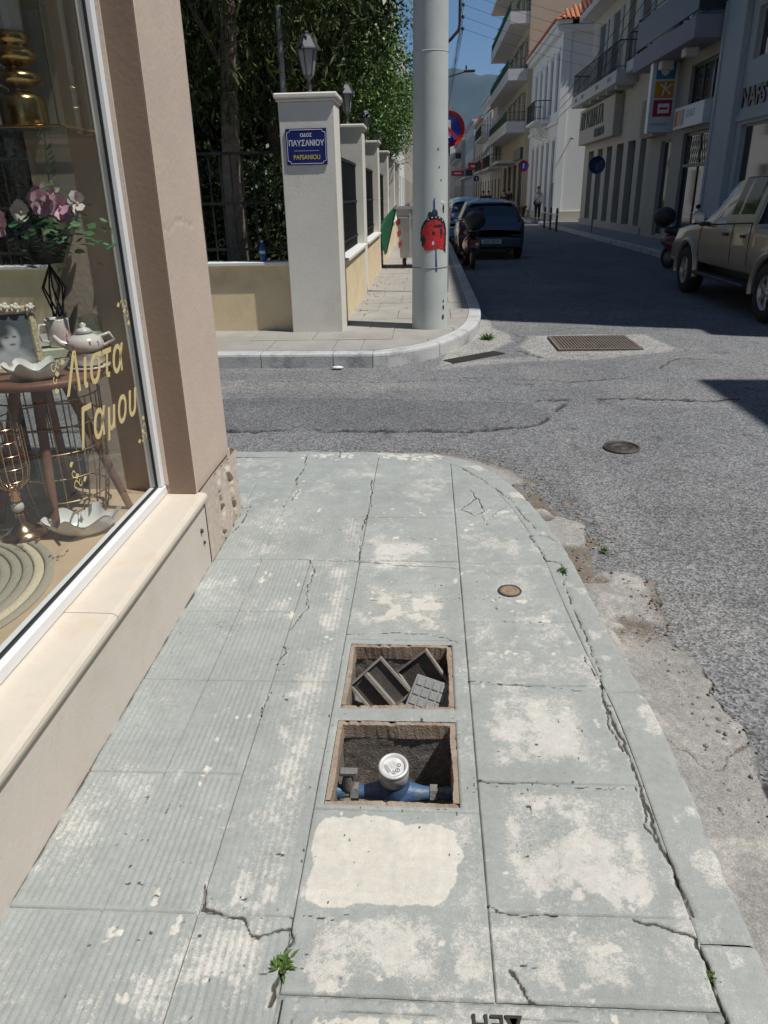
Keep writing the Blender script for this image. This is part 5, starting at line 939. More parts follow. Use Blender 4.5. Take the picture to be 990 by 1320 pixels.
DG = M('window_dark_glass', (.025, .03, .035), .06, .3, .8, 0, spec=.8); WOODW = M('window_frame_pale', (.50, .50, .48), .6, .06, 5, 0); SHUT = M('shutter_greyblue', (.30, .34, .37), .6, .08, 5, 0); SHUTG = M('shutter_green', (.03, .10, .055), .6, .15, 5, 0); SHOPK = M('shopfront_black', (.03, .032, .035), .4, .1, 5, 0)
WALLA = M('wall_bluewhite', (.46, .49, .51), .8, .05, 1.5, .1, 30); WALLB = M('wall_cream', (.40, .375, .32), .8, .06, 1.5, .1, 30, c2=(.46, .42, .35), c2amt=.4, c2scale=1); WALLC = M('wall_ivory', (.46, .43, .365), .8, .06, 1.5, .1, 30, c2=(.5, .46, .38), c2amt=.4, c2scale=.8); WALLD = M('wall_white', (.74, .74, .72), .8, .04, 1.2, .1, 30, c2=(.66, .65, .62), c2amt=.4, c2scale=.6); WALLE = M('wall_yellow', (.42, .365, .26), .8, .06, 1.5, .1, 30); BALC = M('balcony_white', (.52, .52, .51), .75, .05, 2, .1); RAIL = M('railing_black', (.03, .03, .033), .5, .1, 9, 0, metallic=.3); LILAC = M('balcony_lilac', (.28, .265, .31), .75, .05, 2, .1); ROOF = M('roof_tile_red', (.42, .15, .075), .8, .3, 6, .2, 40)
class Bld:
    def __init__(s, name, label, X0, Y0, Y1, H, mat, depth=9, d=.16):
        s.o = Vector((X0, (Y0+Y1)/2, 0)); s.X0, s.Y0, s.Y1, s.H, s.mat, s.dep, s.d = X0, Y0, Y1, H, mat, depth, d; s.ops = []; s.t = thing(name, label, 'building', s.o)
    def loc(s, y, z, out): return Vector((-out, y-s.o.y, z))
    def part(s, name, a, b, mat, parent=None, bev=0):   # a,b = (Y,Z,out)
        m = MB(); p, q = s.loc(*a), s.loc(*b); m.box(p, q, bev); return ob(name, m, mat, parent or s.t)
    def win(s, y0, y1, z0, z1, frame=WOODW, glass=DG, nx=2, nz=1, door=False, shut=None, fw=.06, back=None):
        s.ops.append((y0-s.Y0, y1-s.Y0, z0, z1)); d = s.d-.015; m = MB()
        def bx_(a, b): p, q = s.loc(*a), s.loc(*b); m.box(p, q)
        bx_((y0, z0, -d), (y1, z0+fw, -d+.05)); bx_((y0, z1-fw, -d), (y1, z1, -d+.05)); bx_((y0, z0+fw, -d+.001), (y0+fw, z1-fw, -d+.051)); bx_((y1-fw, z0+fw, -d+.001), (y1, z1-fw, -d+.051))
        for i in range(1, nx): yy = y0+(y1-y0)*i/nx; bx_((yy-fw*.4, z0+fw, -d+.002), (yy+fw*.4, z1-fw, -d+.048))
        for i in range(1, nz): zz = z0+(z1-z0)*i/nz; bx_((y0+fw, zz-fw*.35, -d+.003), (y1-fw, zz+fw*.35, -d+.046))
        w_ = ob('door' if door else 'window', m, frame, s.t); p = MB(); p.box(s.loc(y0+fw*.5, z0+fw*.5, -d+.012), s.loc(y1-fw*.5, z1-fw*.5, -d+.02)); ob('pane', p, glass, w_)
        if shut:
            for k_ in (0, 1):
                a = y0-.02-(y1-y0)*.5 if k_ == 0 else y1+.02; b_ = a+(y1-y0)*.5; sm = MB(); sm.box(s.loc(a, z0, .005), s.loc(b_, z1, .04))
                for zz in np.arange(z0+.1, z1-.1, .14): sm.box(s.loc(a+.05, zz, .0402), s.loc(b_-.05, zz+.07, .05))
                ob('shutter', sm, shut, w_)
        return w_
    def done(s):
        m = MB(); wallo(m, (0, s.Y0-s.o.y, 0), (0,1,0), (-1,0,0), s.Y1-s.Y0, s.H, s.ops, s.d); a, b, D, H = s.Y0-s.o.y, s.Y1-s.o.y, s.dep, s.H
        m.quad((0,a,-.2), (D,a,-.2), (D,a,H), (0,a,H)); m.quad((0,b,-.2), (D,b,-.2), (D,b,H), (0,b,H)); m.quad((D,a,-.2), (D,b,-.2), (D,b,H), (D,a,H)); m.quad((0,a,H), (0,b,H), (D,b,H), (D,a,H)); m.quad((.5,a,0), (.5,b,0), (.5,b,H), (.5,a,H)); ob('wall', m, s.mat, s.t)
    def balcony(s, y0, y1, z, out, mat=BALC, rail='bars', th=.16, front=0.0, hr=.95, para=0.0, railmat=None):
        bl = s.part('balcony', (y0, z, .001), (y1, z+th, out), mat, None, .015); zz = z+th
        if para:
            m = MB(); m.box(s.loc(y0, zz+.001, out-.10), s.loc(y1, zz+para, out)); m.box(s.loc(y0, zz+.001, .002), s.loc(y0+.1, zz+para, out-.101)); m.box(s.loc(y1-.1, zz+.001, .002), s.loc(y1, zz+para, out-.101)); ob('parapet', m, mat, bl); zz += para
        rm = railmat or RAIL
        m = MB(); m.tube([s.loc(y0+.03, zz+hr, .0), s.loc(y0+.03, zz+hr, out-.04), s.loc(y1-.03, zz+hr, out-.04), s.loc(y1-.03, zz+hr, .0)], .022, 6); m.tube([s.loc(y0+.03, zz+.1, .0), s.loc(y0+.03, zz+.1, out-.04), s.loc(y1-.03, zz+.1, out-.04), s.loc(y1-.03, zz+.1, .0)], .014, 6); ob('handrail', m, rm, bl)
        if rail == 'bars':
            m = MB(); n = int((y1-y0)/.13)
            for i in range(n+1): y = y0+.03+(y1-y0-.06)*i/n; m.tube([s.loc(y, zz, out-.04), s.loc(y, zz+hr, out-.04)], .009, 4, False)
            k_ = int(out/.13)
            for i in range(1, k_): 
                for y in (y0+.03, y1-.03): m.tube([s.loc(y, zz, i*.13), s.loc(y, zz+hr, i*.13)], .009, 4, False)
            o = ob('baluster_row', m, rm, bl); tag(o, kind='stuff')
        elif rail == 'panel': 
            m = MB(); m.box(s.loc(y0+.05, zz+.12, out-.055), s.loc(y1-.05, zz+hr-.08, out-.045)); m.box(s.loc(y0+.025, zz+.12, .01), s.loc(y0+.035, zz+hr-.08, out-.06)); ob('rail_panel', m, rm, bl)
        return bl
# --- A: white-blue corner building with the black letters
A = Bld('corner_building', 'tall blue white corner building with black sign letters above its shop window', 7.5, 8.15, 22.1, 14.8, WALLA)
BR = M('column_brown', (.16, .085, .06), .6, .15, 5, 0)
A.win(16.2, 20.45, .55, 2.92, nx=2, fw=.05); A.win(10.6, 15.6, .55, 2.92, nx=3, fw=.05); A.win(17.6, 20.35, 4.25, 5.3, nx=2); A.win(12.5, 15.5, 4.25, 5.3, nx=2)
for z in (6.7, 9.7, 12.3):
    for y in (9.5, 13, 16.5): A.win(y, y+2.2, z, z+1.6)
A.part('pier', (20.75, 0, .001), (22.09, 5.75, .16), WALLA, None, .01); A.part('pier', (21.95, 0, .162), (22.085, 5.74, .20), WALLA); A.part('fascia', (9, 3.0, .001), (20.74, 3.12, .05), WALLA); A.part('plinth', (8.2, 0, .001), (20.74, .42, .04), M('stone_plinth', (.36,.35,.33), .7, .1, 3, .1))
text('sign_lettering', 'NAFSIKA'[:4], .56, SHOPK, A.t, frame_m(A.loc(20.60, 3.30, .012), (0,-1,0), (0,0,1)), .025, bold=.012, sx=1.05)
A.balcony(8.7, 20.3, 5.75, 1.0, WALLA); A.balcony(8.7, 20.3, 8.8, .9, WALLA); A.done()
q = MB(); q.prism([(0,.02),(-.30,.45),(-.30,13.9),(0,13.9)], 8.0, 8.45); q.prism([(.0,-.38),(2.5,-.38),(2.5,.0),(0,.0)], -.2, 8.45); o = ob('corner_bay', q, WALLA, A.t, (0, 8.17-A.o.y, 0))
# bright interior reflection piece: tiled white shop wall seen in the doorway of B
Bb = Bld('office_building', 'cream building with lilac balcony, betting shop signs and dark doorway', 7.5, 22.1, 28.5, 14.8, WALLB)
Bb.win(22.35, 24.85, .10, 3.02, SHOPK, DG, 2, 1, True, fw=.08); Bb.win(22.35, 24.85, 3.72, 4.75, SHOPK, DG, 3, 1, fw=.07); Bb.win(26.0, 27.1, .12, 2.95, SHUT, DG, 1, 1, True); Bb.win(27.55, 28.1, 3.4, 4.4, SHOPK, DG, 1)
for z in (5.9, 8.9, 11.9):
    for y in (22.9, 25.4): Bb.win(y, y+1.7, z, z+2.1, SHUT, DG, 2, 1, True)
Bb.balcony(22.2, 28.3, 5.02, .85, LILAC, 'panel', .5, hr=.95, railmat=SHOPK); Bb.balcony(22.2, 28.3, 8.2, .85, LILAC, 'panel', .5, hr=.9, railmat=SHOPK)
for y in (23.4, 25.6): Bb.part('ceiling_lamp', (y, 4.80, .30), (y+.36, 5.015, .66), COP, None, .02)
lat = MB()
for i in range(14):
    y = 22.45+i*.18
    for s in (-1, 1): lat.tube([Bb.loc(min(max(y+s*.0, 22.44), 24.78), 2.2, -.10), Bb.loc(min(max(y+s*.3, 22.44), 24.78), 2.9, -.10)], .008, 4)
ob('lattice_grille', lat, GREY, Bb.t); Bb.part('transom', (22.4, 2.12, -.12), (24.8, 2.2, -.05), GREY)
Bb.part('tiled_reflection_panel', (22.42, .2, -.12), (23.1, 2.11, -.10), M('pale_tile_reflection', (.72, .73, .72), .3, .05, 3, 0));  # pale panel painted as the bright tiled reflection in the doorway
for z in (.62, 1.0, 1.38, 1.76): Bb.part('reflected_tile_joint', (22.42, z, -.099), (23.1, z+.012, -.096), GREY)
sb = Bb.part('sign_board', (22.45, 3.12, .001), (25.0, 3.68, .30), M('lightbox_white', (.66, .69, .71), .4, .04, 3, 0), None, .01)
SBLU = M('sign_skyblue', (.03, .22, .42), .4, .1, 8, 0); SOR = M('sign_orange', (.62, .27, .02), .4, .1, 8, 0); SRD = M('sign_crimson', (.42, .02, .05), .4, .1, 8, 0)
text('sign_lettering', 'ΟΠΑΠ', .26, SBLU, sb, frame_m(Bb.loc(23.9, 3.36, .301), (0,-1,0), (0,0,1)), .004); 
for y, c in ((24.9, SRD), (24.6, SOR), (24.3, SBLU)): ob('sign_square', MB().box(Bb.loc(y, 3.2, .302), Bb.loc(y-.24, 3.6, .307)), c, sb)
# projecting vertical lightbox
lb = thing('projecting_sign', 'white vertical lightbox with blue, orange and red squares projecting over the pavement', 'sign', (7.2, 26.2, 3.15)); ob('box', MB().box((-.46,-.14,0), (.299,.14,2.0), .01), MATS['lightbox_white'], lb); ob('edge_trim', MB().box((-.475,-.15,-.01), (-.461,.15,2.01)), WALU, lb)
for z, c in ((1.43, SBLU), (.93, SOR), (.43, SRD)): ob('sign_square', MB().box((-.36,-.147,z), (.20,-.1405,z+.45), .002), c, lb)
m = MB(); m.ball((-.10,-.152,1.66), .13, 10, 6, (1,.05,1.1)); m.ball((.07,-.152,1.72), .07, 8, 5, (1,.05,1)); ob('emblem', m, SW, lb)
m = MB(); 
for a, b in (((-.12,1.0),(-.05,1.34)), ((-.05,1.17),(.14,1.30)), ((-.05,1.17),(.12,1.02)), ((-.20,1.30),(-.05,1.17))): m.tube([(a[0],-.152,a[1]), (b[0],-.152,b[1])], .022, 5)
ob('emblem', m, SW, lb); m = MB().box((-.22,-.154,.52), (.12,-.1475,.78)); m.xf(Matrix.Rotation(R_(0), 4, 'Y')); ob('emblem', m, SW, lb); ob('emblem_bar', MB().box((-.17,-.157,.62), (.08,-.1545,.68)), SRD, lb)
text('sign_lettering', 'ΠΑΙΧΝΙΔΙΑ', .10, SBLU, lb, frame_m((-.38,-.142,.19), (1,0,0), (0,0,1)), .002)
lv = Bb.part('louvre_box', (26.7, 3.1, .001), (28.3, 4.25, .40), WALLC)
for i in range(14): Bb.part('slat', (26.68, 3.15+i*.077, .402), (28.28, 3.19+i*.077, .44), GREY, lv)
Bb.done()
# --- C: ivory building with fascia letters, iron balcony
C_ = Bld('shop_building', 'ivory building with projecting letter fascia, tall dark doorways and iron balcony', 7.5, 28.5, 40.0, 13.8, WALLC, d=.30)
for y0, y1 in ((28.9, 29.7), (30.4, 31.5), (32.2, 33.3), (34.1, 35.1), (35.9, 36.9), (37.8, 38.9)): C_.win(y0, y1, .32, 3.2, SHOPK, DG, 2, 2, True, fw=.06)
for y0 in (30.0, 32.3, 34.6, 37.2):
    for z in (5.75, 9.2): C_.win(y0, y0+1.0, z, z+2.3, WOODW, DG, 2, 2, True, shut=SHUT if y0 != 32.3 else None)
C_.part('plinth', (28.55, 0, .001), (39.98, .30, .05), MATS['stone_plinth']); fa = C_.part('fascia_box', (32.8, 3.5, .001), (39.9, 4.95, .35), WALLC, None, .02); LTR = M('letter_green', (.05, .075, .07), .5, .1, 5, 0)
text('sign_lettering', 'ΑΥΤΟΜΑΤΑ', .95, LTR, fa, frame_m(C_.loc(39.5, 4.12, .36), (0,-1,0), (0,0,1)), .03, bold=.012, sx=.90); text('sign_lettering', 'ΚΕΝΤΡΟ', .42, LTR, fa, frame_m(C_.loc(36.2, 3.66, .36), (0,-1,0), (0,0,1)), .03, bold=.012, sx=1.1)
C_.balcony(30.9, 39.9, 5.08, .80, BALC, 'bars', .42, hr=.9); C_.balcony(28.6, 30.8, 5.35, .50, BALC, 'bars', .35, hr=.9)
for y in (31.6, 33.2, 34.8, 36.4, 38.2): C_.part('corbel', (y, 4.96, .002), (y+.22, 5.078, .6), BALC)
for y in (31.8, 34.0, 37.0, 38.5): C_.part('slab_scupper', (y, 5.24, .802), (y+.55, 5.38, .808), SHOPK)
C_.balcony(29, 39.9, 8.5, .7, BALC, 'bars', .25); C_.part('cornice', (28.5, 13.4, .001), (40, 13.75, .3), WALLC); C_.done()
# --- D: white neoclassical house with red roof
D_ = Bld('neoclassical_house', 'white neoclassical house with tall shutters, small balcony and red tiled roof', 6.65, 43.0, 55.0, 9.0, WALLD, 8)
for y0 in (43.9, 46.0, 48.1, 50.2, 52.3): D_.win(y0, y0+1.0, .5, 4.0, SHUT, SHUT, 2, 2, y0 == 46.0); D_.win(y0, y0+1.0, 5.35, 8.0, SHUT, SHUT, 2, 2, True)
for y0 in (43.9, 46.0, 48.1, 50.2, 52.3): D_.part('window_surround', (y0-.12, 8.03, .001), (y0+1.12, 8.2, .08), WALLD); D_.part('window_surround', (y0-.12, 4.03, .001), (y0+1.12, 4.16, .06), WALLD)
D_.part('string_course', (43.0, 4.75, .001), (55, 4.95, .10), WALLD); D_.part('base_course', (43.0, -.1, .001), (55, .45, .08), WALLC); D_.part('cornice', (42.75, 8.72, .001), (55, 8.99, .30), WALLD, None, .03); D_.part('cornice', (42.55, 9.0, -.3), (55, 9.16, .45), WALLD, None, .03); D_.part('corner_pilaster', (42.94, .46, -.35), (43.35, 8.7, .05), WALLD)
D_.balcony(46.2, 49.6, 5.0, .9, WALLD, 'bars', .14, hr=.95)
for y in (46.8, 48.9):
    m = MB(); 
    for k_ in range(4): m.tube([D_.loc(y, 4.95-(.25+.13*k_)*math.sin(a), .02+(.25+.13*k_)*math.cos(a)) for a in np.linspace(0, 1.57, 8)], .03, 5)
    ob('bracket', m, WALLD, D_.t)
q = MB(); q.box((.2, 42.93-D_.o.y, -.1), (7.5, 42.999-D_.o.y, .55)); ob('base_course', q, WALLC, D_.t); q = MB(); q.box((-.3, 42.72-D_.o.y, 8.7), (8, 42.999-D_.o.y, 8.98), .02); ob('cornice', q, WALLD, D_.t)
rf = MB(); hx = 4.0; a, b = 42.5-D_.o.y, 55-D_.o.y; rf.add([(-.5,a,9.17),(8.3,a,9.17),(8.3,b,9.17),(-.5,b,9.17),(4,a+4,11.6),(4,b,11.6)], [(0,1,4),(1,2,5,4),(0,4,5,3),(0,3,2,1)]); roof = ob('roof', rf, ROOF, D_.t)
tl = MB(); 
for i in range(9): tl.lathe([(.075,-.27),(.095,.27)], (0,0,0), 10, 'x') if i == 0 else None
tlm = MB(); 
tlm.add([(.09*math.cos(t)*(1 if k_ == 0 else .85), -.26+.52*k_, .075*math.sin(t)) for k_ in (0, 1) for t in np.linspace(0, math.pi, 7)], [(i, i+1, 8+i, 7+i) for i in range(6)], True); tlm = tlm.mesh('roof_tile'); tlm.materials.append(ROOF)
sn = (11.6-9.17); 
def lay(p0, du, dv, nu, nv, wfun):
    du = Vector(du); dv = Vector(dv); nrm = du.cross(dv).normalized(); rot = Matrix((du.normalized(), dv.normalized(), nrm)).transposed()
    for j in range(nv):
        for i in range(nu):
            if not wfun(i/nu, j/nv): continue
            o = link('roof_tile', tlm, ROOF, roof); o.location = Vector(p0)+du*(i+.5)+dv*(j+.5); o.rotation_euler = rot.to_euler()
lay((-.5, a, 9.18), (.225,0,0), Vector((0,4,2.43)).normalized()*.46, 39, 10, lambda u, v: u > v*.5 and u < 1-v*.5 and u < .62)
lay((-.5, b-.2, 9.18), (0,-.235,0), Vector((4.5,0,2.43)).normalized()*.46, 52, 6, lambda u, v: u < 1-v*.35 and (u > .72 or v < .2))
D_.done()
# wall lamp and wall shadow maker on D's side wall
wl = thing('wall_lamp', 'small lamp on an arm on the white house side wall', 'lamp', (7.25, 43.0, 3.9)); ob('arm', MB().tube([(0,0,0), (0,-.35,.15), (0,-.6,.12)], .022, 6), GREY, wl); ob('shade', MB().lathe([(.03,.06),(.12,-.03),(.0,-.03)], (0,-.62,.08), 14), GREY, wl)
# --- E: apartment block with stacked balconies
E_ = Bld('apartment_block', 'apartment block with three long white balconies and slanting awning arms', 6.35, 55.0, 71.0, 15.5, WALLE, 9)
for z in (5.5, 8.5, 11.6):
    for y in (55.6, 58.6, 61.8, 65, 68): E_.win(y, y+1.8, z, z+2.2, WOODW, DG, 2, 1, True)
    E_.balcony(55.1, 70.8, z-.35, 1.25, BALC, 'bars', .3, para=.35, hr=.55, railmat=SHUTG)
    aw = MB()
    for y in (57.5, 61, 64.5, 68): aw.tube([E_.loc(y, z+2.1, .1), E_.loc(y, z+.9, 1.3)], .03, 5); aw.tube([E_.loc(y, z+2.1, .12), E_.loc(y+2.8, z+2.1, .12)], .06, 6)
    ob('awning_arms', aw, SHUT, E_.t)
for y in (55.8, 59.3, 63, 66.6): E_.win(y, y+2.6, .2, 3.4, SHOPK, DG, 2, 1, True)
E_.part('shop_sign', (55.6, 3.6, .001), (60, 4.3, .2), LTR); E_.part('shop_canopy', (60.5, 3.5, .001), (66, 3.7, 1.3), BALC); E_.part('roof_slab', (55, 14.6, .001), (71, 14.85, 1.3), BALC); E_.done()
pb_ = Bld('penthouse_block', 'bare grey blank gable of the block rising behind the red tiled roof', 8.2, 55.02, 70, 19, M('bare_render', (.56, .53, .50), .85, .12, 1, .2, 20, c2=(.42, .38, .34), c2amt=.6, c2scale=.7), 7); pb_.win(58, 59, 16, 17.5); pb_.done()
# --- far fronts
rf_ = random.Random(12); far = [('far_house', 'cream house with red tiled edge and green awning beyond the apartment block', 6.3, 71.2, 82, 9.2, WALLC), ('far_house', 'narrow white house further down beyond the green awning', 6.2, 82.2, 94, 10.2, WALLD), ('far_house', 'ochre three storey house far down the street', 6.2, 94.2, 110, 9.5, WALLE), ('far_house', 'grey white block far down the street beyond the ochre house', 6.0, 110.2, 135, 10.5, WALLA), ('far_house', 'low cream house near the end of the street', 5.4, 135.2, 165, 10.0, WALLB), ('far_house', 'white block closing the end of the street', 3.6, 165.2, 215, 12.5, WALLD)]
for i, (n_, l, x, y0, y1, h, mt_) in enumerate(far):
    f = Bld(n_, l, x, y0, y1, h, mt_, 10); nb = max(3, int((y1-y0)/3.2)); st_ = (y1-y0)/nb
    for j in range(nb):
        y = y0+st_*(j+.28)
        for fl_ in range(int((h-.8)//3)): z = .4+fl_*3.1; f.win(y, y+st_*.45, z+(.0 if fl_ == 0 else .4), z+2.3, SHOPK if fl_ == 0 else rf_.choice([SHUT, SHUTG, WOODW]), DG, 2, 1)
    for fl_ in range(1, int((h-.8)//3)): 
        if (i+fl_) % 2 == 0 or i < 2: f.balcony(y0+st_*.2, y1-st_*.3, .35+fl_*3.1, 1.0, BALC, 'bars' if i < 3 else 'panel', .2)
    f.part('cornice', (y0, h-.25, .001), (y1, h-.02, .3), mt_)
    q = MB(); q.add([(-.35,y0-f.o.y,h),(5,y0-f.o.y,h+1.4),(5,y1-f.o.y,h+1.4),(-.35,y1-f.o.y,h)], [(0,1,2,3)]); q.add([(-.35,y0-f.o.y,h),(5,y0-f.o.y,h+1.4),(5,y0-f.o.y,h)], [(0,1,2)])
    ob('roof', q, ROOF, f.t); f.done()
    if i == 0:
        m = MB(); m.quad(f.loc(72, 6.6, .02), f.loc(80, 6.6, .02), f.loc(80, 4.6, 1.25), f.loc(72, 4.6, 1.25)); ob('awning', m, SHUTG, f.t); m = MB(); m.quad(f.loc(71.4, 9.0, .02), f.loc(77, 9.0, .02), f.loc(77, 7.9, 1.3), f.loc(71.4, 7.9, 1.3)); ob('awning', m, BALC, f.t)
# red shop banners
for i, (x, y, z, w_, h_, l) in enumerate(((5.2, 92, 4.3, 1.5, .75, 'red shop banner hanging over the far pavement, larger of the two'), (4.3, 118, 4.2, 1.9, .7, 'red shop banner further down the street, smaller of the two'))):
    t = thing('shop_banner', l, 'banner', (x, y, z)); ob('panel', MB().box((-w_/2,-.06,-h_/2), (w_/2,.06,h_/2), .01), M('banner_red', (.55, .02, .03), .5, .1, 2, 0), t); ob('white_stripe', MB().box((-w_*.3,-.068,-.08), (w_*.25,-.061,.08)), SW, t); ob('bracket', MB().box((w_/2,-.03,-.03), (w_/2+1.4,.03,.03)), GREY, t)
# left hand side beyond the park
for i, (y0, y1, h, l, mt_) in enumerate(((36, 58, 9.5, 'pale blue white building beyond the park trees', WALLD), (58.3, 95, 11, 'cream building on the left far down the street', WALLC), (95.3, 190, 11, 'long grey white block on the left at the end of the street', WALLA))):
    t = thing('left_building', l, 'building', (-1.7, (y0+y1)/2, 0)); L_ = y1-y0; m = MB(); ops = []
    for j in range(int(L_/3.5)):
        for z in (.5, 3.9, 7): ops.append((1+j*3.5, 2.3+j*3.5, z, z+2.1))
    wallo(m, (0,L_/2,0), (0,-1,0), (1,0,0), L_, h, ops, .2); m.quad((0,-L_/2,0), (-10,-L_/2,0), (-10,-L_/2,h), (0,-L_/2,h)); m.quad((0,-L_/2,h), (0,L_/2,h), (-10,L_/2,h), (-10,-L_/2,h)); m.quad((-.5,-L_/2,0), (-.5,L_/2,0), (-.5,L_/2,h), (-.5,-L_/2,h)); ob('wall', m, mt_, t)
    for a, b, c, e in ops: ob('window', MB().box((-.19, L_/2-b, c), (-.15, L_/2-a, e)), DG, t)
# building on the near right corner (outside the frame): its shadow falls across the crossing
N_ = thing('near_corner_building', 'cream building on the near right corner whose shadow falls on the crossing', 'building', (7.56, -5, 0)); m = MB(); ops = []
for j in range(5):
    for z in (.5, 3.9, 7.0): ops.append((1.2+j*3.8, 3+j*3.8, z, z+2.2))
wallo(m, (0,-10,0), (0,1,0), (-1,0,0), 20.1, 10.5, ops, .2); m.quad((0,10.1,-.2), (9,10.1,-.2), (9,10.1,10.5), (0,10.1,10.5)); m.quad((0,-10,10.5), (0,10.1,10.5), (9,10.1,10.5), (9,-10,10.5)); m.quad((.6,-10,0), (.6,10.1,0), (.6,10.1,10.5), (.6,-10,10.5)); ob('wall', m, WALLC, N_)
for a, b, c, e in ops: ob('window', MB().box((.15, -10+a, c), (.19, -10+b, e)), DG, N_)
# mountains
def hills():
    xs = np.linspace(-3500, 4500, 200); ys = np.linspace(3300, 6500, 60); X, Y = np.meshgrid(xs, ys); ridge = 430+330*fbm(X, Y*0, 1/900., 3, 5)-40; prof = sstep(3300, 4200, Y)*(1-.0*Y); Z = -5+ridge*prof*(.75+.5*fbm(X, Y, 1/500., 9, 5)); return grid_mesh('mountains', np.stack([X, Y, Z], -1))
tag(link('mountains', hills(), M('mountain_scrub', (.040, .055, .045), .95, .3, .006, 0, c2=(.10, .10, .095), c2amt=.3, c2scale=.006)), kind='structure')
# ================================================================ VEHICLES, PEOPLE, SMALL STREET THINGS
TYRE = M('tyre_rubber', (.022, .022, .022), .8, .2, 20, .2, 60); RIMM = M('alloy_rim', (.50, .50, .49), .35, .08, 9, 0, metallic=.7); CARG = M('car_glass', (.012, .016, .018), .05, .2, 2, 0, spec=.7); BLKP = M('black_plastic', (.03, .03, .032), .55, .1, 9, .1); CHR = M('chrome', (.75, .75, .76), .12, .03, 5, 0, metallic=1)
def wheel(parent, x, y, r, w_, side, spokes=6):
    t = MB(); pf = [(r*.60,-w_/2),(r*.78,-w_/2-.004),(r*.94,-w_/2+.01),(r,-w_/2+.04),(r,w_/2-.04),(r*.94,w_/2-.01),(r*.78,w_/2+.004),(r*.60,w_/2)]; t.lathe(pf, (0,0,0), 36, 'x'); o = bpy.data.objects.new('wheel', None); COL.objects.link(o); o.parent = parent; o.location = (x, y, r); ob('tyre', t, TYRE, o)
    m = MB(); s = side; m.lathe([(r*.62,.0),(r*.62,s*w_*.46),(r*.56,s*w_*.44),(r*.54,s*w_*.2)], (0,0,0), 32, 'x'); m.lathe([(0,s*w_*.40),(r*.15,s*w_*.40),(r*.16,s*w_*.3)], (0,0,0), 16, 'x')
    for i in range(spokes):
        a = 2*math.pi*i/spokes; k0 = len(m.v); m.box((s*w_*.26,-r*.085,r*.1), (s*w_*.38,r*.085,r*.57), .008); m.v[k0:] = [(p[0], p[1]*math.cos(a)-p[2]*math.sin(a), p[1]*math.sin(a)+p[2]*math.cos(a)) for p in m.v[k0:]]
    ob('rim', m, RIMM, o); d = MB(); d.lathe([(0,s*w_*.10),(r*.6,s*w_*.10)], (0,0,0), 24, 'x'); ob('brake_disc', d, BLKP, o); return o
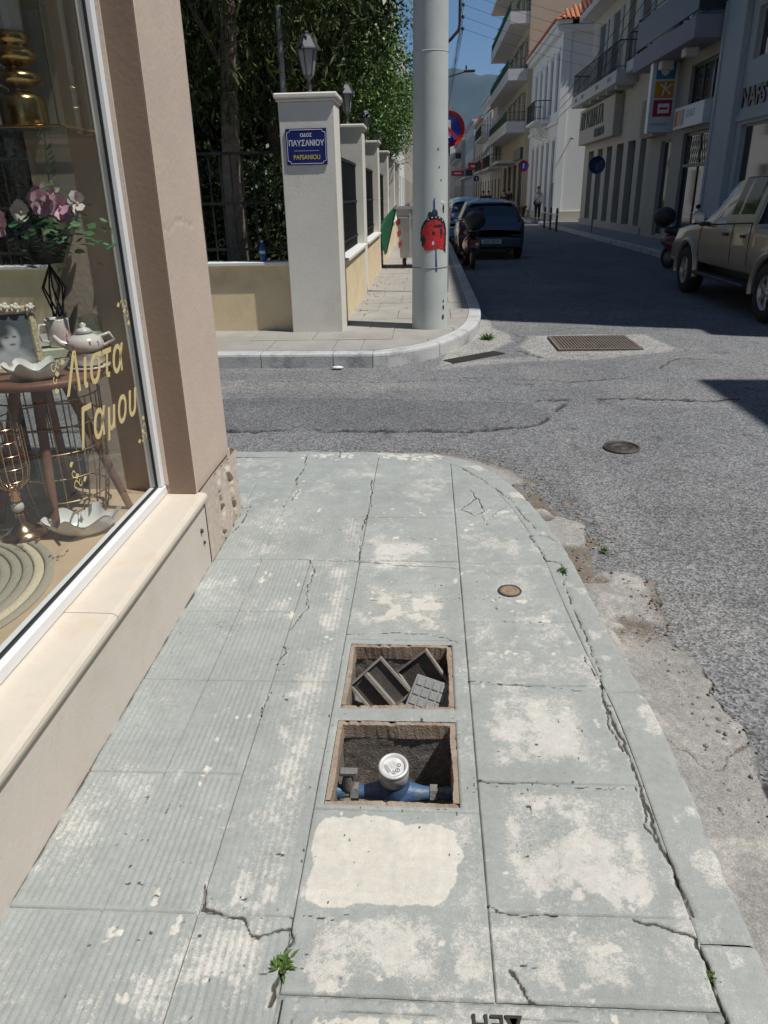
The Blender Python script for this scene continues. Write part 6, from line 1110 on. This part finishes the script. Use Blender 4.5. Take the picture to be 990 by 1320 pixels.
def car_body(t, st, wh, paint, win_y, shield_y, rear_y, N=110):
    """st rows: y, zlow, w_sill, zbelt, w_belt, zroof, w_roof"""
    st = np.array(st, float); ys = np.unique(np.concatenate([np.linspace(st[0,0], st[-1,0], N), st[:,0]])); c = [np.interp(ys, st[:,0], st[:,k_]) for k_ in range(1, 7)]
    zl, ws, zb, wb, zr, wr = c; rows = []
    for i, y in enumerate(ys):
        h = zr[i]-zb[i]; p = [(0,zl[i]), (ws[i]*.8,zl[i]), (ws[i]-.02,zl[i]+.03), (ws[i]+.005,zl[i]+.12), (ws[i]+.02,(zl[i]+zb[i])*.52), (wb[i]+.012,zb[i]-.05), (wb[i],zb[i]), (wb[i]*.45+wr[i]*.55,zb[i]+h*.55), (wr[i],zr[i]-.35*min(h,.14)), (wr[i]-.10,zr[i]-.04*min(1,h*3)), (wr[i]*.5,zr[i]+.012), (0,zr[i]+.018)]
        rows.append(p)
    P = np.array(rows); Q = []; tt = []
    for k_ in range(P.shape[1]-1):
        for j in range(3): f_ = j/3; Q.append(P[:,k_]*(1-f_)+P[:,k_+1]*f_); tt.append(k_+f_)
    Q.append(P[:,-1]); tt.append(P.shape[1]-1); Q = np.stack(Q, 1); tt = np.array(tt)
    for wy, wr_ in wh:
        d2 = wr_**2-(ys-wy)**2; az = np.where(d2 > 0, np.sqrt(np.maximum(d2, 0))+wh_r, -9)
        Q[..., 1] = np.where((az[:,None] > Q[...,1]) & (tt[None,:] < 5.2), np.minimum(az[:,None], Q[:, np.argmin(abs(tt-5)), 1][:,None]), Q[...,1])
    full = np.concatenate([Q, Q[:, ::-1][:, 1:]*np.array([-1,1])], 1); tf = np.concatenate([tt, tt[::-1][1:]]); side = np.concatenate([np.ones(len(tt)), -np.ones(len(tt)-1)])
    V = np.stack([full[...,0], np.repeat(ys[:,None], full.shape[1], 1), full[...,1]], -1); yc = (ys[1:]+ys[:-1])/2; tc = (tf[1:]+tf[:-1])/2; sc_ = side[1:]
    Yc, Tc = np.meshgrid(yc, tc, indexing='ij'); S_ = np.repeat(sc_[None,:], len(yc), 0)
    gls = np.zeros(Yc.shape, bool); parts = []
    for a, b in win_y:
        for s in (1, -1): mk = (Yc > a) & (Yc < b) & (Tc > 6.25) & (Tc < 8.1) & (S_ == s); parts.append(('side_window', mk)); gls |= mk
    for (a, b), n_ in ((shield_y, 'windscreen'), (rear_y, 'rear_window')):
        if b > a: mk = (Yc > a) & (Yc < b) & (Tc > 8.15); parts.append((n_, mk)); gls |= mk
    bo = link('body', grid_mesh('body', V, ~gls), paint, t)
    bm = bmesh.new(); bm.from_mesh(bo.data); be = [e for e in bm.edges if e.is_boundary]; 
    e0 = [e for e in be if all(abs(v.co.y-ys[0]) < 1e-4 for v in e.verts)]; e1 = [e for e in be if all(abs(v.co.y-ys[-1]) < 1e-4 for v in e.verts)]
    for ee in (e0, e1): 
        try: bmesh.ops.holes_fill(bm, edges=ee, sides=0)
        except Exception: pass
    bm.to_mesh(bo.data); bm.free()
    for n_, mk in parts:
        if mk.any(): link(n_, grid_mesh(n_, V, mk), CARG, t)
    def surf(y, tq, off=.004, s=-1): i = np.argmin(abs(ys-y)); j = np.argmin(abs(tt-tq)); return (s*(Q[i,j,0]+off), ys[i], Q[i,j,1])
    return surf
wh_r = .34
# pickup
PT = M('pickup_champagne', (.40, .365, .30), .35, .06, 3, 0, metallic=.45, coat=.6, c2=(.22, .19, .15), c2amt=.3, c2scale=2)
pk = thing('pickup_truck', 'champagne pickup truck with grey alloy wheels parked at the right kerb', 'pickup', (5.22, 11.95, RZ+.005)); wh_r = .38
sf_ = car_body(pk, [(-2.55,.62,.80,1.06,.82,1.08,.80),(-2.5,.52,.86,1.08,.87,1.11,.86),(-1.22,.50,.88,1.10,.88,1.13,.87),(-1.20,.50,.88,1.16,.88,1.17,.87),(-1.12,.50,.88,1.18,.88,1.74,.70),(-.9,.50,.88,1.17,.88,1.79,.70),(-.2,.50,.88,1.14,.88,1.79,.70),(.12,.50,.88,1.12,.88,1.74,.69),(.98,.50,.88,1.09,.87,1.15,.80),(1.6,.50,.89,1.04,.87,1.10,.78),(2.15,.50,.88,.98,.84,1.03,.72),(2.38,.46,.84,.90,.78,.93,.66),(2.5,.50,.72,.80,.66,.82,.55)], [(1.40,.46),(-1.85,.46)], PT, [(-.98,-.50),(-.42,.10),(.16,.62)], (.14,.96), (-1.19,-1.13), 130)
for y in (1.40, -1.85):
    for s in (-1, 1): wheel(pk, s*.80, y, .37, .25, s)
for s in (-1, 1):
    for y in (1.40, -1.85):
        fl_ = MB(); pts = [(s*.895, y+.49*math.cos(a), .37+.47*math.sin(a)) for a in np.linspace(-.15, math.pi+.15, 22)]; fl_.tube(pts, .05, 8); ob('wheel_arch_flare', fl_, PT, pk)
    ob('side_step', MB().box((s*.80,-1.25,.36), (s*.98,.85,.41), .015), BLKP, pk); mi = MB(); mi.box((s*.93,.62,1.10), (s*1.13,.74,1.30), .03); ob('door_mirror', mi, CHR, pk); ob('mirror_arm', MB().box((s*.86,.60,1.08), (s*1.0,.70,1.14), .01), BLKP, pk)
    ob('headlight', MB().box((s*.52,2.30,.76), (s*.80,2.42,.92), .03), CHR, pk); ob('door_handle', MB().box((s*.90,-.30,.98), (s*.93,-.14,1.02), .008), BLKP, pk); ob('door_handle', MB().box((s*.90,-.92,.98), (s*.93,-.80,1.02), .008), BLKP, pk)
    for y in (.90, -.45, -1.08): ob('door_seam', MB().tube([sf_(y, t_, .003, s) for t_ in (3, 3.67, 4.33, 5, 5.67, 6)], .006, 4), BLKP, pk)
    ob('waist_trim', MB().tube([sf_(y, 6, .004, s) for y in np.linspace(-1.05, .85, 12)], .010, 5), BLKP, pk); ob('window_trim', MB().tube([sf_(y, 8.4, .004, s) for y in np.linspace(-1.0, .14, 10)]+[sf_(y, 8.3, .004, s) for y in (.4, .7, .92)], .012, 5), BLKP, pk)
ob('front_bumper', MB().box((-.82,2.36,.42), (.82,2.56,.68), .05), PT, pk); ob('grille', MB().box((-.42,2.46,.70), (.42,2.53,.84), .01), BLKP, pk); ob('rear_bumper', MB().box((-.82,-2.66,.45), (.82,-2.5,.62), .03), CHR, pk); ob('underbody', MB().box((-.6,-2.3,.30), (.6,2.2,.50)), BLKP, pk)
# hatchback
def hatch(loc, label, paint, plate):
    global wh_r
    wh_r = .29; t = thing('hatchback_car', label, 'car', loc, 0, 'cars parked along the left kerb')
    sf = car_body(t, [(-1.90,.40,.66,.70,.72,.72,.60),(-1.88,.30,.76,.78,.80,.82,.70),(-1.82,.26,.82,.86,.83,.92,.74),(-1.74,.25,.84,.91,.84,1.00,.72),(-1.48,.24,.85,.94,.84,1.38,.61),(-1.2,.24,.85,.94,.84,1.44,.62),(-.4,.24,.85,.93,.84,1.47,.62),(.25,.24,.85,.91,.84,1.42,.61),(1.0,.24,.85,.88,.82,.96,.72),(1.5,.24,.83,.80,.78,.86,.66),(1.8,.27,.76,.66,.70,.70,.55),(1.88,.32,.62,.56,.58,.58,.45)], [(1.15,.36),(-1.25,.36)], paint, [(-1.32,-.72),(-.62,.10),(.16,.75)], (.28,.98), (-1.72,-1.49), 120)
    for y in (1.15, -1.25):
        for s in (-1, 1): wheel(t, s*.76, y, .29, .19, s)
    for s in (-1, 1):
        l = MB(); l.add([(s*.60,-1.850,.74),(s*.80,-1.76,.72),(s*.825,-1.66,.96),(s*.70,-1.762,1.0),(s*.62,-1.81,.86)], [(0,1,2,3,4)]); l.v = [(x*1.012, y-.035, z) for x, y, z in l.v]; l2 = MB(); k_ = l.v; n = 5; l2.add(k_+[(x*.96, y+.06, z) for x, y, z in k_], [(0,1,2,3,4)]+[(i, (i+1) % 5, 5+(i+1) % 5, 5+i) for i in range(5)]); ob('tail_light', l2, M('tail_light_red', (.22, .012, .01), .2, .1, 9, 0, coat=.5), t); ob('bumper_insert', MB().box((s*.50,-1.925,.56), (s*.80,-1.80,.62), .02), CHR if s < 0 else BLKP, t); ob('door_mirror', MB().box((s*.86,.62,.90), (s*1.02,.74,1.02), .03), paint, t)
    ob('rear_bumper', MB().box((-.80,-1.945,.28), (.80,-1.80,.56), .05), paint, t); pl_ = ob('number_plate', MB().box((-.26,-1.957,.40), (.26,-1.9465,.51), .003), M('plate_white', (.55,.56,.54), .5, .03, 9, 0), t); text('lettering', plate, .105, BLKP, pl_, frame_m((0,-1.9585,.418), (1,0,0), (0,0,1)), .0005, align='CENTER', bold=.001)
    ob('badge', MB().lathe([(0,.008),(.035,.006),(.035,0)], (0,0,0), 16, 'y').xf(Matrix.Translation((0,-1.872,.78)) @ Matrix.Rotation(math.pi, 4, 'Z')), CHR, t); ob('wiper', MB().tube([(0,-1.745,.99), (.28,-1.70,1.03)], .008, 5), BLKP, t); ob('spoiler', MB().box((-.56,-1.56,1.355), (.56,-1.42,1.385), .01), paint, t); ob('rear_lip', MB().box((-.55,-1.93,.24), (.55,-1.82,.279), .01), BLKP, t); return t
hatch((1.64, 22.5, RZ+.004), 'dark blue hatchback seen from behind with its number plate, parked beyond the concrete pole', M('car_dark_blue', (.018, .032, .062), .3, .1, 2, 0, metallic=.3, coat=.8), 'ΕΙΖ 5217')
hatch((1.45, 28.2, RZ+.004), 'light blue car parked ahead of the dark blue hatchback', M('car_light_blue', (.10, .22, .36), .3, .1, 2, 0, metallic=.3, coat=.8), 'ΑΚΝ 4410'); hatch((1.5, 33.6, RZ+.004), 'silver car parked ahead of the light blue car', M('car_silver', (.40, .41, .42), .3, .1, 2, 0, metallic=.5, coat=.8), 'ΑΚΝ 2836')
# scooters
def scooter(loc, rz, label, c, boxc):
    t = thing('motor_scooter', label, 'scooter', loc, rz)
    for y in (.62, -.60): w_ = MB(); w_.torus((0,y,.235), .185, .05, 'x', 26, 10); ob('wheel', w_, TYRE, t); ob('hub', MB().lathe([(0,-.05),(.13,-.04),(.13,.04),(0,.05)], (0,y,.235), 16, 'x'), GREY, t)
    b = MB(); n = 14; P = np.zeros((12, n+1, 3))
    for i in range(12):
        u = i/11; y = -.75+u*.72; w_ = .15+.06*math.sin(u*math.pi); zc = .58-.10*u; hh = .12+.10*math.sin(u*math.pi*.9)
        for j in range(n+1): a = 2*math.pi*j/n; P[i,j] = (w_*math.cos(a), y, zc+hh*math.sin(a))
    link('rear_body', grid_mesh('rear_body', P), c, t); ob('seat', MB().box((-.15,-.72,.73), (.15,.08,.84), .05), BLKP, t); ob('floorboard', MB().box((-.17,-.05,.26), (.17,.42,.33), .03), BLKP, t)
    s_ = MB(); s_.add([(-.20,.42,.30),(.20,.42,.30),(.22,.52,.70),(.12,.56,.98),(-.12,.56,.98),(-.22,.52,.70),(-.15,.56,.30),(.15,.56,.30),(.10,.66,.72),(.06,.64,1.0),(-.06,.64,1.0),(-.10,.66,.72)], [(0,1,2,5),(5,2,3,4),(6,7,8,11),(11,8,9,10),(0,6,11,5),(5,11,10,4),(1,7,8,2),(2,8,9,3),(4,3,9,10)]); ob('front_shield', s_, c, t); ob('fork', MB().tube([(0,.62,.235), (0,.52,.95)], .03, 8), GREY, t); ob('front_mudguard', MB().lathe([(.25,-.07),(.265,0),(.25,.07)], (0,.62,.235), 20, 'x'), c, t)
    ob('handlebar', MB().tube([(-.34,.42,1.02), (-.12,.50,1.04), (.12,.50,1.04), (.34,.42,1.02)], .02, 8), BLKP, t); ob('headlight', MB().ball((0,.60,1.0), .085, 12, 8), CHR, t)
    for s in (-1, 1): ob('mirror_arm', MB().tube([(s*.22,.46,1.04), (s*.30,.42,1.25)], .008, 5), BLKP, t); ob('mirror', MB().ball((s*.31,.41,1.28), .055, 10, 6, (1.2,.3,.8)), BLKP, t)
    m = MB(); m.ball((0,-.87,1.06), .24, 16, 10, (1.0,.95,.85)); ob('top_box', m, boxc, t); ob('tail_light', MB().box((-.09,-.80,.58), (.09,-.74,.66), .02), M('tail_light_red', (.2,.01,.01)), t); ob('rack', MB().box((-.10,-1.0,.83), (.10,-.55,.859)), BLKP, t); ob('stand', MB().tube([(-.06,-.1,.3), (-.2,-.12,.005)], .014, 6), BLKP, t); return t
scooter((.98, 18.7, RZ+.003), R_(4), 'black motor scooter with red rear parked between the pole and the blue car', M('scooter_maroon', (.10, .015, .015), .3, .1, 5, 0, coat=.7), BLKP)
scooter((5.55, 17.0, RZ+.003), R_(205), 'dark motor scooter with maroon fairing parked before the pickup truck', M('scooter_red', (.14, .012, .015), .3, .1, 5, 0, coat=.7), M('box_dark_brown', (.04, .03, .03), .5, .1, 5, 0))
# bollards
bo_ = MB(); bo_.lathe([(.075,0),(.075,.05),(.05,.07),(.048,.75),(.058,.77),(.058,.80),(.048,.82),(.05,.90),(.03,.95),(0,.96)], n=16); bo_ = bo_.mesh('shaft'); bo_.materials.append(M('bollard_iron', (.05, .045, .04), .6, .2, 9, .1))
for i, y in enumerate((35.2, 37.0, 38.9)): t = thing('bollard', ['short iron bollard at the kerb nearest the blue arrow sign', 'short iron bollard in the middle of the row at the kerb', 'short iron bollard at the kerb nearest the white house'][i], 'bollard', (5.62, y, RZ), 0, 'bollards at the right kerb'); link('shaft', bo_, None, t); ob('reflective_band', MB().lathe([(.0505,.66),(.0505,.72)], n=16), SW, t)
# round signs on the right
def rsign(loc, label, h, r, mats, ring=False):
    t = thing('round_sign', label, 'traffic sign', loc); ob('post', MB().tube([(0,0,0), (0,0,h+r)], .03, 10), GREY, t)
    def dd(r_, y, mt_, n_): m = MB(); m.lathe([(0,0),(r_,0),(r_,.006)], (0,0,0), 32, 'y'); m.v = [(a, -b+y, c+h) for a, b, c in m.v]; ob(n_, m, mt_, t)
    dd(r, -.035, mats[0], 'disc'); 
    if ring: dd(r*.74, -.042, mats[1], 'field'); ob('white_bar', MB().box((-.04,-.052,h-.14), (.04,-.0485,h+.14)), SW, t)
    else:
        a = MB(); a.box((-.03,-.05,h-.16), (.03,-.0415,h+.04)); a.add([(-.03,-.046,h+.0),(.12,-.046,h+.10),(.05,-.046,h+.14),(.20,-.046,h+.16),(.17,-.046,h+.0),(.13,-.046,h+.06),(-.03,-.046,h-.06)], [(0,1,5,6),(1,2,3,4,5)]); ob('arrow', a, M('sign_arrow_dim', (.12,.15,.19), .5), t)
    return t
DB = M('sign_dim_blue', (.02, .05, .14), .5, .1, 9, 0); rsign((6.2, 30.5, .05), 'round blue arrow sign on a post before the ivory building', 2.35, .30, [DB]); rsign((6.0, 52, .05), 'round red and blue no parking sign by the white house', 3.0, .33, [SR, SBL], True); rsign((5.9, 100, .05), 'round red and blue sign far down the street under the banners', 3.1, .36, [SR, SBL], True)
# people
def person(loc, rz, label, top, legs, hair, seed=0, walk=.12):
    t = thing('person', label, 'person', loc, rz); SKIN = M('skin', (.42, .25, .18), .6, .05, 9, 0)
    def skin(name, verts, edges, rad, mat, root=0):
        me = bpy.data.meshes.new(name); me.from_pydata(verts, edges, []); o = link(name, me, mat, t); o.modifiers.new('skin', 'SKIN'); sv = me.skin_vertices[0].data
        for i, r_ in enumerate(rad): sv[i].radius = (r_ if isinstance(r_, tuple) else (r_, r_)); sv[i].use_root = (i == root)
        o.modifiers.new('sub', 'SUBSURF').levels = 2; o.modifiers['sub'].render_levels = 2; return o
    w_ = walk
    V = [(0,0,.93),(0,0,1.10),(0,0,1.28),(0,0,1.42),(0,.01,1.50),(0,.015,1.58),(0,.02,1.66),(0,.015,1.73)]; Ed = [(i, i+1) for i in range(7)]; Rd = [(.15,.11),(.135,.095),(.16,.105),(.12,.08),.05,.075,.088,.06]
    for s in (-1, 1):
        k_ = len(V); V += [(s*.17,0,1.40),(s*.22,-.02,1.15),(s*.21,.08,.93),(s*.20,.11,.86)]; Ed += [(3,k_),(k_,k_+1),(k_+1,k_+2),(k_+2,k_+3)]; Rd += [.06,.045,.034,.034]
        k_ = len(V); V += [(s*.085,0,.86),(s*.09,s*w_*.5+.03,.48),(s*.09,s*w_,.08),(s*.095,s*w_+.14,.035)]; Ed += [(0,k_),(k_,k_+1),(k_+1,k_+2),(k_+2,k_+3)]; Rd += [.095,.065,.042,.035]
    skin('body', V, Ed, Rd, SKIN)
    V = [(0,0,.90),(0,0,1.10),(0,0,1.28),(0,0,1.425)]; Ed = [(0,1),(1,2),(2,3)]; Rd = [(.172,.128),(.152,.112),(.175,.12),(.13,.09)]
    for s in (-1, 1): k_ = len(V); V += [(s*.175,0,1.40),(s*.222,-.02,1.17),(s*.212,.07,.96)]; Ed += [(3,k_),(k_,k_+1),(k_+1,k_+2)]; Rd += [.07,.055,.045]
    skin('shirt', V, Ed, Rd, top); V = [(0,0,.95)]; Ed = []; Rd = [(.165,.122)]
    for s in (-1, 1): k_ = len(V); V += [(s*.09,0,.84),(s*.092,s*w_*.5+.03,.48),(s*.092,s*w_,.10)]; Ed += [(0,k_),(k_,k_+1),(k_+1,k_+2)]; Rd += [.11,.08,.062]
    skin('trousers', V, Ed, Rd, legs); h = MB(); h.ball((0,-.01,1.69), .105, 14, 10, (.92,1.02,.95)); ob('hair', h, hair, t)
    for s in (-1, 1): ob('shoe', MB().box((s*.095-.045, s*w_-.06, 0), (s*.095+.045, s*w_+.2, .08), .03), BLKP, t)
    return t
CW = M('shirt_white', (.62, .64, .66), .8, .05, 9, 0); CN = M('trousers_dark', (.02, .022, .03), .8, .1, 9, 0); CB = M('coat_dark', (.03, .032, .04), .8, .1, 9, 0); HG = M('hair_brown', (.10, .06, .035), .7, .2, 30, .3); HK = M('hair_dark', (.02, .016, .014), .7, .2, 30, .3)
pp_ = person((6.22, 46.0, .052), R_(172), 'person in a white top with crossbody strap and dark trousers walking by the white house', CW, CN, HG, walk=.14); ob('bag_strap', MB().tube([(-.15,.115,1.42), (0,.15,1.2), (.16,.12,1.0)], .014, 5), CN, pp_); ob('bag', MB().box((.16,-.06,.82), (.24,.14,1.02), .03), CN, pp_)
for x, y, rz, l, c in ((4.2, 62, 10, 'person in dark clothes walking away on the far roadside', CB), (4.9, 66, 190, 'person in a dark blue top further along the right pavement edge', M('top_navy', (.03,.05,.10), .8)), (5.2, 56, 175, 'person in a black coat beside the flower pot', CB), (5.75, 58, 5, 'person in black walking behind the flower pot', CN)): person((x, y, .05 if x > 5.7 else RZ), R_(rz), l, c, CN, HK, walk=.1)
fpq = thing('flower_pot', 'brown clay flower pot on the pavement before the apartment block', 'pot', (6.02, 53.0, .052)); b = MB(); b.lathe([(0,0),(.28,0),(.42,.55),(.46,.55),(.46,.65),(.38,.65),(.34,.5),(0,.5)], n=24); ob('pot', b, M('clay', (.22,.10,.06), .8, .15, 6, .1), fpq); ob('soil', MB().lathe([(.36,.55),(0,.58)], n=18), SOIL, fpq)
eb = thing('info_box', 'grey notice box fixed on the white house front', 'box', (6.64, 43.6, 1.0)); ob('case', MB().box((-.18,-.35,-.95), (-.012,.0,.95), .02), SHUT, eb); ob('notice', MB().box((-.186,-.30,-.2), (-.181,-.05,.8)), GREY, eb)
# metal pole with bracket, insulators, street lamp and cables
mp = thing('cable_pole', 'dark metal bracket pole with insulators standing behind the concrete pole', 'pole', (.42, 26.0, .05)); ob('shaft', MB().tube([(0,0,0), (0,0,5.55), (.22,0,5.72), (.46,0,5.95), (.5,0,6.1), (.5,0,9.2)], .045, 8), IRON, mp)
for i in range(7): ob('insulator', MB().lathe([(.02,-.05),(.05,-.03),(.03,0),(.05,.03),(.02,.05)], (.60,0,6.0+i*.3), 8), M('insulator_brown', (.16,.12,.11), .3), mp); ob('insulator_arm', MB().tube([(.5,0,6.0+i*.3), (.6,0,6.0+i*.3)], .012, 5), IRON, mp)
sl4 = thing('street_lamp', 'street lamp on a long arm reaching over the street', 'street lamp', (.55, 40, .05)); ob('mast', MB().tube([(0,0,0), (0,0,6.3), (.3,0,6.5), (1.2,0,6.72)], [.07,.06,.04,.03], 8), IRON, sl4); ob('lamp_head', MB().box((1.1,-.12,6.68), (1.62,.12,6.78), .03), BLKP, sl4); ob('photo_cell', MB().tube([(1.2,0,6.78), (1.2,0,6.95)], .04, 8), BLKP, sl4)
def cable(a, b, sag, r, label, n=14):
    a = Vector(a); b = Vector(b); pts = [a.lerp(b, i/n)-Vector((0,0,sag*4*(i/n)*(1-i/n))) for i in range(n+1)]; tag(ob('overhead_cable', MB().tube(pts, r, 5), RUBB), label, 'cable', 'overhead cables')
for i in range(5): cable((1.02, 26, 6.05+i*.3), (7.5, 39.0-.5*i, 6.6+i*.32), .08, .005, ['lowest', 'second lowest', 'middle', 'second highest', 'highest'][i]+' of the five thin cables crossing the street to the ivory building')
for i in range(4): cable((1.02, 26, 6.0+i*.3), (1.15+.2*i, 90, 7.0+i*.5), .6, .007, ['lowest', 'second lowest', 'second highest', 'highest'][i]+' cable running along the street from the bracket pole')
for i in range(3): cable((7.45, 28.4, 7.4+i*.5), (6.63, 43.4, 5.0+i*.35), .25, .014, ['lowest', 'middle', 'highest'][i]+' thick black cable drooping along the ivory facade')
for i in range(3): cable((1.0, 26, 6.0+i*.2), (.4, 60, 4.5+i*.2), .3, .006, ['lowest', 'middle', 'highest'][i]+' cable slanting down from the bracket pole')
# ---- haze in the air
hz = MB().box((-4200, -700, -1.4), (5200, 7200, 760)); hm = bpy.data.materials.new('haze_air'); hm.use_nodes = True; n = hm.node_tree.nodes; n.remove(n['Principled BSDF']); pv = n.new('ShaderNodeVolumePrincipled'); pv.inputs['Color'].default_value = (.30, .60, 1, 1); pv.inputs['Density'].default_value = HAZE; pv.inputs['Anisotropy'].default_value = .2; hm.node_tree.links.new(pv.outputs[0], n['Material Output'].inputs['Volume'])
if HAZE > 0: tag(ob('haze', hz, hm), 'pale blue haze in the air', 'haze', kind='stuff')
